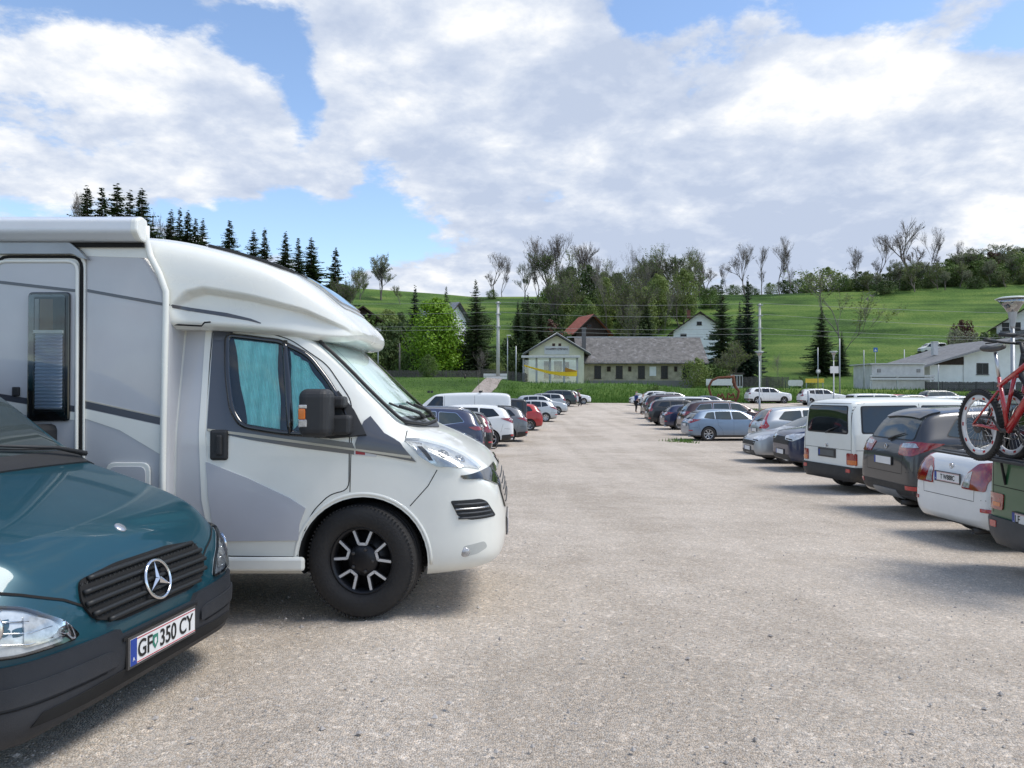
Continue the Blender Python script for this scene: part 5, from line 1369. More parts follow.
for px, top, d, k, w, lb in ((975, 246, 222, 0, 1.3, 'whitish blossoming tree on the right ridge'), (1000, 244, 224, 1, 1.4, 'blossoming tree at the right edge of the ridge'), (1018, 246, 226, 0, 1.3, 'blossoming tree cut by the right picture edge'), (1052, 244, 226, 1, 1.3, 'blossoming tree beyond the right picture edge'), (955, 248, 220, 1, 1, 'green blossoming tree in the right ridge hedge')):
    tree('blossom', k, px, d, top, name='blossoming_tree', label=lb, wide=w, group='trees on the ridge')
# hedge along the ridge
hed = [(698, 282, 1), (715, 284, 0), (733, 284, 1), (750, 283, 0), (770, 282, 0), (785, 279, 0), (800, 278, 1), (812, 272, 2), (826, 266, 2), (838, 272, 2), (850, 278, 0), (862, 270, 0), (872, 273, 1), (886, 272, 0), (897, 268, 0), (909, 265, 0), (921, 262, 1), (934, 264, 0), (946, 258, 1), (957, 256, 0), (968, 252, 0), (980, 253, 1), (992, 250, 3), (1003, 252, 0), (1014, 248, 0), (1028, 246, 0), (1044, 246, 1)]
for i, (px, top, k) in enumerate(hed):
    d = 222 + (i % 3) * 2
    for j in range(2 if i % 3 == 0 else 1):
        tree('bush', (k if k != 0 or i % 2 else 2) if j == 0 else 1, px + j * 6 + random.uniform(-2, 2), d - j * 7, top + j * 5, name='bush', cat='bush', group='hedge along the ridge', label='bush in the hedge along the meadow ridge', wide=.95)
for i in range(26):
    px = 862 + i * 7.6; b_ = i % 3 == 0; tree('bush' if b_ else ('budding' if i % 3 == 1 else 'blossom'), i % 3, px, 214 - (i % 4) * 4, h=random.uniform(3, 5) if b_ else random.uniform(5, 9), name='bush' if b_ else 'budding_tree', cat='bush' if b_ else 'tree', group='hedge along the ridge', label='bush in the hedge along the meadow ridge' if b_ else 'small budding tree in the hedge along the meadow ridge', wide=1.2)
# wooded slope above the station
for i in range(64):
    px = random.uniform(545, 712); d = random.uniform(138, 205); k = random.random()
    if k < .30: kd, va, h, w = 'green', random.randint(0, 2), random.uniform(9, 14), .7
    elif k < .55: kd, va, h, w = 'budding', random.randint(0, 2), random.uniform(11, 15), .8
    elif k < .72: kd, va, h, w = 'slim', random.randint(0, 1), random.uniform(13, 17), .9
    else: kd, va, h, w = 'bush', random.randint(0, 2), random.uniform(5, 9), .8
    if 575 < px < 612 and d < 150: continue
    if 655 < px < 718 and d < 152: continue
    tree(kd, va, px, d, h=h, name={'green': 'leafy_tree', 'budding': 'budding_tree', 'slim': 'slender_tree', 'bush': 'bush'}[kd], cat='bush' if kd == 'bush' else 'tree', group='wooded slope above the station', label={'green': 'leafy tree in the wood on the slope above the station', 'budding': 'budding tree in the wood on the slope above the station', 'slim': 'slender pale trunked tree in the wood above the station', 'bush': 'undergrowth bush in the wood above the station'}[kd], wide=w)
for i in range(26):
    px = random.uniform(380, 520) if i < 10 else random.uniform(520, 560); d = random.uniform(120, 160) if i < 10 else random.uniform(125, 170)
    if 500 < px < 522: continue
    tree('bush' if i % 2 else 'green', 0 if i % 2 else 1, px, d, h=random.uniform(4, 8), name='bush' if i % 2 else 'leafy_tree', cat='bush' if i % 2 else 'tree', group='thicket on the left slope', label='bush in the dark thicket on the left slope' if i % 2 else 'dark leafy tree in the thicket on the left slope', wide=.8)
for px, top, d, w, lb in ((647, 297, 150, .75, 'dark pointed spruce above the station roof'), (622, 300, 160, .9, 'slim spruce on the slope left of the pointed spruce'), (600, 296, 175, .9, 'small spruce under the tall grove'),
      (722, 277, 118, .62, 'tall dark spruce right of the white house, left of the pair'), (748, 274, 116, .58, 'tall dark spruce right of the white house, right of the pair'), (740, 300, 124, .6, 'dark spruce behind the tall pair'),
      (822, 304, 128, .95, 'broad dark spruce on the meadow below the birch'), (842, 330, 127, .6, 'small narrow dark spruce at the right of the broad one')):
    tree('spruce_wide', int(px), px, d, top, name='spruce_tree', label=lb, wide=w)
tree('slim', 0, 841, 132, 263, name='birch_tree', label='tall pale birch with thin leaves behind the broad spruce', wide=1.6)
tree('budding', 1, 735, 104, 340, name='budding_tree', label='pale green shrubby tree before the two dark spruces', wide=1.2)
tree('blossom', 0, 728, 106, 352, name='blossoming_tree', label='small grey green tree at the foot of the dark spruces', wide=1.3)
tree('blossom', 0, 961, 118, 326, name='blossoming_tree', label='white blossoming tree left of the chimney of the white house', wide=1.15)
tree('green', 2, 975, 121, 338, name='leafy_tree', label='yellow green tree behind the white house roof', wide=1.0)
tree('bush', 3, 962, 128, 318, name='bush', cat='bush', label='copper brown bush on the meadow above the blossoming tree', wide=.5)
tree('bush', 0, 989, 123, 330, name='bush', cat='bush', label='dark bush between the two white houses', wide=.8)
tree('bush', 2, 697, 101, h=4.4, name='bush', cat='bush', label='yellow green bush at the right end of the station', wide=.8)
tree('bush', 1, 711, 103, h=3.6, name='bush', cat='bush', label='mid green bush right of the station end', wide=.9)
tree('bush', 1, 655, 86, h=1.5, name='bush', cat='bush', label='loose shrub on the bank before the station wall', wide=1.0)
tree('bush', 3, 548, 133, 318, name='bush', cat='bush', label='copper coloured tree behind the station gable', wide=.7)
tree('green', 1, 692, 330 and 118, 352, name='leafy_tree', label='dark leafy tree at the right end of the station roof', wide=.8)
for i, px in enumerate((760, 768, 779, 800, 812)):
    tree('bush', 1 if i % 2 else 2, px, 100 + i, h=1.4 + (i % 2) * .5, name='bush', cat='bush', group='low bushes by the right fence', label='low bush by the fence behind the white cars', wide=.9)
tree('slim', 1, 777, 98, 352, name='sapling', label='thin leafless sapling behind the white off-roader', wide=1)
# ------------------------------------------------------------------ buildings
def tile_mat(name, c1, c2, sc=(2.2, 4.5), worn=None):
    m, nt, b = newmat(name); tc = N(nt, 'ShaderNodeTexCoord')
    n1 = N(nt, 'ShaderNodeTexNoise', Scale=1.1, Detail=8.0, Roughness=.75); nt.links.new(tc.outputs['Object'], n1.inputs['Vector'])
    v = N(nt, 'ShaderNodeTexVoronoi', Scale=3.0); nt.links.new(tc.outputs['Object'], v.inputs['Vector'])
    sp = N(nt, 'ShaderNodeSeparateColor'); nt.links.new(v.outputs['Color'], sp.inputs[0])
    ad = N(nt, 'ShaderNodeMath', operation='MULTIPLY_ADD'); ad.inputs[1].default_value = .35; nt.links.new(sp.outputs[0], ad.inputs[0]); nt.links.new(n1.outputs[0], ad.inputs[2])
    cr = N(nt, 'ShaderNodeValToRGB'); e = cr.color_ramp.elements; e[0].position = .35; e[0].color = (*c1, 1); e[1].position = .85; e[1].color = (*c2, 1)
    if worn: k = e.new(.93); k.color = (*worn, 1)
    nt.links.new(ad.outputs[0], cr.inputs[0]); nt.links.new(cr.outputs[0], b.inputs['Base Color']); b.inputs['Roughness'].default_value = .8
    w = N(nt, 'ShaderNodeTexWave', Scale=1.6); w.bands_direction = 'Z'; nt.links.new(tc.outputs['Object'], w.inputs['Vector'])
    bp = N(nt, 'ShaderNodeBump', Strength=.5, Distance=.05); nt.links.new(w.outputs[1], bp.inputs['Height']); nt.links.new(bp.outputs[0], b.inputs['Normal'])
    return m
cream = mat('cream plaster', (.76, .74, .56), .85, var=.10, scale=1.2, bump=.2)
beigew = mat('worn beige plaster', (.50, .45, .33), .85, var=.35, scale=1.5, bump=.3)
whitew = mat('white plaster', (.84, .85, .84), .85, var=.10, scale=1, bump=.2)
greyw = mat('pale grey concrete', (.62, .62, .61), .85, var=.2, scale=1.5)
wood_d = mat('dark stained wood', (.045, .028, .02), .8, var=.4, scale=3)
wood_g = mat('weathered fence wood', (.13, .12, .11), .85, var=.45, scale=5)
slate = tile_mat('grey eternit tiles', (.07, .066, .062), (.165, .155, .145), worn=(.23, .22, .225))
redt = tile_mat('red roof tiles', (.20, .05, .03), (.36, .11, .07))
brownt = tile_mat('brown roof tiles', (.03, .022, .02), (.07, .05, .045))
greyt = tile_mat('light grey roof', (.11, .11, .112), (.20, .20, .20))
brick = mat('brick chimney', (.22, .09, .06), .9, var=.3, scale=8)
winglass = mat('house window glass', (.015, .018, .02), .25, spec=.3)
brownf = mat('brown window frame', (.10, .035, .02), .6)
darkf = mat('dark window frame', (.04, .03, .025), .6)
metalg = mat('galvanised steel', (.38, .40, .42), .45, .5, .15)
concrete = mat('mast concrete', (.50, .50, .48), .8, var=.15)
trimw = mat('roof edge white', (.55, .56, .56), .6)
def window(par, x0, x1, z0, z1, y, fm, bars=True):
    """opening on a wall facing -y"""
    q = MB(); q.use(fm); w = .07
    q.box(x0, x1, y - .05, y + .02, z0, z0 + w); q.box(x0, x1, y - .05, y + .02, z1 - w, z1); q.box(x0, x0 + w, y - .05, y + .02, z0 + w, z1 - w); q.box(x1 - w, x1, y - .05, y + .02, z0 + w, z1 - w)
    if bars: q.box((x0 + x1) / 2 - .03, (x0 + x1) / 2 + .03, y - .045, y + .02, z0 + w, z1 - w)
    f = q.build('window', par)
    q = MB(); q.use(winglass).box(x0 + w, x1 - w, y - .015, y + .01, z0 + w, z1 - w); q.build('pane', f)
    q = MB(); q.use(fm).box(x0 - .08, x1 + .08, y - .12, y + .02, z0 - .07, z0 - .003); q.build('sill', f)
    return f
def gable_house(name, label, cx, cy, rot, w, l, z0, eave, ridge, wm, rm, over=.6, wins=(), chim=None, cat='house', tm=None, base=None, loc=None, balcony=None, top_wood=False):
    t = thing(name, label, cat, (cx, cy, z0), rot)
    q = MB(); q.use(wm); q.prism([(-w / 2, -1), (w / 2, -1), (w / 2, eave), (0, ridge - .12), (-w / 2, eave)], lambda u, v, k: (u, k, v), l); q.build('wall', t)
    sl = (ridge - eave) / (w / 2); ex = w / 2 + over
    for s in (-1, 1):
        q = MB(); q.use(rm)
        pr = [(0, ridge), (s * ex, ridge - sl * ex), (s * ex, ridge - sl * ex + .16), (0, ridge + .16)]
        q.prism(pr, lambda u, v, k: (u, -over + k, v), l + 2 * over); r = q.build('roof', t)
        q = MB(); q.use(tm or trimw); pr = [(0, ridge - .08), (s * (ex + .02), ridge - sl * ex - .08), (s * (ex + .02), ridge - sl * ex + .17), (0, ridge + .17)]
        q.prism(pr, lambda u, v, k: (u, -over - .035 + k, v), .03); q.build('verge_board', r)
        if chim and s == (1 if chim[0] > 0 else -1):
            q = MB(); q.use(chim[5] if len(chim) > 5 else brick).box(chim[0] - .3, chim[0] + .3, chim[1] - .3, chim[1] + .3, chim[2], chim[3]); q.box(chim[0] - .36, chim[0] + .36, chim[1] - .36, chim[1] + .36, chim[3] + .003, chim[3] + .1); q.build('chimney', r)
    for (x0, x1, a, b, fm) in wins: window(t, x0, x1, a, b, 0, fm)
    if top_wood:
        q = MB(); q.use(wood_d); q.prism([(-w / 2 * (ridge - top_wood) / (ridge - eave), top_wood), (w / 2 * (ridge - top_wood) / (ridge - eave), top_wood), (0, ridge - .2)], lambda u, v, k: (u, -.04 + k, v), .03); q.build('dark_gable_panel', t)
    if balcony:
        x0, x1, z = balcony; q = MB(); q.use(greyw).box(x0, x1, -1.2, 0, z - .15, z); q.use(wood_g)
        for i in range(int((x1 - x0) / .16)): q.box(x0 + i * .16, x0 + i * .16 + .13, -1.2, -1.17, z - .1, z + .95)
        q.use(wood_d).box(x0, x1, -1.23, -1.14, z + .95, z + 1.02); q.build('balcony', t)
    return t
# --- the station
D0 = 104.0; zb = terr(6, 104)
def st():
    x0, x1 = X(529, D0), X(584, D0); cx = (x0 + x1) / 2; w = x1 - x0
    rz = Z(334.5, D0) - zb; ez = Z(351.5, D0) - zb
    t = gable_house('station_building', 'old railway station with cream gable front and long grey tiled wing', cx, D0, 0, w, 9.0, zb, ez, rz, cream, slate, over=.85, tm=mat('dark verge', (.09, .09, .09), .7),
                    wins=[(X(552.3, D0) - cx, X(555.2, D0) - cx, Z(348, D0) - zb, Z(343.4, D0) - zb, brownf), (X(558.4, D0) - cx, X(561.2, D0) - cx, Z(348, D0) - zb, Z(343.4, D0) - zb, brownf),
                          (X(544, D0) - cx, X(551, D0) - cx, Z(378, D0) - zb, Z(361, D0) - zb, darkf), (X(554, D0) - cx, X(562, D0) - cx, Z(378, D0) - zb, Z(361, D0) - zb, darkf), (X(565, D0) - cx, X(569, D0) - cx, Z(378, D0) - zb, Z(362, D0) - zb, darkf)], cat='station')
    q = MB(); q.use(trimw)
    for s in (-1, 1): q.tube([(0, -.9, rz + .18), (s * (w / 2 + .87), -.9, rz - (rz - ez) / (w / 2) * (w / 2 + .85) + .18)], .045, 6)
    q.build('verge_trim', t)
    q = MB(); q.use(mat('sign board white', (.66, .67, .66), .5)).box(X(544.3, D0) - cx, X(569.3, D0) - cx, -.10, -.01, Z(354.6, D0) - zb, Z(346.2, D0) - zb); sb = q.build('name_board', t)
    sb_w = X(569.3, D0) - X(544.3, D0)
    me = text_mesh('WIENERBRUCK-JOSEFSBERG', .30, ink, .004, bold=.006); o = link('lettering', me, sb, ((X(556.8, D0) - cx), -.106, Z(349.3, D0) - zb)); o.rotation_euler = (R(90), 0, 0)
    wd = max(v.co.x for v in me.vertices) - min(v.co.x for v in me.vertices); o.scale = (sb_w * .9 / wd, sb_w * .9 / wd * 1.5, 1)
    # wing
    q = MB(); xa, xb = X(585, D0) - cx, X(703, 106) - cx; h = Z(363.5, 105.5) - zb
    q.use(beigew).box(xa, xb, 2.2, 9.0, -1, h); q.build('wing_wall', t)
    q = MB(); q.use(slate); rzz = Z(338.5, 110.5) - zb; ehh = Z(363.8, 105.2) - zb
    q.prism([(1.1, ehh), (6.2, rzz), (11.6, ehh), (11.6, ehh + .15), (6.2, rzz + .16), (1.1, ehh + .15)], lambda u, v, k: (X(578, D0) - cx + k, u, v), X(707.5, 106) - X(578, D0)); wr = q.build('wing_roof', t)
    q = MB(); q.use(trimw).box(X(570, D0) - cx, X(707, 108) - cx, 6.1, 6.3, rzz + .12, rzz + .25)
    q.build('ridge_cap', wr)
    q = MB(); q.use(mat('snow guard pale', (.42, .42, .42), .6))
    rnd = random.Random(4)
    for i in range(46):
        u = X(592, D0) - cx + i * .36 + rnd.uniform(-.1, .1); f = rnd.uniform(.02, .09)
        q.box(u, u + rnd.uniform(.1, .3), 1.1 + f * 5.1, 1.1 + f * 5.1 + .12, ehh + .17 + f * (rzz - ehh), ehh + .23 + f * (rzz - ehh))
    tag(q.build('worn_tiles', wr), kind='stuff')
    q = MB(); q.use(mat('grey chimney', (.14, .14, .14), .9)).box(X(582, 108) - cx, X(585.8, 108) - cx, 3.6, 4.2, ehh + 1, Z(327.5, 108) - zb); q.box(X(581.5, 108) - cx, X(586.3, 108) - cx, 3.5, 4.3, Z(329, 108) - zb, Z(328.3, 108) - zb + .05)
    q.build('chimney', wr)
    for px in (597.7, 619.2, 641.4, 664.4, 686): 
        a, b = X(px - 3.4, 106.2) - cx, X(px + 3.4, 106.2) - cx; window(t, a, b, Z(378.5, 106.2) - zb, Z(365.8, 106.2) - zb, 2.2, darkf)
    for px, w_ in ((609, .5), (630, .4), (653, .9), (676, .4), (695, .4)):
        q = MB(); q.use(wood_d if w_ < .6 else whitew).box(X(px, 106) - cx - w_ / 2, X(px, 106) - cx + w_ / 2, 2.08, 2.2, Z(376 if w_ > .6 else 371.5, 106) - zb, Z(366.5, 106) - zb); q.build('wall_box', t)
    q = MB(); q.use(mat('plinth', (.24, .23, .22), .9)).box(xa, xb, 2.12, 2.21, -1, .55); q.build('plinth', t)
st()
# --- platform canopy with a yellow ribbon on its glass
def canopy():
    d = 99.0; z0 = terr(5, d); t = thing('platform_shelter', 'glazed platform shelter with a yellow ribbon before the station gable', 'shelter', (X(550, d), d, z0))
    cx = X(550, d); f = lambda px: X(px, d) - cx; g = lambda py: Z(py, d) - z0
    q = MB(); q.use(metalg).box(f(521.5), f(579), -1.6, .6, g(358), g(356.3)); q.use(mat('canopy edge', (.55, .56, .56), .5)).box(f(521.2), f(579.3), -1.66, -1.605, g(358.3), g(356.1)); q.build('roof', t, bevel=.02)
    for px in (523.5, 536.5, 550, 564, 577.2):
        q = MB(); q.use(metalg).box(f(px) - .12, f(px) + .12, -.12, .12, -.5, g(358) - .01); q.build('post', t)
    gl_ = seeglass('shelter glass', (.80, .86, .90), .10)
    pxs = (523.5, 536.5, 550, 564, 577.2)
    for a, b in zip(pxs, pxs[1:]):
        q = MB(); q.use(gl_).box(f(a) + .14, f(b) - .14, -.02, .0, g(382), g(360)); q.build('glass_panel', t)
    yel = mat('yellow ribbon', (.95, .62, .01), .5, var=.06)
    q = MB(); q.use(yel)
    up = [(524, 364.6), (532, 367), (540, 368.9), (550, 371.2), (560, 372.0), (570, 371.2), (577, 370.2)]; lo = [(577, 376.2), (570, 376.3), (560, 375.6), (550, 374), (540, 371.3), (532, 368.6), (524, 366.2)]
    q.prism([(f(a), g(b)) for a, b in up + lo], lambda u, v, k: (u, -.16 + k, v), .02)
    q.use(mat('orange ribbon', (.50, .22, .01), .5)).prism([(f(a), g(b)) for a, b in [(565, 367.5), (577, 371), (577, 371.4), (565, 372.1)]], lambda u, v, k: (u, -.19 + k, v), .02)
    q.build('yellow_ribbon', t)
canopy()
# --- houses on the slope
z_ = terr(X(700, 140), 140) - .5
gable_house('white_house', 'white house with dark gable roof and small black windows above the station roof', X(700, 140), 140, R(-8), 9.5, 10, z_, Z(331, 140) - z_, Z(312.5, 140) - z_, whitew, brownt, over=.9, tm=wood_d, chim=(-1.9, 1.2, Z(318, 141) - z_, Z(310.5, 141) - z_),
            wins=[(-.55, .35, Z(325, 140) - z_, Z(321.5, 140) - z_, darkf), (-3.5, -2.4, Z(337.5, 140) - z_, Z(333.5, 140) - z_, darkf), (1.7, 2.8, Z(338, 140) - z_, Z(334, 140) - z_, darkf)])
z_ = terr(X(590, 142), 142) - .5
gable_house('wooden_house', 'dark wooden house with a red tiled roof on the slope behind the station', X(592, 142), 142, R(20), 6.5, 5, z_, Z(331, 142) - z_, Z(315, 142) - z_, wood_d, redt, over=.9, tm=wood_d, wins=[(-1, 0, Z(328, 142) - z_, Z(324, 142) - z_, brownf)])
z_ = terr(X(456, 140), 140) - .5
gable_house('grey_roof_house', 'house with bluish grey roof half hidden behind the bright maple', X(456, 136), 136, R(60), 6.5, 6, z_, Z(318, 136) - z_, Z(303, 136) - z_, whitew, tile_mat('blue grey roof', (.10, .11, .13), (.20, .22, .25)), over=.8, tm=wood_d)
z_ = terr(X(368, 122), 122) - .5
gable_house('dark_barn', 'dark barn with brown roof behind the motorhome nose', X(362, 118), 118, R(20), 9, 10, z_, Z(328, 118) - z_, Z(307, 118) - z_, wood_d, brownt, over=.8, tm=wood_d)
z_ = terr(X(1040, 125), 125) - .3
gable_house('white_house', 'white house with wooden balcony high at the right edge behind the funnel lamp', X(1040, 125), 125, R(-27), 12, 10, z_, Z(325, 125) - z_, Z(300, 125) - z_, whitew, brownt, over=1.3, tm=wood_d,
            wins=[(-5.2, -4.2, Z(329.5, 125) - z_, Z(321.5, 125) - z_, darkf), (-3.6, -2.6, Z(329.5, 125) - z_, Z(321.5, 125) - z_, darkf), (.5, 1.6, Z(329.5, 125) - z_, Z(321.5, 125) - z_, darkf)], balcony=(-5.6, 5, Z(336, 125) - z_))
# --- low white house right, with its yard building
zr = terr(60, 95) - .2; cx = X(1012, 95)
t = gable_house('white_house', 'long low white house with light grey roof and one square window, behind the parked estate', cx, 95, R(0), 20.5, 12, zr, Z(363.5, 95) - zr, Z(339, 95) - zr, whitew, greyt, over=1.6, tm=mat('verge grey', (.24, .24, .25), .6), chim=(-6.6, 5.5, Z(355, 100) - zr, Z(342, 100) - zr, 0, greyw),
            wins=[(X(976.5, 95) - cx, X(988.5, 95) - cx, Z(374.5, 95) - zr, Z(363, 95) - zr, mat('grey frame', (.12, .12, .12), .6))])
q = MB(); q.use(wood_d); q.prism([(X(928, 95) - cx, Z(364.8, 95) - zr), (X(963.5, 95) - cx, Z(364.8, 95) - zr), (X(963.5, 95) - cx, Z(356.6, 95) - zr), (X(950, 95) - cx, Z(359.5, 95) - zr)], lambda u, v, k: (u, -.12 + k, v), .08); q.build('dark_gable_panel', t)  # dark panel stands in for the shade of the recess under the roof
q = MB(); q.use(greyw).box(X(963, 95) - cx, X(963.8, 95) - cx, -.06, .0, 0, Z(365, 95) - zr); q.build('downpipe', t)
t = thing('yard_building', 'flat grey utility building with two small vents and a white double rail', 'building', (X(897, 92), 92, zr)); cx = X(897, 92); f = lambda px: X(px, 92) - cx; g = lambda py: Z(py, 92) - zr
q = MB(); q.use(greyw).box(f(872), f(924.5), 0, 5, -1, g(364.6)); q.build('wall', t, bevel=.02)
q = MB(); q.use(trimw).box(f(869), f(925), -.35, 5.3, g(364.4), g(363.3)); q.build('roof', t)
for px in (879, 918.5):
    q = MB(); q.use(darkf).box(f(px - 1.8), f(px + 1.8), -.04, 0.01, g(372.5), g(369)); q.use(greyw)
    for k in range(4): q.box(f(px - 1.6), f(px + 1.6), -.06, -.035, g(372.3 - k * .85), g(371.9 - k * .85))
    q.build('vent', t)
q = MB(); q.use(mat('painted recess shade', (.06, .06, .06), .9)).box(f(872), f(924.5), -.02, .0, g(380), g(375.5)); q.build('wall_recess_shade', t)  # thin dark slab paints shade behind the rails; the wall itself is flat
for a, b in ((377, 375.2), (380, 377.9)):
    q = MB(); q.use(trimw).box(f(867), f(931), -.9, -.72, g(a), g(b)); q.build('rail', t)
for px in (868, 895, 930):
    q = MB(); q.use(trimw).box(f(px) - .08, f(px) + .08, -.7, -.5, 0, g(375.4)); q.build('rail_post', t)
def fence(name, label, pts, h, m, step=.16, w=.10, gap=True, posts=2.0, rails=2):
    t = thing(name, label, 'fence', (pts[0][0], pts[0][1], terr(*pts[0])))
    sl = MB(); sl.use(m); po = MB(); po.use(m); ra = MB(); ra.use(m); o = Vector(t.location); plist = []
    for (xa, ya), (xb, yb) in zip(pts, pts[1:]):
        L = math.hypot(xb - xa, yb - ya); n = int(L / step); dx, dy = (xb - xa) / L, (yb - ya) / L
        for i in range(n):
            x, y = xa + dx * i * step, ya + dy * i * step; z = terr(x, y); hh = h * random.uniform(.95, 1.03)
            v = [(x, y - .012, z), (x + dx * w, y + dy * w - .012, z), (x + dx * w, y + dy * w - .012, z + hh), (x, y - .012, z + hh)]
            v += [(a, b + .02, c) for a, b, c in v]; v = [tuple(Vector(q) - o) for q in v]
            sl.add(v, [(0, 1, 2, 3), (7, 6, 5, 4), (0, 4, 5, 1), (1, 5, 6, 2), (2, 6, 7, 3), (3, 7, 4, 0)])
        k = int(L / posts)
        for i in range(k + 1):
            x, y = xa + dx * i * posts, ya + dy * i * posts; z = terr(x, y) - o.z; plist.append((x - o.x, y - o.y + .07, z))
    sl.build('pickets', t, fixn=False)
    for p in plist[:40]:
        q = MB(); q.use(m).box(p[0] - .06, p[0] + .06, p[1] - .05, p[1] + .05, p[2] - .2, p[2] + h + .04); q.build('post', t)
    for r_ in range(rails):
        q = MB(); q.use(m); q.tube([(p[0], p[1] - .04, p[2] + h * (.25 + .5 * r_)) for p in plist], .03, 4); q.build('rail', t)
    return t
fence('wooden_fence', 'weathered grey picket fence behind the left lawn below the maple', [(X(370, 96), 96), (X(430, 96), 96), (X(482, 97), 97)], 1.0, wood_g)
fence('wooden_fence', 'taller weathered board fence between the left banners and the shelter', [(X(482, 98), 98), (X(528, 98), 98)], 1.25, wood_g)
fence('wooden_fence', 'grey board fence behind the white off-roader', [(X(736, 98), 98), (X(790, 98), 98)], 1.5, wood_g, gap=False)
fence('dark_fence', 'dark stone coloured fence in front of the low white house', [(X(926, 90), 90), (X(1040, 90), 90)], 1.1, mat('dark fence', (.06, .06, .06), .8), step=.14, w=.12)
fence('green_fence', 'greenish mesh fence climbing the meadow beside the low bushes', [(X(786, 106), 106), (X(800, 112), 112), (X(818, 120), 120)], 1.1, mat('green wire fence', (.07, .16, .13), .6), step=.4, w=.05)
def board(name, label, px0, px1, py0, py1, d, m, texts=(), cat='banner', post=True, rnd_=0):
    cx = X((px0 + px1) / 2, d); z0 = terr(cx, d); t = thing(name, label, cat, (cx, d, z0)); f = lambda px: X(px, d) - cx; g = lambda py: Z(py, d) - z0
    q = MB(); q.use(m); q.prism(rp([(f(px0), g(py1)), (f(px1), g(py1)), (f(px1), g(py0)), (f(px0), g(py0))], rnd_ or .01), lambda u, v, k: (u, -.03 + k, v), .03); p = q.build('panel', t)
    for (txt, px, py, hpx, mm) in texts:
        me = text_mesh(txt, hpx / F * d * 1.35, mm, .004, bold=.004); o = link('lettering', me, p, (f(px), -.037, g(py))); o.rotation_euler = (R(90), 0, 0)
    if post:
        for px in (px0 + 1, px1 - 1): q = MB(); q.use(metalg).box(f(px) - .04, f(px) + .04, .003, .08, -.4, g(py0) - .02); q.build('post', t)
    return t
wb = mat('banner white', (.68, .68, .66), .6)
board('banner', 'white banner with a dark mark behind the rusty sculpture', 706, 733, 379, 385.4, 93, wb)
board('banner', 'upper white banner on the fence beside the concrete mast', 483.5, 508, 373.6, 376.0, 94, wb)
board('banner', 'lower white banner on the fence beside the concrete mast', 483.5, 508, 376.4, 379.2, 93.5, wb)
board('banner', 'rounded white banner at the right end of the board fence', 788, 803, 380.0, 386.0, 94, wb, rnd_=.35)
board('direction_sign', 'small yellow direction sign right of the rounded banner', 805.5, 824, 378.6, 382.8, 92, mat('sign yellow', (.78, .52, .05), .5), cat='sign')
ink2 = mat('banner grey mark', (.10, .12, .14), .6)
for (a, b, c, d_, px, m) in ((712.5, 717, 380.5, 384, 0, ink2),): pass
# --- masts, wires, lamps
def pole(name, label, px, d, top, r0, r1, m, cat='pole', base=None, n=10):
    x = X(px, d); z0 = terr(x, d) if base is None else base; h = Z(top, d) - z0
    t = thing(name, label, cat, (x, d, z0)); q = MB(); q.use(m).tube([(0, 0, -.3), (0, 0, h * .5), (0, 0, h)], [r0, (r0 + r1) / 2, r1], n); q.build('pole', t)
    return t, h
t, h = pole('railway_mast', 'pale concrete railway mast rising beside the footpath', 498, 94, 301.5, .24, .17, concrete, 'mast')
for z in (h - .25, h - 1.6, h - 3.2): q = MB(); q.use(metalg).box(-.3, .35, -.25, .25, z, z + .10); q.build('bracket', t)
t, h = pole('railway_mast', 'pale concrete railway mast in front of the meadow behind the white off-roader', 760, 97, 303.5, .20, .14, concrete, 'mast')
for z in (h - .25, h - 1.6, h - 3.2): q = MB(); q.use(metalg).box(-.3, .35, -.25, .25, z, z + .10); q.build('bracket', t)
t, h = pole('railway_mast', 'slim wire mast right of the station shelter lamp', 516, 97, 346, .10, .07, metalg, 'mast')
wire_m = mat('overhead wire', (.30, .31, .31), .5)
def wire(label, pts, sag):
    q = MB(); q.use(wire_m); P_ = []
    for (a, b) in zip(pts, pts[1:]):
        for i in range(16):
            t = i / 16; px = lerp(a[0], b[0], t); py = lerp(a[1], b[1], t); d = lerp(a[2], b[2], t); P_.append((X(px, d), d, Z(py, d) - sag * 4 * t * (1 - t)))
    P_.append((X(pts[-1][0], pts[-1][2]), pts[-1][2], Z(pts[-1][1], pts[-1][2])))
    o = q.tube(P_, .016, 5).build('overhead_wire'); tag(o, label, 'wire', 'overhead wires between the masts')
wire('topmost overhead wire between the concrete masts', [(150, 300, 94), (498, 302, 94), (760, 303, 97), (1200, 316, 100)], .35)
wire('second overhead wire from the top', [(150, 309, 94), (498, 312, 94), (760, 314, 97), (1200, 332, 100)], .45)
wire('third overhead wire, just above the station roof', [(150, 322, 94), (498, 325.5, 94), (760, 328, 97), (1200, 341, 100)], .35)
wire('lowest overhead wire, crossing the station gable', [(150, 327, 95), (498, 329, 95), (760, 334, 98), (1200, 341, 101)], .3)
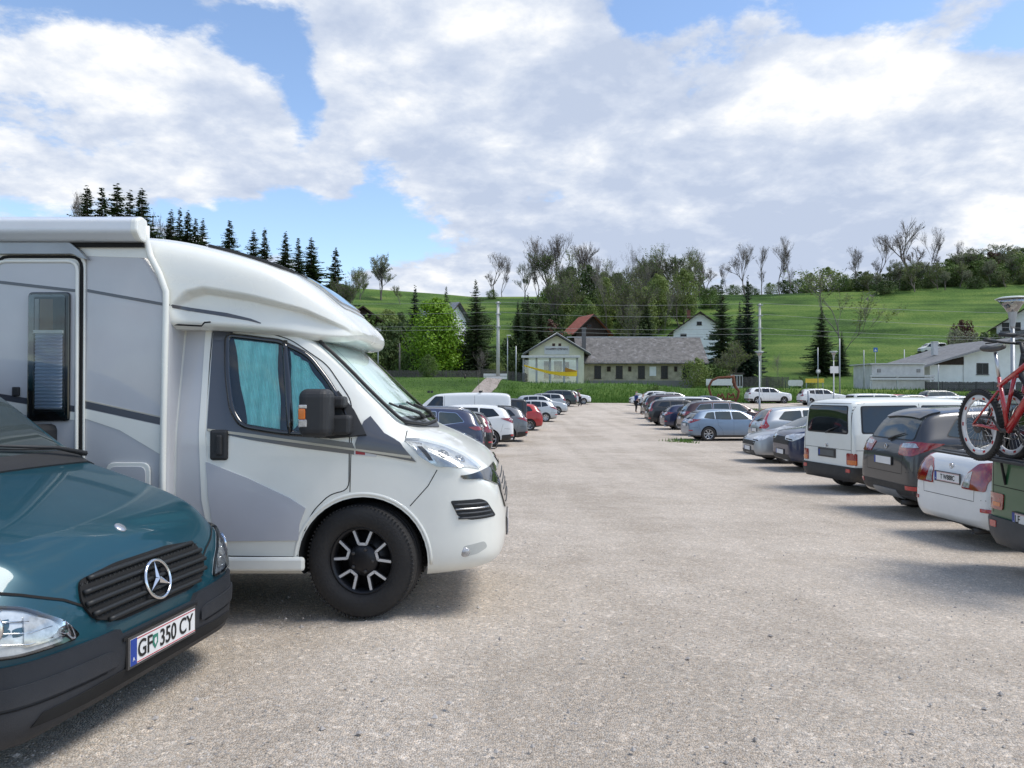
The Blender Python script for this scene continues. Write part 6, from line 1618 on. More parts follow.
# funnel lamps
def funnel_lamp(label, px, d, top, base=None, sc=1.0):
    x = X(px, d); z0 = (terr(x, d) if base is None else base); h = Z(top, d) - z0
    t = thing('street_lamp', label, 'street lamp', (x, d, z0), group='funnel shaped car park lamps')
    q = MB(); q.use(metalg).tube([(0, 0, -.2), (0, 0, 1.0), (0, 0, 1.02), (0, 0, h - .75 * sc)], [.085, .085, .06, .05], 14); q.build('pole', t)
    q = MB(); q.use(metalg).lathe([(.055, h - .85 * sc), (.06, h - .78 * sc), (.11 * sc, h - .42 * sc), (.115 * sc, h - .40 * sc)], 24, 'z'); q.build('socket', t)
    q = MB(); q.use(seeglass('lamp funnel', (.80, .83, .82), .30)).lathe([(.12 * sc, h - .40 * sc), (.2 * sc, h - .25 * sc), (.36 * sc, h - .07 * sc), (.37 * sc, h - .07 * sc), (.21 * sc, h - .26 * sc), (.125 * sc, h - .41 * sc)], 32, 'z'); q.build('diffuser', t)
    q = MB(); q.use(mat('lamp dish', (.62, .66, .62), .4)).lathe([(.40 * sc, h - .065 * sc), (.405 * sc, h - .05 * sc), (.30 * sc, h - .012 * sc), (0, h), (0, h - .05 * sc), (.38 * sc, h - .068 * sc)], 32, 'z'); q.build('dish', t)
    q = MB(); q.use(clear_l).lathe([(0, h - .40 * sc), (.05 * sc, h - .38 * sc), (.06 * sc, h - .25 * sc), (0, h - .2 * sc)], 16, 'z'); q.build('bulb', t)
    return t
funnel_lamp('near funnel lamp at the right edge behind the bicycles', 1013, 20.3, 296.5)
funnel_lamp('funnel lamp on a tall post in the middle of the lot behind the blue hatchback', 759.5, 66, 351)
funnel_lamp('funnel lamp behind the white van roof with a white notice on its post', 833.7, 74, 351)
q = MB(); q.use(wb).box(X(829.8, 73) , X(838, 73), 72.85, 72.9, Z(373.2, 73), Z(366.3, 73)); q.use(metalg).box(X(833, 73), X(834.6, 73), 72.9, 73.9, Z(369.5, 73), Z(368.5, 73)); tag(q.build('notice_board'), 'white notice plate fixed to the second lamp post', 'sign')
t, h = pole('street_lamp', 'grey lamp pole with two small floodlights at the left behind the windscreen', 378, 80, 329, .06, .045, metalg, 'street lamp')
for bx_ in ((-.45, 0, -.15, .15, h - .02, h + .12), (.02, .28, -.15, .15, h - .25, h + .02)): q = MB(); q.use(mat('floodlight grey', (.3, .31, .32), .5)).box(*bx_); q.build('floodlight', t, bevel=.02)
t, h = pole('street_lamp', 'slender lamp pole left of the station shelter', 507.5, 92, 335.5, .07, .05, metalg, 'street lamp'); q = MB(); q.use(wb).box(-.1, .42, -.12, .12, h - .02, h + .07); q.build('lamp_head', t, bevel=.02)
pole('wooden_pole', 'short pole before the dark thicket left of the maple', 399.5, 95, 343, .11, .09, wood_g)
pole('flag_pole', 'plain grey pole right of the second funnel lamp', 839.8, 84, 338.5, .08, .06, metalg)
pole('flag_pole', 'grey pole left of the utility building', 864, 90, 350, .06, .05, metalg)
t, h = pole('road_sign', 'grey pole with round sign above the yellow direction sign', 818, 90, 347.5, .06, .05, metalg, 'sign')
q = MB(); q.use(wb).lathe([(0, -.10), (.28, -.10), (.28, -.07), (0, -.07)], 20, 'y', (0, 0, Z(371.5, 90) - t.location.z)); q.use(ink2).lathe([(.2, -.105), (.26, -.105), (.26, -.1), (.2, -.1)], 20, 'y', (0, 0, Z(371.5, 90) - t.location.z), close=True); q.build('sign_disc', t)
t, h = pole('road_sign', 'small blue sign on a thin pole in the meadow above the utility building', 875.5, 105, 348, .05, .04, metalg, 'sign'); q = MB(); q.use(mat('sign blue', (.03, .14, .42), .5)).box(-.28, .28, -.08, -.05, h - .55, h + .05); q.use(wb).prism([(-.18, h - .45), (.18, h - .45), (0, h - .1)], lambda u, v, k: (u, -.085 + k, v), .004); q.build('sign_plate', t)
pole('marker_pole', 'thin pole in the meadow left of the camper bus', 904.5, 108, 349.5, .07, .06, trimw)
pole('marker_post', 'very short white post below the camper bus', 911.5, 112, 355.5, .10, .10, trimw)
t, h = pole('marker_post', 'slender galvanised post behind the silver wagon roof', 808.5, 60, 391, .09, .09, metalg)
pole('down_pipe_pole', 'dark pole in front of the low white house', 938.5, 88, 364.5, .05, .05, metalg)
for px, d, top, lb in ((412, 80, 387, 'low grey bollard on the lawn above the dark wagon'), (465, 88, 374.5, 'dark post at the bend of the footpath')): pole('bollard', lb, px, d, top, .16 if px < 450 else .12, .15 if px < 450 else .11, darkf, 'bollard', n=12)
t = thing('fence_gate_pillar', 'white stone pillar with dark cap at the left end of the board fence', 'pillar', (X(738, 97), 97, terr(X(738, 97), 97)))
q = MB(); q.use(greyw).box(-.9, .55, -.2, .2, -.3, 1.75); q.build('pillar', t); q = MB(); q.use(darkf)
for i in range(4): q.box(-.85 + i * .36, -.6 + i * .36, -.22, -.18, .3, 1.6)
q.build('slot', t); q = MB(); q.use(darkf).box(-.6, .7, -.3, .3, 1.753, 2.0); q.build('cap', t)
# rusty sculpture
rust = mat('rusted steel', (.16, .055, .025), .85, var=.5, scale=9, bump=.4, col2=(.07, .025, .015))
d = 73.0; t = thing('rust_sculpture', 'rust brown steel outline sculpture like a bent ring on the far verge', 'sculpture', (X(727, d), d, gz(X(727, d), d)))
cx, z0 = t.location.x, t.location.z; pp = [(716, 400), (711, 395.5), (708.6, 387), (712, 380.5), (718, 377.6), (726, 377.2), (733.5, 376.6)]
q = MB(); q.use(rust).tube([(X(a, d) - cx, 0, Z(b, d) - z0) for a, b in pp], [.09, .10, .11, .12, .12, .13, .13], 6); q.build('ring_arm', t)
q = MB(); q.use(rust).tube([(X(a, d) - cx, .05, Z(b, d) - z0) for a, b in [(733.5, 375.2), (733.8, 382), (735.5, 387), (739, 391), (738, 397), (735, 402)]], [.10, .17, .15, .13, .12, .1], 6); q.build('ring_arm', t)
q = MB(); q.use(rust)
for a, b, c, e in ((717, 401, 718, 394), (718, 394, 721, 397), (721, 397, 722, 393.5), (722, 393.5, 724.5, 400), (727, 400, 728, 393), (728, 393, 731, 396), (731, 396, 733, 393), (733, 393, 735, 399), (715, 399, 736, 399)):
    q.tube([(X(a, d) - cx, -.05, Z(b, d) - z0), (X(c, d) - cx, -.05, Z(e, d) - z0)], .075, 5)
q.build('zigzag_bars', t)
# ------------------------------------------------------------------ parked cars
c_navy = paint('paint dusk blue', (.030, .040, .085)); c_black = paint('paint black', (.008, .008, .009)); c_white = paint('paint white', (.72, .73, .72)); c_grey = paint('paint grey metallic', (.10, .105, .115), .6)
c_silver = paint('paint silver metallic', (.36, .375, .39), .6); c_lsilver = paint('paint light silver', (.48, .50, .51), .5); c_red = paint('paint red', (.42, .012, .012)); c_rbrown = paint('paint dark brown red', (.045, .022, .022), .3)
c_kuga = paint('paint magnetic grey', (.055, .057, .062), .5); c_bmw = paint('paint steel blue', (.20, .265, .35), .5); c_dblue = paint('paint dark blue', (.008, .016, .055), .3); c_green = paint('paint dark green', (.014, .105, .040), .1)
c_dgreen = paint('paint black green', (.016, .030, .032), .3); c_slate = paint('paint slate blue', (.055, .075, .11), .4); c_cream = paint('paint off white', (.75, .765, .715)); c_mgrey = paint('paint mid grey', (.17, .18, .19), .6)
LG, RG = 'cars in the left row, tails to the aisle', 'cars in the right row, along the aisle'
W_ = 180 # heading for cars whose nose points left
# left row, near to far
make_car('parked_car', 'dusk blue crossover with a long red lamp strip, nearest car beyond the motorhome nose', 'car', LG, 'suv', 4.25, 1.80, 1.66, c_navy, 483, 21.2, 180, 'rear', lamp='strip', wheel_r=.33, rails='chrome', glass=glass_md)
make_car('parked_car', 'black wagon with a tow hook, second in the left row', 'car', LG, 'wagon', 4.4, 1.78, 1.50, c_black, 492, 24.0, 180, 'rear', lamp='tall', tow=True, spoiler=True, glass=glass_md)
make_car('parked_car', 'white crossover with pale red lamps beside the black wagon', 'car', LG, 'suv', 4.45, 1.84, 1.68, c_white, 513.5, 29.5, 180, 'rear', lamp='wide', wheel_r=.34, spoiler='black')
make_car('parked_car', 'grey compact crossover with big wheel, right of the white crossover', 'car', LG, 'suv', 4.36, 1.84, 1.60, c_mgrey, 528, 32.6, 180, 'rear', lamp='wide', wheel_r=.345, wstyle='darkalloy', rails='black')
make_car('parked_van', 'long white panel van behind the first left cars, with black roof bar feet', 'van', LG, 'boxvan', 5.3, 1.95, 2.16, c_white, 511, 35.3, 180, 'rear', lamp='vtall', wstyle='steel', rails=False)
make_car('parked_van', 'black boxy family van between the white van and the red car', 'van', LG, 'van', 4.4, 1.83, 1.83, c_black, 527, 38.3, 180, 'rear', lamp='vtall', wheel_r=.32)
make_car('parked_car', 'small bright red hatchback in the left row', 'car', LG, 'hatch', 3.6, 1.65, 1.50, c_red, 543, 41.3, 180, 'rear', lamp='round', wheel_r=.31, wstyle='ten')
make_car('parked_car', 'small silver hatchback right behind the red one', 'car', LG, 'hatch', 3.9, 1.66, 1.47, c_lsilver, 557.5, 50.2, 180, 'rear', lamp='wide', wheel_r=.30, wstyle='cover')
make_car('parked_car', 'silver hatchback with its nose to the aisle in the left row', 'car', LG, 'hatch', 4.3, 1.78, 1.58, c_lsilver, 568, 60, 0, 'front', wheel_r=.32)
make_car('parked_car', 'grey wagon with a red lamp, left of the open dark wagon', 'car', LG, 'wagon', 4.6, 1.8, 1.50, c_silver, 566, 67.5, 180, 'rear', lamp='tall', wheel_r=.32)
make_car('parked_car', 'dark estate with raised tailgate at the far end of the left row', 'car', LG, 'wagon', 4.7, 1.83, 1.60, c_dgreen, 577, 73.2, 180, 'rear', lamp='tall', wheel_r=.33, rails=True, gate_open=True)
make_car('parked_car', 'white car showing only its nose at the far end of the left row', 'car', LG, 'hatch', 4.0, 1.75, 1.45, c_white, 591.5, 77.5, 0, 'front', wheel_r=.31)
make_car('parked_car', 'car with a dark roof seen just over the white van', 'car', LG, 'wagon', 4.6, 1.8, 1.62, c_black, 505, 54, 180, 'rear', wheel_r=.32, zoff=.1)
# right row, near to far
make_car('parked_car', 'white saloon with round edged red lamps, next to the green van', 'car', RG, 'sedan', 4.65, 1.76, 1.50, c_white, 992, 9.0, 2, 'rear', lamp='round', wheel_r=.31, plate_text=[('T W888C', .02, .09)], plate_z=.84, detail=2, tow=False)
make_car('parked_car', 'dark grey off-road hatch with slanted red lamp and silver skid plate', 'car', RG, 'suv', 4.53, 1.84, 1.78, c_kuga, 914, 11.5, 1, 'rear', lamp='wide', wheel_r=.345, spoiler=True, rails=False, glass=glass_md, wstyle='five', detail=2)
make_car('parked_van', 'white passenger van with a black rear bumper and wide side windows', 'van', RG, 'van', 4.8, 1.84, 1.95, c_cream, 855, 14.8, 11, 'rear', lamp='vblock', wheel_r=.325, wstyle='steel', blind=True, detail=2, exhaust=True)
make_car('parked_car', 'dark blue off-roader facing the aisle beside the white passenger van', 'car', RG, 'suv', 4.6, 1.86, 1.70, c_dblue, 793, 19.5, 180, 'front', wheel_r=.36, glass=glass_md, front_glass=glass_lt)
make_car('parked_car', 'silver wagon facing the aisle beside the dark blue off-roader', 'car', RG, 'wagon', 4.6, 1.77, 1.46, c_silver, 757, 22.2, 180, 'front', wheel_r=.32, front_glass=glass_md)
make_car('parked_car', 'silver crossover with tall bright red lamps behind the silver wagon', 'car', RG, 'suv', 4.6, 1.85, 1.66, c_lsilver, 763, 25.6, 0, 'rear', lamp='tall', wheel_r=.34, lamp_mat=red_hi, glass=glass_md)
make_car('parked_car', 'steel blue compact hatchback seen from its side', 'car', RG, 'hatch', 4.25, 1.75, 1.43, c_bmw, 690, 33.6, 3, 'rear', lamp='wide', wheel_r=.32, wstyle='seven', glass=glass_md)
make_car('parked_car', 'black brown wagon with chrome window trim behind the steel blue hatchback', 'car', RG, 'suv', 4.8, 1.88, 1.74, c_rbrown, 684, 37.2, 0, 'rear', lamp='wide', wheel_r=.35, rails='chrome', glass=glass_md)
make_car('parked_car', 'dark blue hatchback left of the black brown wagon', 'car', RG, 'hatch', 4.2, 1.78, 1.43, c_dblue, 665, 42, 0, 'rear', lamp='wide', wheel_r=.32)
make_car('parked_car', 'black off-roader with pale red lamp in the middle of the right row', 'car', RG, 'suv', 4.4, 1.82, 1.62, c_black, 649, 46, 0, 'rear', lamp='tall', wheel_r=.34, wstyle='darkalloy', rails=True)
make_car('parked_car', 'silver people carrier showing its roof behind the black off-roader', 'car', RG, 'van', 4.5, 1.8, 1.70, c_lsilver, 663, 50, 0, 'rear', lamp='vtall', wheel_r=.32)
make_car('parked_car', 'brown red off-roader behind the silver people carrier', 'car', RG, 'suv', 4.6, 1.86, 1.76, c_rbrown, 645, 54, 0, 'rear', lamp='block', wheel_r=.35)
make_car('parked_car', 'white hatchback with its black tailgate raised near the two people', 'car', RG, 'hatch', 4.2, 1.78, 1.55, c_white, 645, 61.5, 0, 'rear', wheel_r=.32, gate_open=True)
make_car('parked_car', 'silver estate at the far end of the right row', 'car', RG, 'wagon', 4.7, 1.8, 1.55, c_lsilver, 650, 68.5, 0, 'rear', wheel_r=.32, rails=True)
make_car('parked_car', 'white car peeking out left of the two people', 'car', RG, 'hatch', 4.1, 1.75, 1.45, c_white, 631, 75, 180, 'front', wheel_r=.31)
# second row and the far lane
FG = 'cars on the far lane by the bank'
make_car('parked_car', 'slate blue saloon left of the rusty sculpture', 'car', 'cars in the second row right', 'sedan', 4.8, 1.85, 1.46, c_slate, 683, 63, -4, 'rear', wheel_r=.33, glass=glass_md)
make_car('parked_car', 'white off-roader in full side view on the far lane', 'car', FG, 'suv', 4.6, 1.9, 1.74, c_white, 749, 79.5, 0, 'rear', wheel_r=.37, wstyle='darkalloy', zoff=-.02)
make_car('parked_car', 'white crossover partly behind the passenger van on the far lane', 'car', FG, 'suv', 4.5, 1.85, 1.66, c_white, 801.5, 75.5, -4, 'rear', lamp='tall', wheel_r=.35, wstyle='darkalloy', rails=True)
SG = 'cars in the second row right'
make_car('parked_car', 'dark green estate in front of the low white house', 'car', SG, 'wagon', 4.7, 1.8, 1.52, c_dgreen, 925, 74, 0, 'rear', wheel_r=.32, glass=glass_md, rails=True)
make_car('parked_car', 'white people carrier just above the passenger van roof', 'car', SG, 'van', 4.6, 1.85, 1.78, c_white, 855, 56, 0, 'rear', lamp='vtall', wheel_r=.32)
make_car('parked_car', 'red compact car above the passenger van roof', 'car', SG, 'hatch', 4.1, 1.75, 1.64, c_red, 882, 60, 0, 'rear', wheel_r=.32)
make_car('parked_car', 'grey hatchback between the red car and the green estate', 'car', SG, 'hatch', 4.2, 1.78, 1.66, c_mgrey, 896, 58, 0, 'rear', wheel_r=.32)
make_car('parked_van', 'white van roof low behind the dark grey off-road hatch', 'van', SG, 'van', 4.7, 1.85, 1.80, c_white, 935, 47, 0, 'rear', lamp='vtall', wheel_r=.32)
# the camper bus up on the meadow
r_, bv_, P_ = make_car('camper_bus', 'old cream camper bus parked up on the meadow', 'van', None, 'van', 4.6, 1.75, 2.0, c_cream, 919, 117, 180, 'front', wheel_r=.31, wstyle='steel', lamp='vsmall')
dd = 113.0
while terr(X(932, dd), dd) < Z(354.5, dd) and dd < 200: dd += .5
r_.location = (X(932, dd), dd, terr(X(932, dd), dd) + .1); r_.scale = (dd / 117 * .85,) * 3
# roof bar feet on the white panel van are part of it
pv = [o for o in CARS if o.get('label', '').startswith('long white panel van')][0]
for u in (-1.2, 1.2):
    for s in (-1, 1):
        q = MB(); q.use(black_pl).box(u - .06, u + .06, s * .72 - .05, s * .72 + .05, 2.13, 2.24); q.build('roof_bar_foot', pv, bevel=.01)
# --- the green van at the right edge with its carrier
gv, gbv, P_ = make_car('parked_van', 'dark green van at the right edge carrying two bicycles on its tailgate', 'van', RG, 'van', 4.8, 1.84, 1.94, c_green, None, 6.47, -5, 'rear', corner=True, xw=5.02, lamp='vsmall', wheel_r=.325, wstyle='steel', detail=2, plate_text=[('LF', -.17, .10), ('4', .02, .1)] if False else [('LF', -.165, .11)], cladding=grey_pl, plate_z=.60)
gv_m = gv.matrix_basis.copy()
for o in gv.children:
    if o.name.startswith('number_plate') and o.location.x < 0: o.location.y += .13
car = MB(); car.use(black_pl); L = 2.4
car.tube([(-L - .05, -.80, 1.23), (-L - .05, .98, 1.23)], .018, 8); car.tube([(-L - .40, -.85, 1.24), (-L - .40, 1.04, 1.24)], .020, 8)
for y in (-.55, 0, .55): car.tube([(-L, y, .92), (-L - .06, y, 1.23), (-L - .42, y, 1.24)], .016, 8); car.tube([(-L - .05, y, 1.23), (-L - .01, y, 1.66), (-L + .1, y, 1.84)], .014, 8)
car.box(-L - .30, -L - .14, -.85, 1.02, 1.225, 1.245); car.box(-L - .52, -L - .44, -.85, 1.02, 1.225, 1.245)
car.use(steel).tube([(-L - .02, .52, 1.2), (-L - .04, .52, 1.78)], .02, 8)
car.build('bike_carrier', gv)
c = Vector(gv.location)
def bicycle(label, fm, off, flip, up, rimm, hub_c):
    """a mountain bike standing on the carrier, along the van's tail; local +y of the van is 'away from the camera'"""
    t = thing('bicycle', label, 'bicycle', gv_m @ Vector((-L - off, -.56, 1.22 + up)), gv.rotation_euler.z + (R(90) if not flip else R(-90)), 'bicycles on the carrier')
    t.rotation_euler = (0, 0, t.rotation_euler.z + R(4))
    # local x along bike: rear wheel at -.53, front +.53 ; z up ; wheel radius .34
    r = .345
    for x, nm in ((-.54, 'rear'), (.54, 'front')):
        q = MB(); q.use(rubber).tube([(x + (r - .027) * math.cos(a), 0, r + (r - .027) * math.sin(a)) for a in [2 * math.pi * i / 48 for i in range(48)]], .030, 8, True)
        for i in range(60):
            a = 2 * math.pi * i / 60; q.M = Matrix.Translation((x, 0, r)) @ Matrix.Rotation(-a, 4, 'Y'); q.box(r - .006, r + .006, -.022, .022, -.006, .006)
        q.M = Matrix.Identity(4); w = q.build('wheel', t)
        q = MB(); q.use(rimm); ro = r - .052
        q.lathe([(ro, -.014), (ro + .004, 0), (ro, .014), (ro - .045, .010), (ro - .05, 0), (ro - .045, -.010)], 48, 'y', (x, 0, r), close=True); q.build('rim', w)
        q = MB(); q.use(red_hi)
        for i in range(10):
            a = 2 * math.pi * i / 10; q.M = Matrix.Translation((x, 0, r)) @ Matrix.Rotation(-a, 4, 'Y'); q.box(ro - .036, ro - .016, -.0145, .0145, -.018, .018)
        q.M = Matrix.Identity(4); q.build('rim_mark', w)
        q = MB(); q.use(steel); 
        for i in range(28):
            a = 2 * math.pi * i / 28; b_ = a + (.5 if i % 2 else -.5); q.tube([(x + .02 * math.cos(b_), .02 * (1 if i % 4 < 2 else -1), r + .02 * math.sin(b_)), (x + (ro - .04) * math.cos(a), 0, r + (ro - .04) * math.sin(a))], .0018, 3, caps=False)
        q.use(black_pl).lathe([(0, -.05), (.018, -.05), (.02, 0), (.018, .05), (0, .05)], 16, 'y', (x, 0, r)); q.lathe([(.03, -.028), (.08, -.026), (.08, -.022), (.03, -.022)], 24, 'y', (x, 0, r), close=True)
        if nm == 'rear': q.lathe([(.02, .02), (.055, .024), (.03, .045), (.02, .045)], 20, 'y', (x, 0, r), close=True)
        q.build('spokes', w)
    bb = Vector((-.11, 0, .31)); st_ = Vector((-.24, 0, .80)); hd_t = Vector((.34, 0, 1.00)); hd_b = Vector((.38, 0, .84)); re = Vector((-.54, 0, r)); fr = Vector((.54, 0, r))
    q = MB(); q.use(fm); q.tube([bb, hd_b], [.034, .034], 10); q.tube([st_ - Vector((0, 0, .08)), hd_t], [.022, .026], 10); q.tube([bb, st_], .019, 10); q.tube([hd_b - Vector((-.01, 0, .03)), hd_t + Vector((-.01, 0, .03))], .026, 12)
    for s in (-1, 1): q.tube([bb + Vector((0, s * .03, 0)), re + Vector((.1, s * .06, 0)), re + Vector((0, s * .065, 0))], .013, 8); q.tube([st_ + Vector((.02, s * .02, -.12)), re + Vector((0, s * .065, .01))], .010, 8)
    q.build('frame', t)
    q = MB(); q.use(black_pl if fm is not black_pl else red_hi)
    for s in (-1, 1): q.tube([hd_b + Vector((.0, s * .055, -.02)), fr + Vector((0, s * .06, 0))], [.02, .016], 10)
    q.tube([hd_b + Vector((.0, -.06, -.02)), hd_b + Vector((.0, .06, -.02))], .022, 8); q.build('fork', t)
    q = MB(); q.use(steel).tube([st_, st_ + Vector((-.05, 0, .24))], .015, 8); sp_ = q.build('seat_post', t)
    q = MB(); q.use(black_pl); q.smooth = True
    V = []; n = 12
    for i in range(13):
        u = i / 12; x = lerp(-.15, .13, u); w = lerp(.075, .02, sstep(.15, .75, u)) * (1 if u > .04 else .8); h = .022 + .012 * (1 - u)
        for j in range(n): a = 2 * math.pi * j / n; V.append((x, w * math.cos(a), h * math.sin(a) * (1 if math.sin(a) > 0 else .9) + .015 * (u - .5) ** 2 * 4))
    q.add(V, [(i * n + j, i * n + (j + 1) % n, (i + 1) * n + (j + 1) % n, (i + 1) * n + j) for i in range(12) for j in range(n)] + [tuple(range(n))[::-1], tuple(range(12 * n, 13 * n))])
    q.build('saddle', t, st_ + Vector((-.05, 0, .27)))
    hb = hd_t + Vector((.03, 0, .13)); q = MB(); q.use(black_pl).tube([hd_t, hb], .017, 8); q.tube([hb, hb + Vector((.06, 0, .01))], .016, 8)
    q.tube([hb + Vector((-.02, -.34, .03)), hb + Vector((.05, -.12, .01)), hb + Vector((.06, 0, 0)), hb + Vector((.05, .12, .01)), hb + Vector((-.02, .34, .03))], .013, 8)
    for s in (-1, 1): q.tube([hb + Vector((-.025, s * .36, .03)), hb + Vector((.01, s * .24, .022))], .018, 8); q.tube([hb + Vector((.06, s * .3, .0)), hb + Vector((.05, s * .2, .01))], .007, 6)
    q.build('handlebar', t)
    q = MB(); q.use(black_pl).lathe([(.075, .045), (.085, .045), (.085, .052), (.075, .052)], 28, 'y', bb, close=True); q.tube([bb + Vector((0, -.07, 0)), bb + Vector((0, .07, 0))], .02, 8)
    q.tube([bb + Vector((0, .07, 0)), bb + Vector((.12, .075, -.12))], .011, 8); q.tube([bb + Vector((0, -.07, 0)), bb + Vector((-.12, -.075, .12))], .011, 8); q.box(bb.x + .07, bb.x + .17, .08, .16, bb.z - .13, bb.z - .11); q.box(bb.x - .17, bb.x - .07, -.16, -.08, bb.z + .11, bb.z + .13)
    q.use(steel).tube([bb + Vector((0, .05, .08)), re + Vector((0, .035, .05))], .004, 4); q.tube([bb + Vector((0, .05, -.08)), re + Vector((.02, .035, -.1)), re + Vector((0, .035, -.05))], .004, 4); q.build('crank_and_chain', t)
    q = MB(); q.use(black_pl).box(re.x - .03, re.x + .04, .04, .06, r - .15, r - .02); q.build('derailleur', t)
    return t
rim_w = mat('rim white', (.68, .68, .68), .4)
bike_red = mat('bike frame red', (.42, .010, .013), .25, coat=1)
B1 = bicycle('red framed mountain bike with white rims, outer one on the carrier', bike_red, .50, True, .0, rim_w, 0)
B2 = bicycle('black framed mountain bike with white rims, inner one next to the tailgate', black_pl, .22, False, .0, rim_w, 0)
B1.location += Vector((0, .0, 0)); 
# ------------------------------------------------------------------ people
skin_m = mat('skin', (.45, .27, .20), .6); 
def skinned(name, verts, edges, radii, m, par, lv=2):
    me = bpy.data.meshes.new(name); me.from_pydata(verts, edges, []); o = bpy.data.objects.new(name, me); COL.objects.link(o)
    s = o.modifiers.new('s', 'SKIN'); s.use_smooth_shade = True
    sk = me.skin_vertices[0].data if me.skin_vertices else None
    if sk is None:
        bm = bmesh.new(); bm.from_mesh(me); bm.verts.layers.skin.verify(); bm.to_mesh(me); bm.free(); sk = me.skin_vertices[0].data
    for i, r in enumerate(radii): sk[i].radius = (r, r) if not isinstance(r, tuple) else r; sk[i].use_root = (i == 0)
    b = o.modifiers.new('b', 'SUBSURF'); b.levels = lv; b.render_levels = lv
    m2 = evald(o); m2.materials.clear(); m2.materials.append(m); m2.polygons.foreach_set('use_smooth', [True] * len(m2.polygons)); bpy.data.objects.remove(o)
    return link(name, m2, par)
def person(label, x, y, rot, h, shirt, trouser, hair, pose='stand', z=None):
    t = thing('person', label, 'person', (x, y, gz(x, y) + .012 if z is None else z), rot)
    k = h / 1.78; bend = {'stand': .03, 'lean': .38, 'load': .18}[pose]
    def P3(a, b, c, hip=.93):
        # lean the body forward (+x) above the hip
        if c > hip: dz = c - hip; return (a + math.sin(bend) * dz, b, hip + math.cos(bend) * dz)
        return (a, b, c)
    st = .12 if pose == 'stand' else .2
    V = [P3(0, 0, .96), P3(0, 0, 1.12), P3(0, 0, 1.30), P3(0, 0, 1.44), P3(.01, 0, 1.53), P3(.02, 0, 1.60), P3(.02, 0, 1.69), P3(.02, 0, 1.76),
         (0, .09, .90), (.03 + st * .3, .10, .50), (st * .5 - .02, .11, .09), (st * .5 + .12, .12, .04),
         (0, -.09, .90), (.03 - st * .3, -.10, .50), (-st * .6 - .02, -.11, .09), (-st * .6 + .12, -.12, .04),
         P3(0, .17, 1.43), P3(.02, .23, 1.16), P3(.12 if pose == 'stand' else .28, .22, .95 if pose == 'stand' else 1.12), P3(.2 if pose == 'stand' else .38, .20, .92 if pose == 'stand' else 1.10),
         P3(0, -.17, 1.43), P3(.02, -.23, 1.16), P3(.10 if pose == 'stand' else .28, -.22, .93 if pose == 'stand' else 1.10), P3(.14 if pose == 'stand' else .38, -.21, .86 if pose == 'stand' else 1.06)]
    V = [tuple(c * k for c in v) for v in V]
    E = [(0, 1), (1, 2), (2, 3), (3, 4), (4, 5), (5, 6), (6, 7), (0, 8), (8, 9), (9, 10), (10, 11), (0, 12), (12, 13), (13, 14), (14, 15), (3, 16), (16, 17), (17, 18), (18, 19), (3, 20), (20, 21), (21, 22), (22, 23)]
    Rr = [.13, .12, .14, .11, .05, .075, .095, .05, .085, .055, .038, .035, .085, .055, .038, .035, .055, .042, .03, .035, .055, .042, .03, .035]
    skinned('body', V, E, [r * k for r in Rr], skin_m, t)
    def sub(name, idx, grow, m, cut={}):
        mp = {j: i for i, j in enumerate(idx)}; vs = [V[j] for j in idx]
        es = [(mp[a], mp[b]) for a, b in E if a in mp and b in mp]
        skinned(name, vs, es, [Rr[j] * k + grow for j in idx], m, t)
    sub('shirt', [1, 0, 2, 3, 16, 17, 20, 21], .022, shirt); sub('trousers', [0, 8, 9, 10, 12, 13, 14], .020, trouser)
    sub('shoes', [10, 11], .014, black_pl) ; 
    q = skinned('hair', [tuple(c * k for c in P3(.0, 0, 1.72)), tuple(c * k for c in P3(-.02, 0, 1.77))], [(0, 1)], [.10 * k, .07 * k], hair, t)
    return t
hair_d = mat('dark hair', (.03, .02, .015), .7)
person('person in dark blue top and black trousers standing beside the raised tailgate', X(636, 63.8), 63.8, R(20), 1.80, mat('blue jacket', (.02, .06, .20), .8), mat('black trousers', (.012, .012, .014), .85), hair_d)
person('person in white and black clothes reaching into the raised boot', X(641.5, 60.3), 60.3, R(15), 1.70, mat('white top', (.55, .55, .55), .8), mat('dark trousers', (.02, .02, .022), .85), hair_d, 'load')
person('person in pale top and dark shorts loading the dark estate', X(580, 74.2), 74.2, R(170), 1.68, mat('pale pink top', (.45, .33, .32), .8), mat('dark shorts', (.02, .022, .03), .85), hair_d, 'lean')
# ------------------------------------------------------------------ light, sky, camera
SUN_EL, SUN_AZ = R(60), R(92)     # azimuth measured from +y towards +x
w = bpy.data.worlds.new('World'); scene.world = w; w.use_nodes = True; nt = w.node_tree; nt.nodes.clear()
out = N(nt, 'ShaderNodeOutputWorld'); bg = N(nt, 'ShaderNodeBackground')
sky = N(nt, 'ShaderNodeTexSky'); sky.sky_type = 'NISHITA'; sky.sun_disc = False; sky.sun_elevation = SUN_EL; sky.sun_rotation = SUN_AZ; sky.altitude = 700; sky.air_density = 1.0; sky.dust_density = .6; sky.ozone_density = 1.5
tc = N(nt, 'ShaderNodeTexCoord'); sp = N(nt, 'ShaderNodeSeparateXYZ'); nt.links.new(tc.outputs['Generated'], sp.inputs[0])
def M(op, a, b=None, c=None, clamp=False):
    n = N(nt, 'ShaderNodeMath', operation=op); n.use_clamp = clamp
    for i, v in enumerate((a, b, c)):
        if v is None: continue
        if isinstance(v, (int, float)): n.inputs[i].default_value = v
        else: nt.links.new(v, n.inputs[i])
    return n.outputs[0]
zc = M('MAXIMUM', sp.outputs[2], 0.0); den = M('ADD', zc, .30)
u = M('DIVIDE', sp.outputs[0], den); v = M('DIVIDE', sp.outputs[1], den)
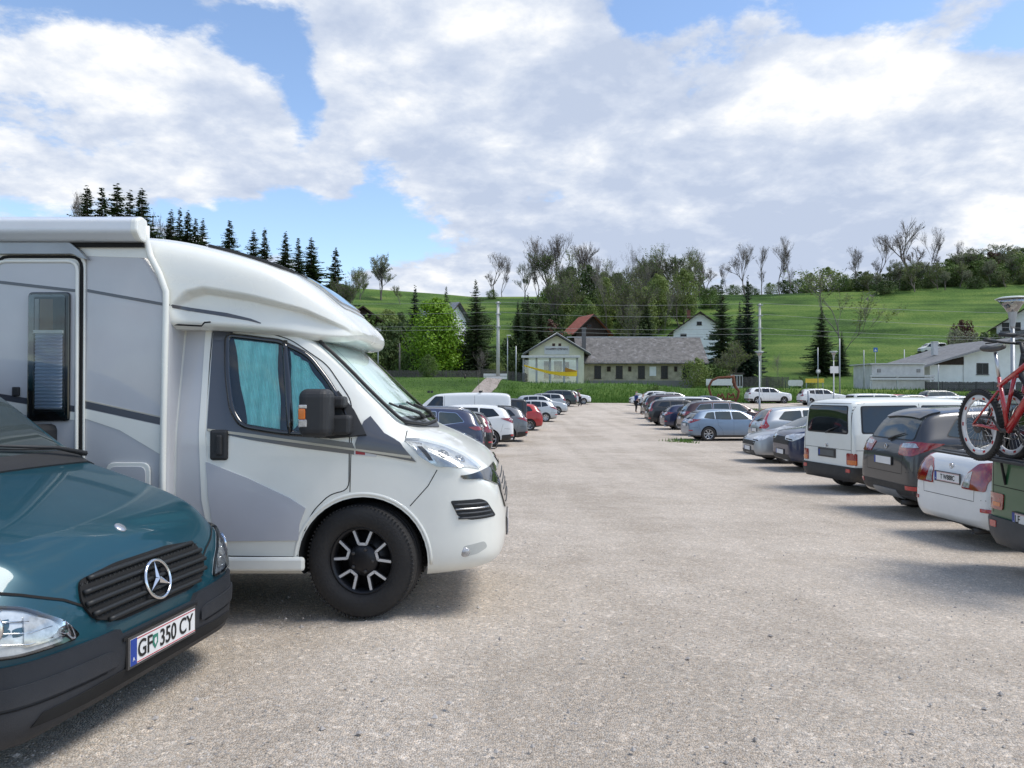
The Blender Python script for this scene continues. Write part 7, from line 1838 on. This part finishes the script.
cv = N(nt, 'ShaderNodeCombineXYZ'); nt.links.new(u, cv.inputs[0]); nt.links.new(v, cv.inputs[1]); nt.links.new(M('MULTIPLY', zc, 1.2), cv.inputs[2])
n1 = N(nt, 'ShaderNodeTexNoise', Scale=2.3, Detail=12.0, Roughness=.60, Distortion=.15); nt.links.new(cv.outputs[0], n1.inputs['Vector'])
n2 = N(nt, 'ShaderNodeTexNoise', Scale=5.2, Detail=10.0, Roughness=.58, Distortion=.15); 
mp = N(nt, 'ShaderNodeMapping'); mp.inputs['Location'].default_value = (.35, .2, .12); nt.links.new(cv.outputs[0], mp.inputs[0]); nt.links.new(mp.outputs[0], n2.inputs['Vector'])
n4 = N(nt, 'ShaderNodeTexNoise', Scale=11.0, Detail=9.0, Roughness=.62); nt.links.new(cv.outputs[0], n4.inputs['Vector'])
def dirv(px, py): return Vector(((px - 512) / F, 1, (Y0 - py) / F)).normalized()
def blob(px, py, rad, amp, sx=1.0, sy=1.0):
    """soft weight around a fixed direction in the sky"""
    d = dirv(px, py); s = N(nt, 'ShaderNodeVectorMath', operation='SUBTRACT'); nt.links.new(tc.outputs['Generated'], s.inputs[0]); s.inputs[1].default_value = d
    sc = N(nt, 'ShaderNodeVectorMath', operation='MULTIPLY'); nt.links.new(s.outputs[0], sc.inputs[0]); sc.inputs[1].default_value = (1 / sx, 1, 1 / sy)
    l = N(nt, 'ShaderNodeVectorMath', operation='LENGTH'); nt.links.new(sc.outputs[0], l.inputs[0])
    m = N(nt, 'ShaderNodeMapRange'); m.interpolation_type = 'SMOOTHSTEP'; m.inputs[1].default_value = rad; m.inputs[2].default_value = 0; m.inputs[3].default_value = 0; m.inputs[4].default_value = amp; nt.links.new(l.outputs['Value'], m.inputs[0])
    return m.outputs[0]
# cover: noise plus the large masses, minus the open blue
cover = M('MULTIPLY_ADD', n4.outputs[0], .42, M('ADD', M('MULTIPLY_ADD', n1.outputs[0], 1.3, -.15), -.21))
for b in ((640, 230, .50, .30, 1.6, 1), (170, 130, .30, .22, 1.5, .8), (440, 60, .22, .25, 1, 1), (930, 150, .25, .25, 1.3, .8), (430, 330, .15, .2, 1.5, .6),
          (268, 35, .14, -.30, .6, .55), (302, 105, .08, -.32, .5, 1.0), (385, 178, .12, -.42, .75, .65), (300, 225, .22, -.44, 1.5, .3), (110, 0, .14, -.26, 1.6, .25), (700, 0, .10, -.26, 1.3, .35), (870, 2, .15, -.30, 1.4, .3), (640, 15, .08, -.25, 1, .6), (1010, 30, .08, -.22, 1, .5), (70, 215, .10, -.16, 1.2, .4), (0, 10, .1, -.2, 1, .5)):
    cover = M('ADD', cover, blob(*b))
cl = N(nt, 'ShaderNodeMapRange'); cl.interpolation_type = 'SMOOTHSTEP'; cl.inputs[1].default_value = .46; cl.inputs[2].default_value = .62; nt.links.new(cover, cl.inputs[0])
# cloud brightness: white heads, blue grey bellies
br = M('ADD', M('MULTIPLY_ADD', n2.outputs[0], 2.4, -.70), M('MULTIPLY_ADD', n4.outputs[0], .9, -.45))
for b in ((560, 190, .38, -.22, 1.6, .8), (800, 240, .25, -.22, 1.6, .6), (620, 95, .2, -.08, 1, 1), (860, 80, .14, .38, 1.6, .6), (960, 130, .14, .35, 1, .8), (800, 120, .12, .2, 1.6, .5), (560, 20, .12, .2, 2, .4), (810, 150, .05, .15, 2, .6), (170, 120, .28, .14, 1.5, 1), (445, 190, .12, .15, .8, 1.4), (985, 235, .09, .35, 1.5, .6), (440, 290, .12, .1, 1.4, .8)):
    br = M('ADD', br, blob(*b))
cr = N(nt, 'ShaderNodeValToRGB'); e = cr.color_ramp.elements
e[0].position = .12; e[0].color = (.46, .53, .67, 1); e[1].position = .95; e[1].color = (.88, .885, .89, 1)
k = e.new(.42); k.color = (.56, .62, .735, 1); k = e.new(.68); k.color = (.70, .74, .81, 1)
nt.links.new(br, cr.inputs[0])
CLOUD = 7.9
cs = N(nt, 'ShaderNodeVectorMath', operation='SCALE'); cs.inputs['Scale'].default_value = CLOUD; nt.links.new(cr.outputs[0], cs.inputs[0])
skb = N(nt, 'ShaderNodeVectorMath', operation='MULTIPLY'); skb.inputs[1].default_value = (1.5, 1.5, 1.5); nt.links.new(sky.outputs[0], skb.inputs[0])
mx = N(nt, 'ShaderNodeMix', data_type='RGBA'); nt.links.new(cl.outputs[0], mx.inputs[0]); nt.links.new(skb.outputs[0], mx.inputs[6]); nt.links.new(cs.outputs[0], mx.inputs[7])
nt.links.new(mx.outputs[2], bg.inputs[0]); bg.inputs[1].default_value = .10; nt.links.new(bg.outputs[0], out.inputs[0])
sl = bpy.data.lights.new('sun', 'SUN'); sl.energy = 2.2; sl.angle = R(24.0); sl.color = (1, .95, .88); so = bpy.data.objects.new('sun', sl); COL.objects.link(so)
sd_ = Vector((math.sin(SUN_AZ) * math.cos(SUN_EL), math.cos(SUN_AZ) * math.cos(SUN_EL), math.sin(SUN_EL))); so.rotation_euler = sd_.to_track_quat('Z', 'Y').to_euler(); so.location = (0, 0, 60)
# a little air in the far distance
cam = bpy.data.cameras.new('camera'); co = bpy.data.objects.new('camera', cam); COL.objects.link(co); scene.camera = co
cam.sensor_width = 36; cam.lens = 36 * F / 1024; cam.clip_end = 3000; cam.clip_start = .05
co.location = (0, 0, 0); co.rotation_euler = (R(90) + math.atan(8 / F), 0, 0)
scene.view_settings.view_transform = 'Standard'; scene.view_settings.look = 'None'; scene.view_settings.exposure = .60; scene.view_settings.gamma = 1
for o in list(COL.objects):
    if o.name not in scene.collection.objects: scene.collection.objects.link(o)
bpy.data.collections.remove(COL)
scene.render.engine = 'CYCLES'; scene.render.resolution_x = 1024; scene.render.resolution_y = 768
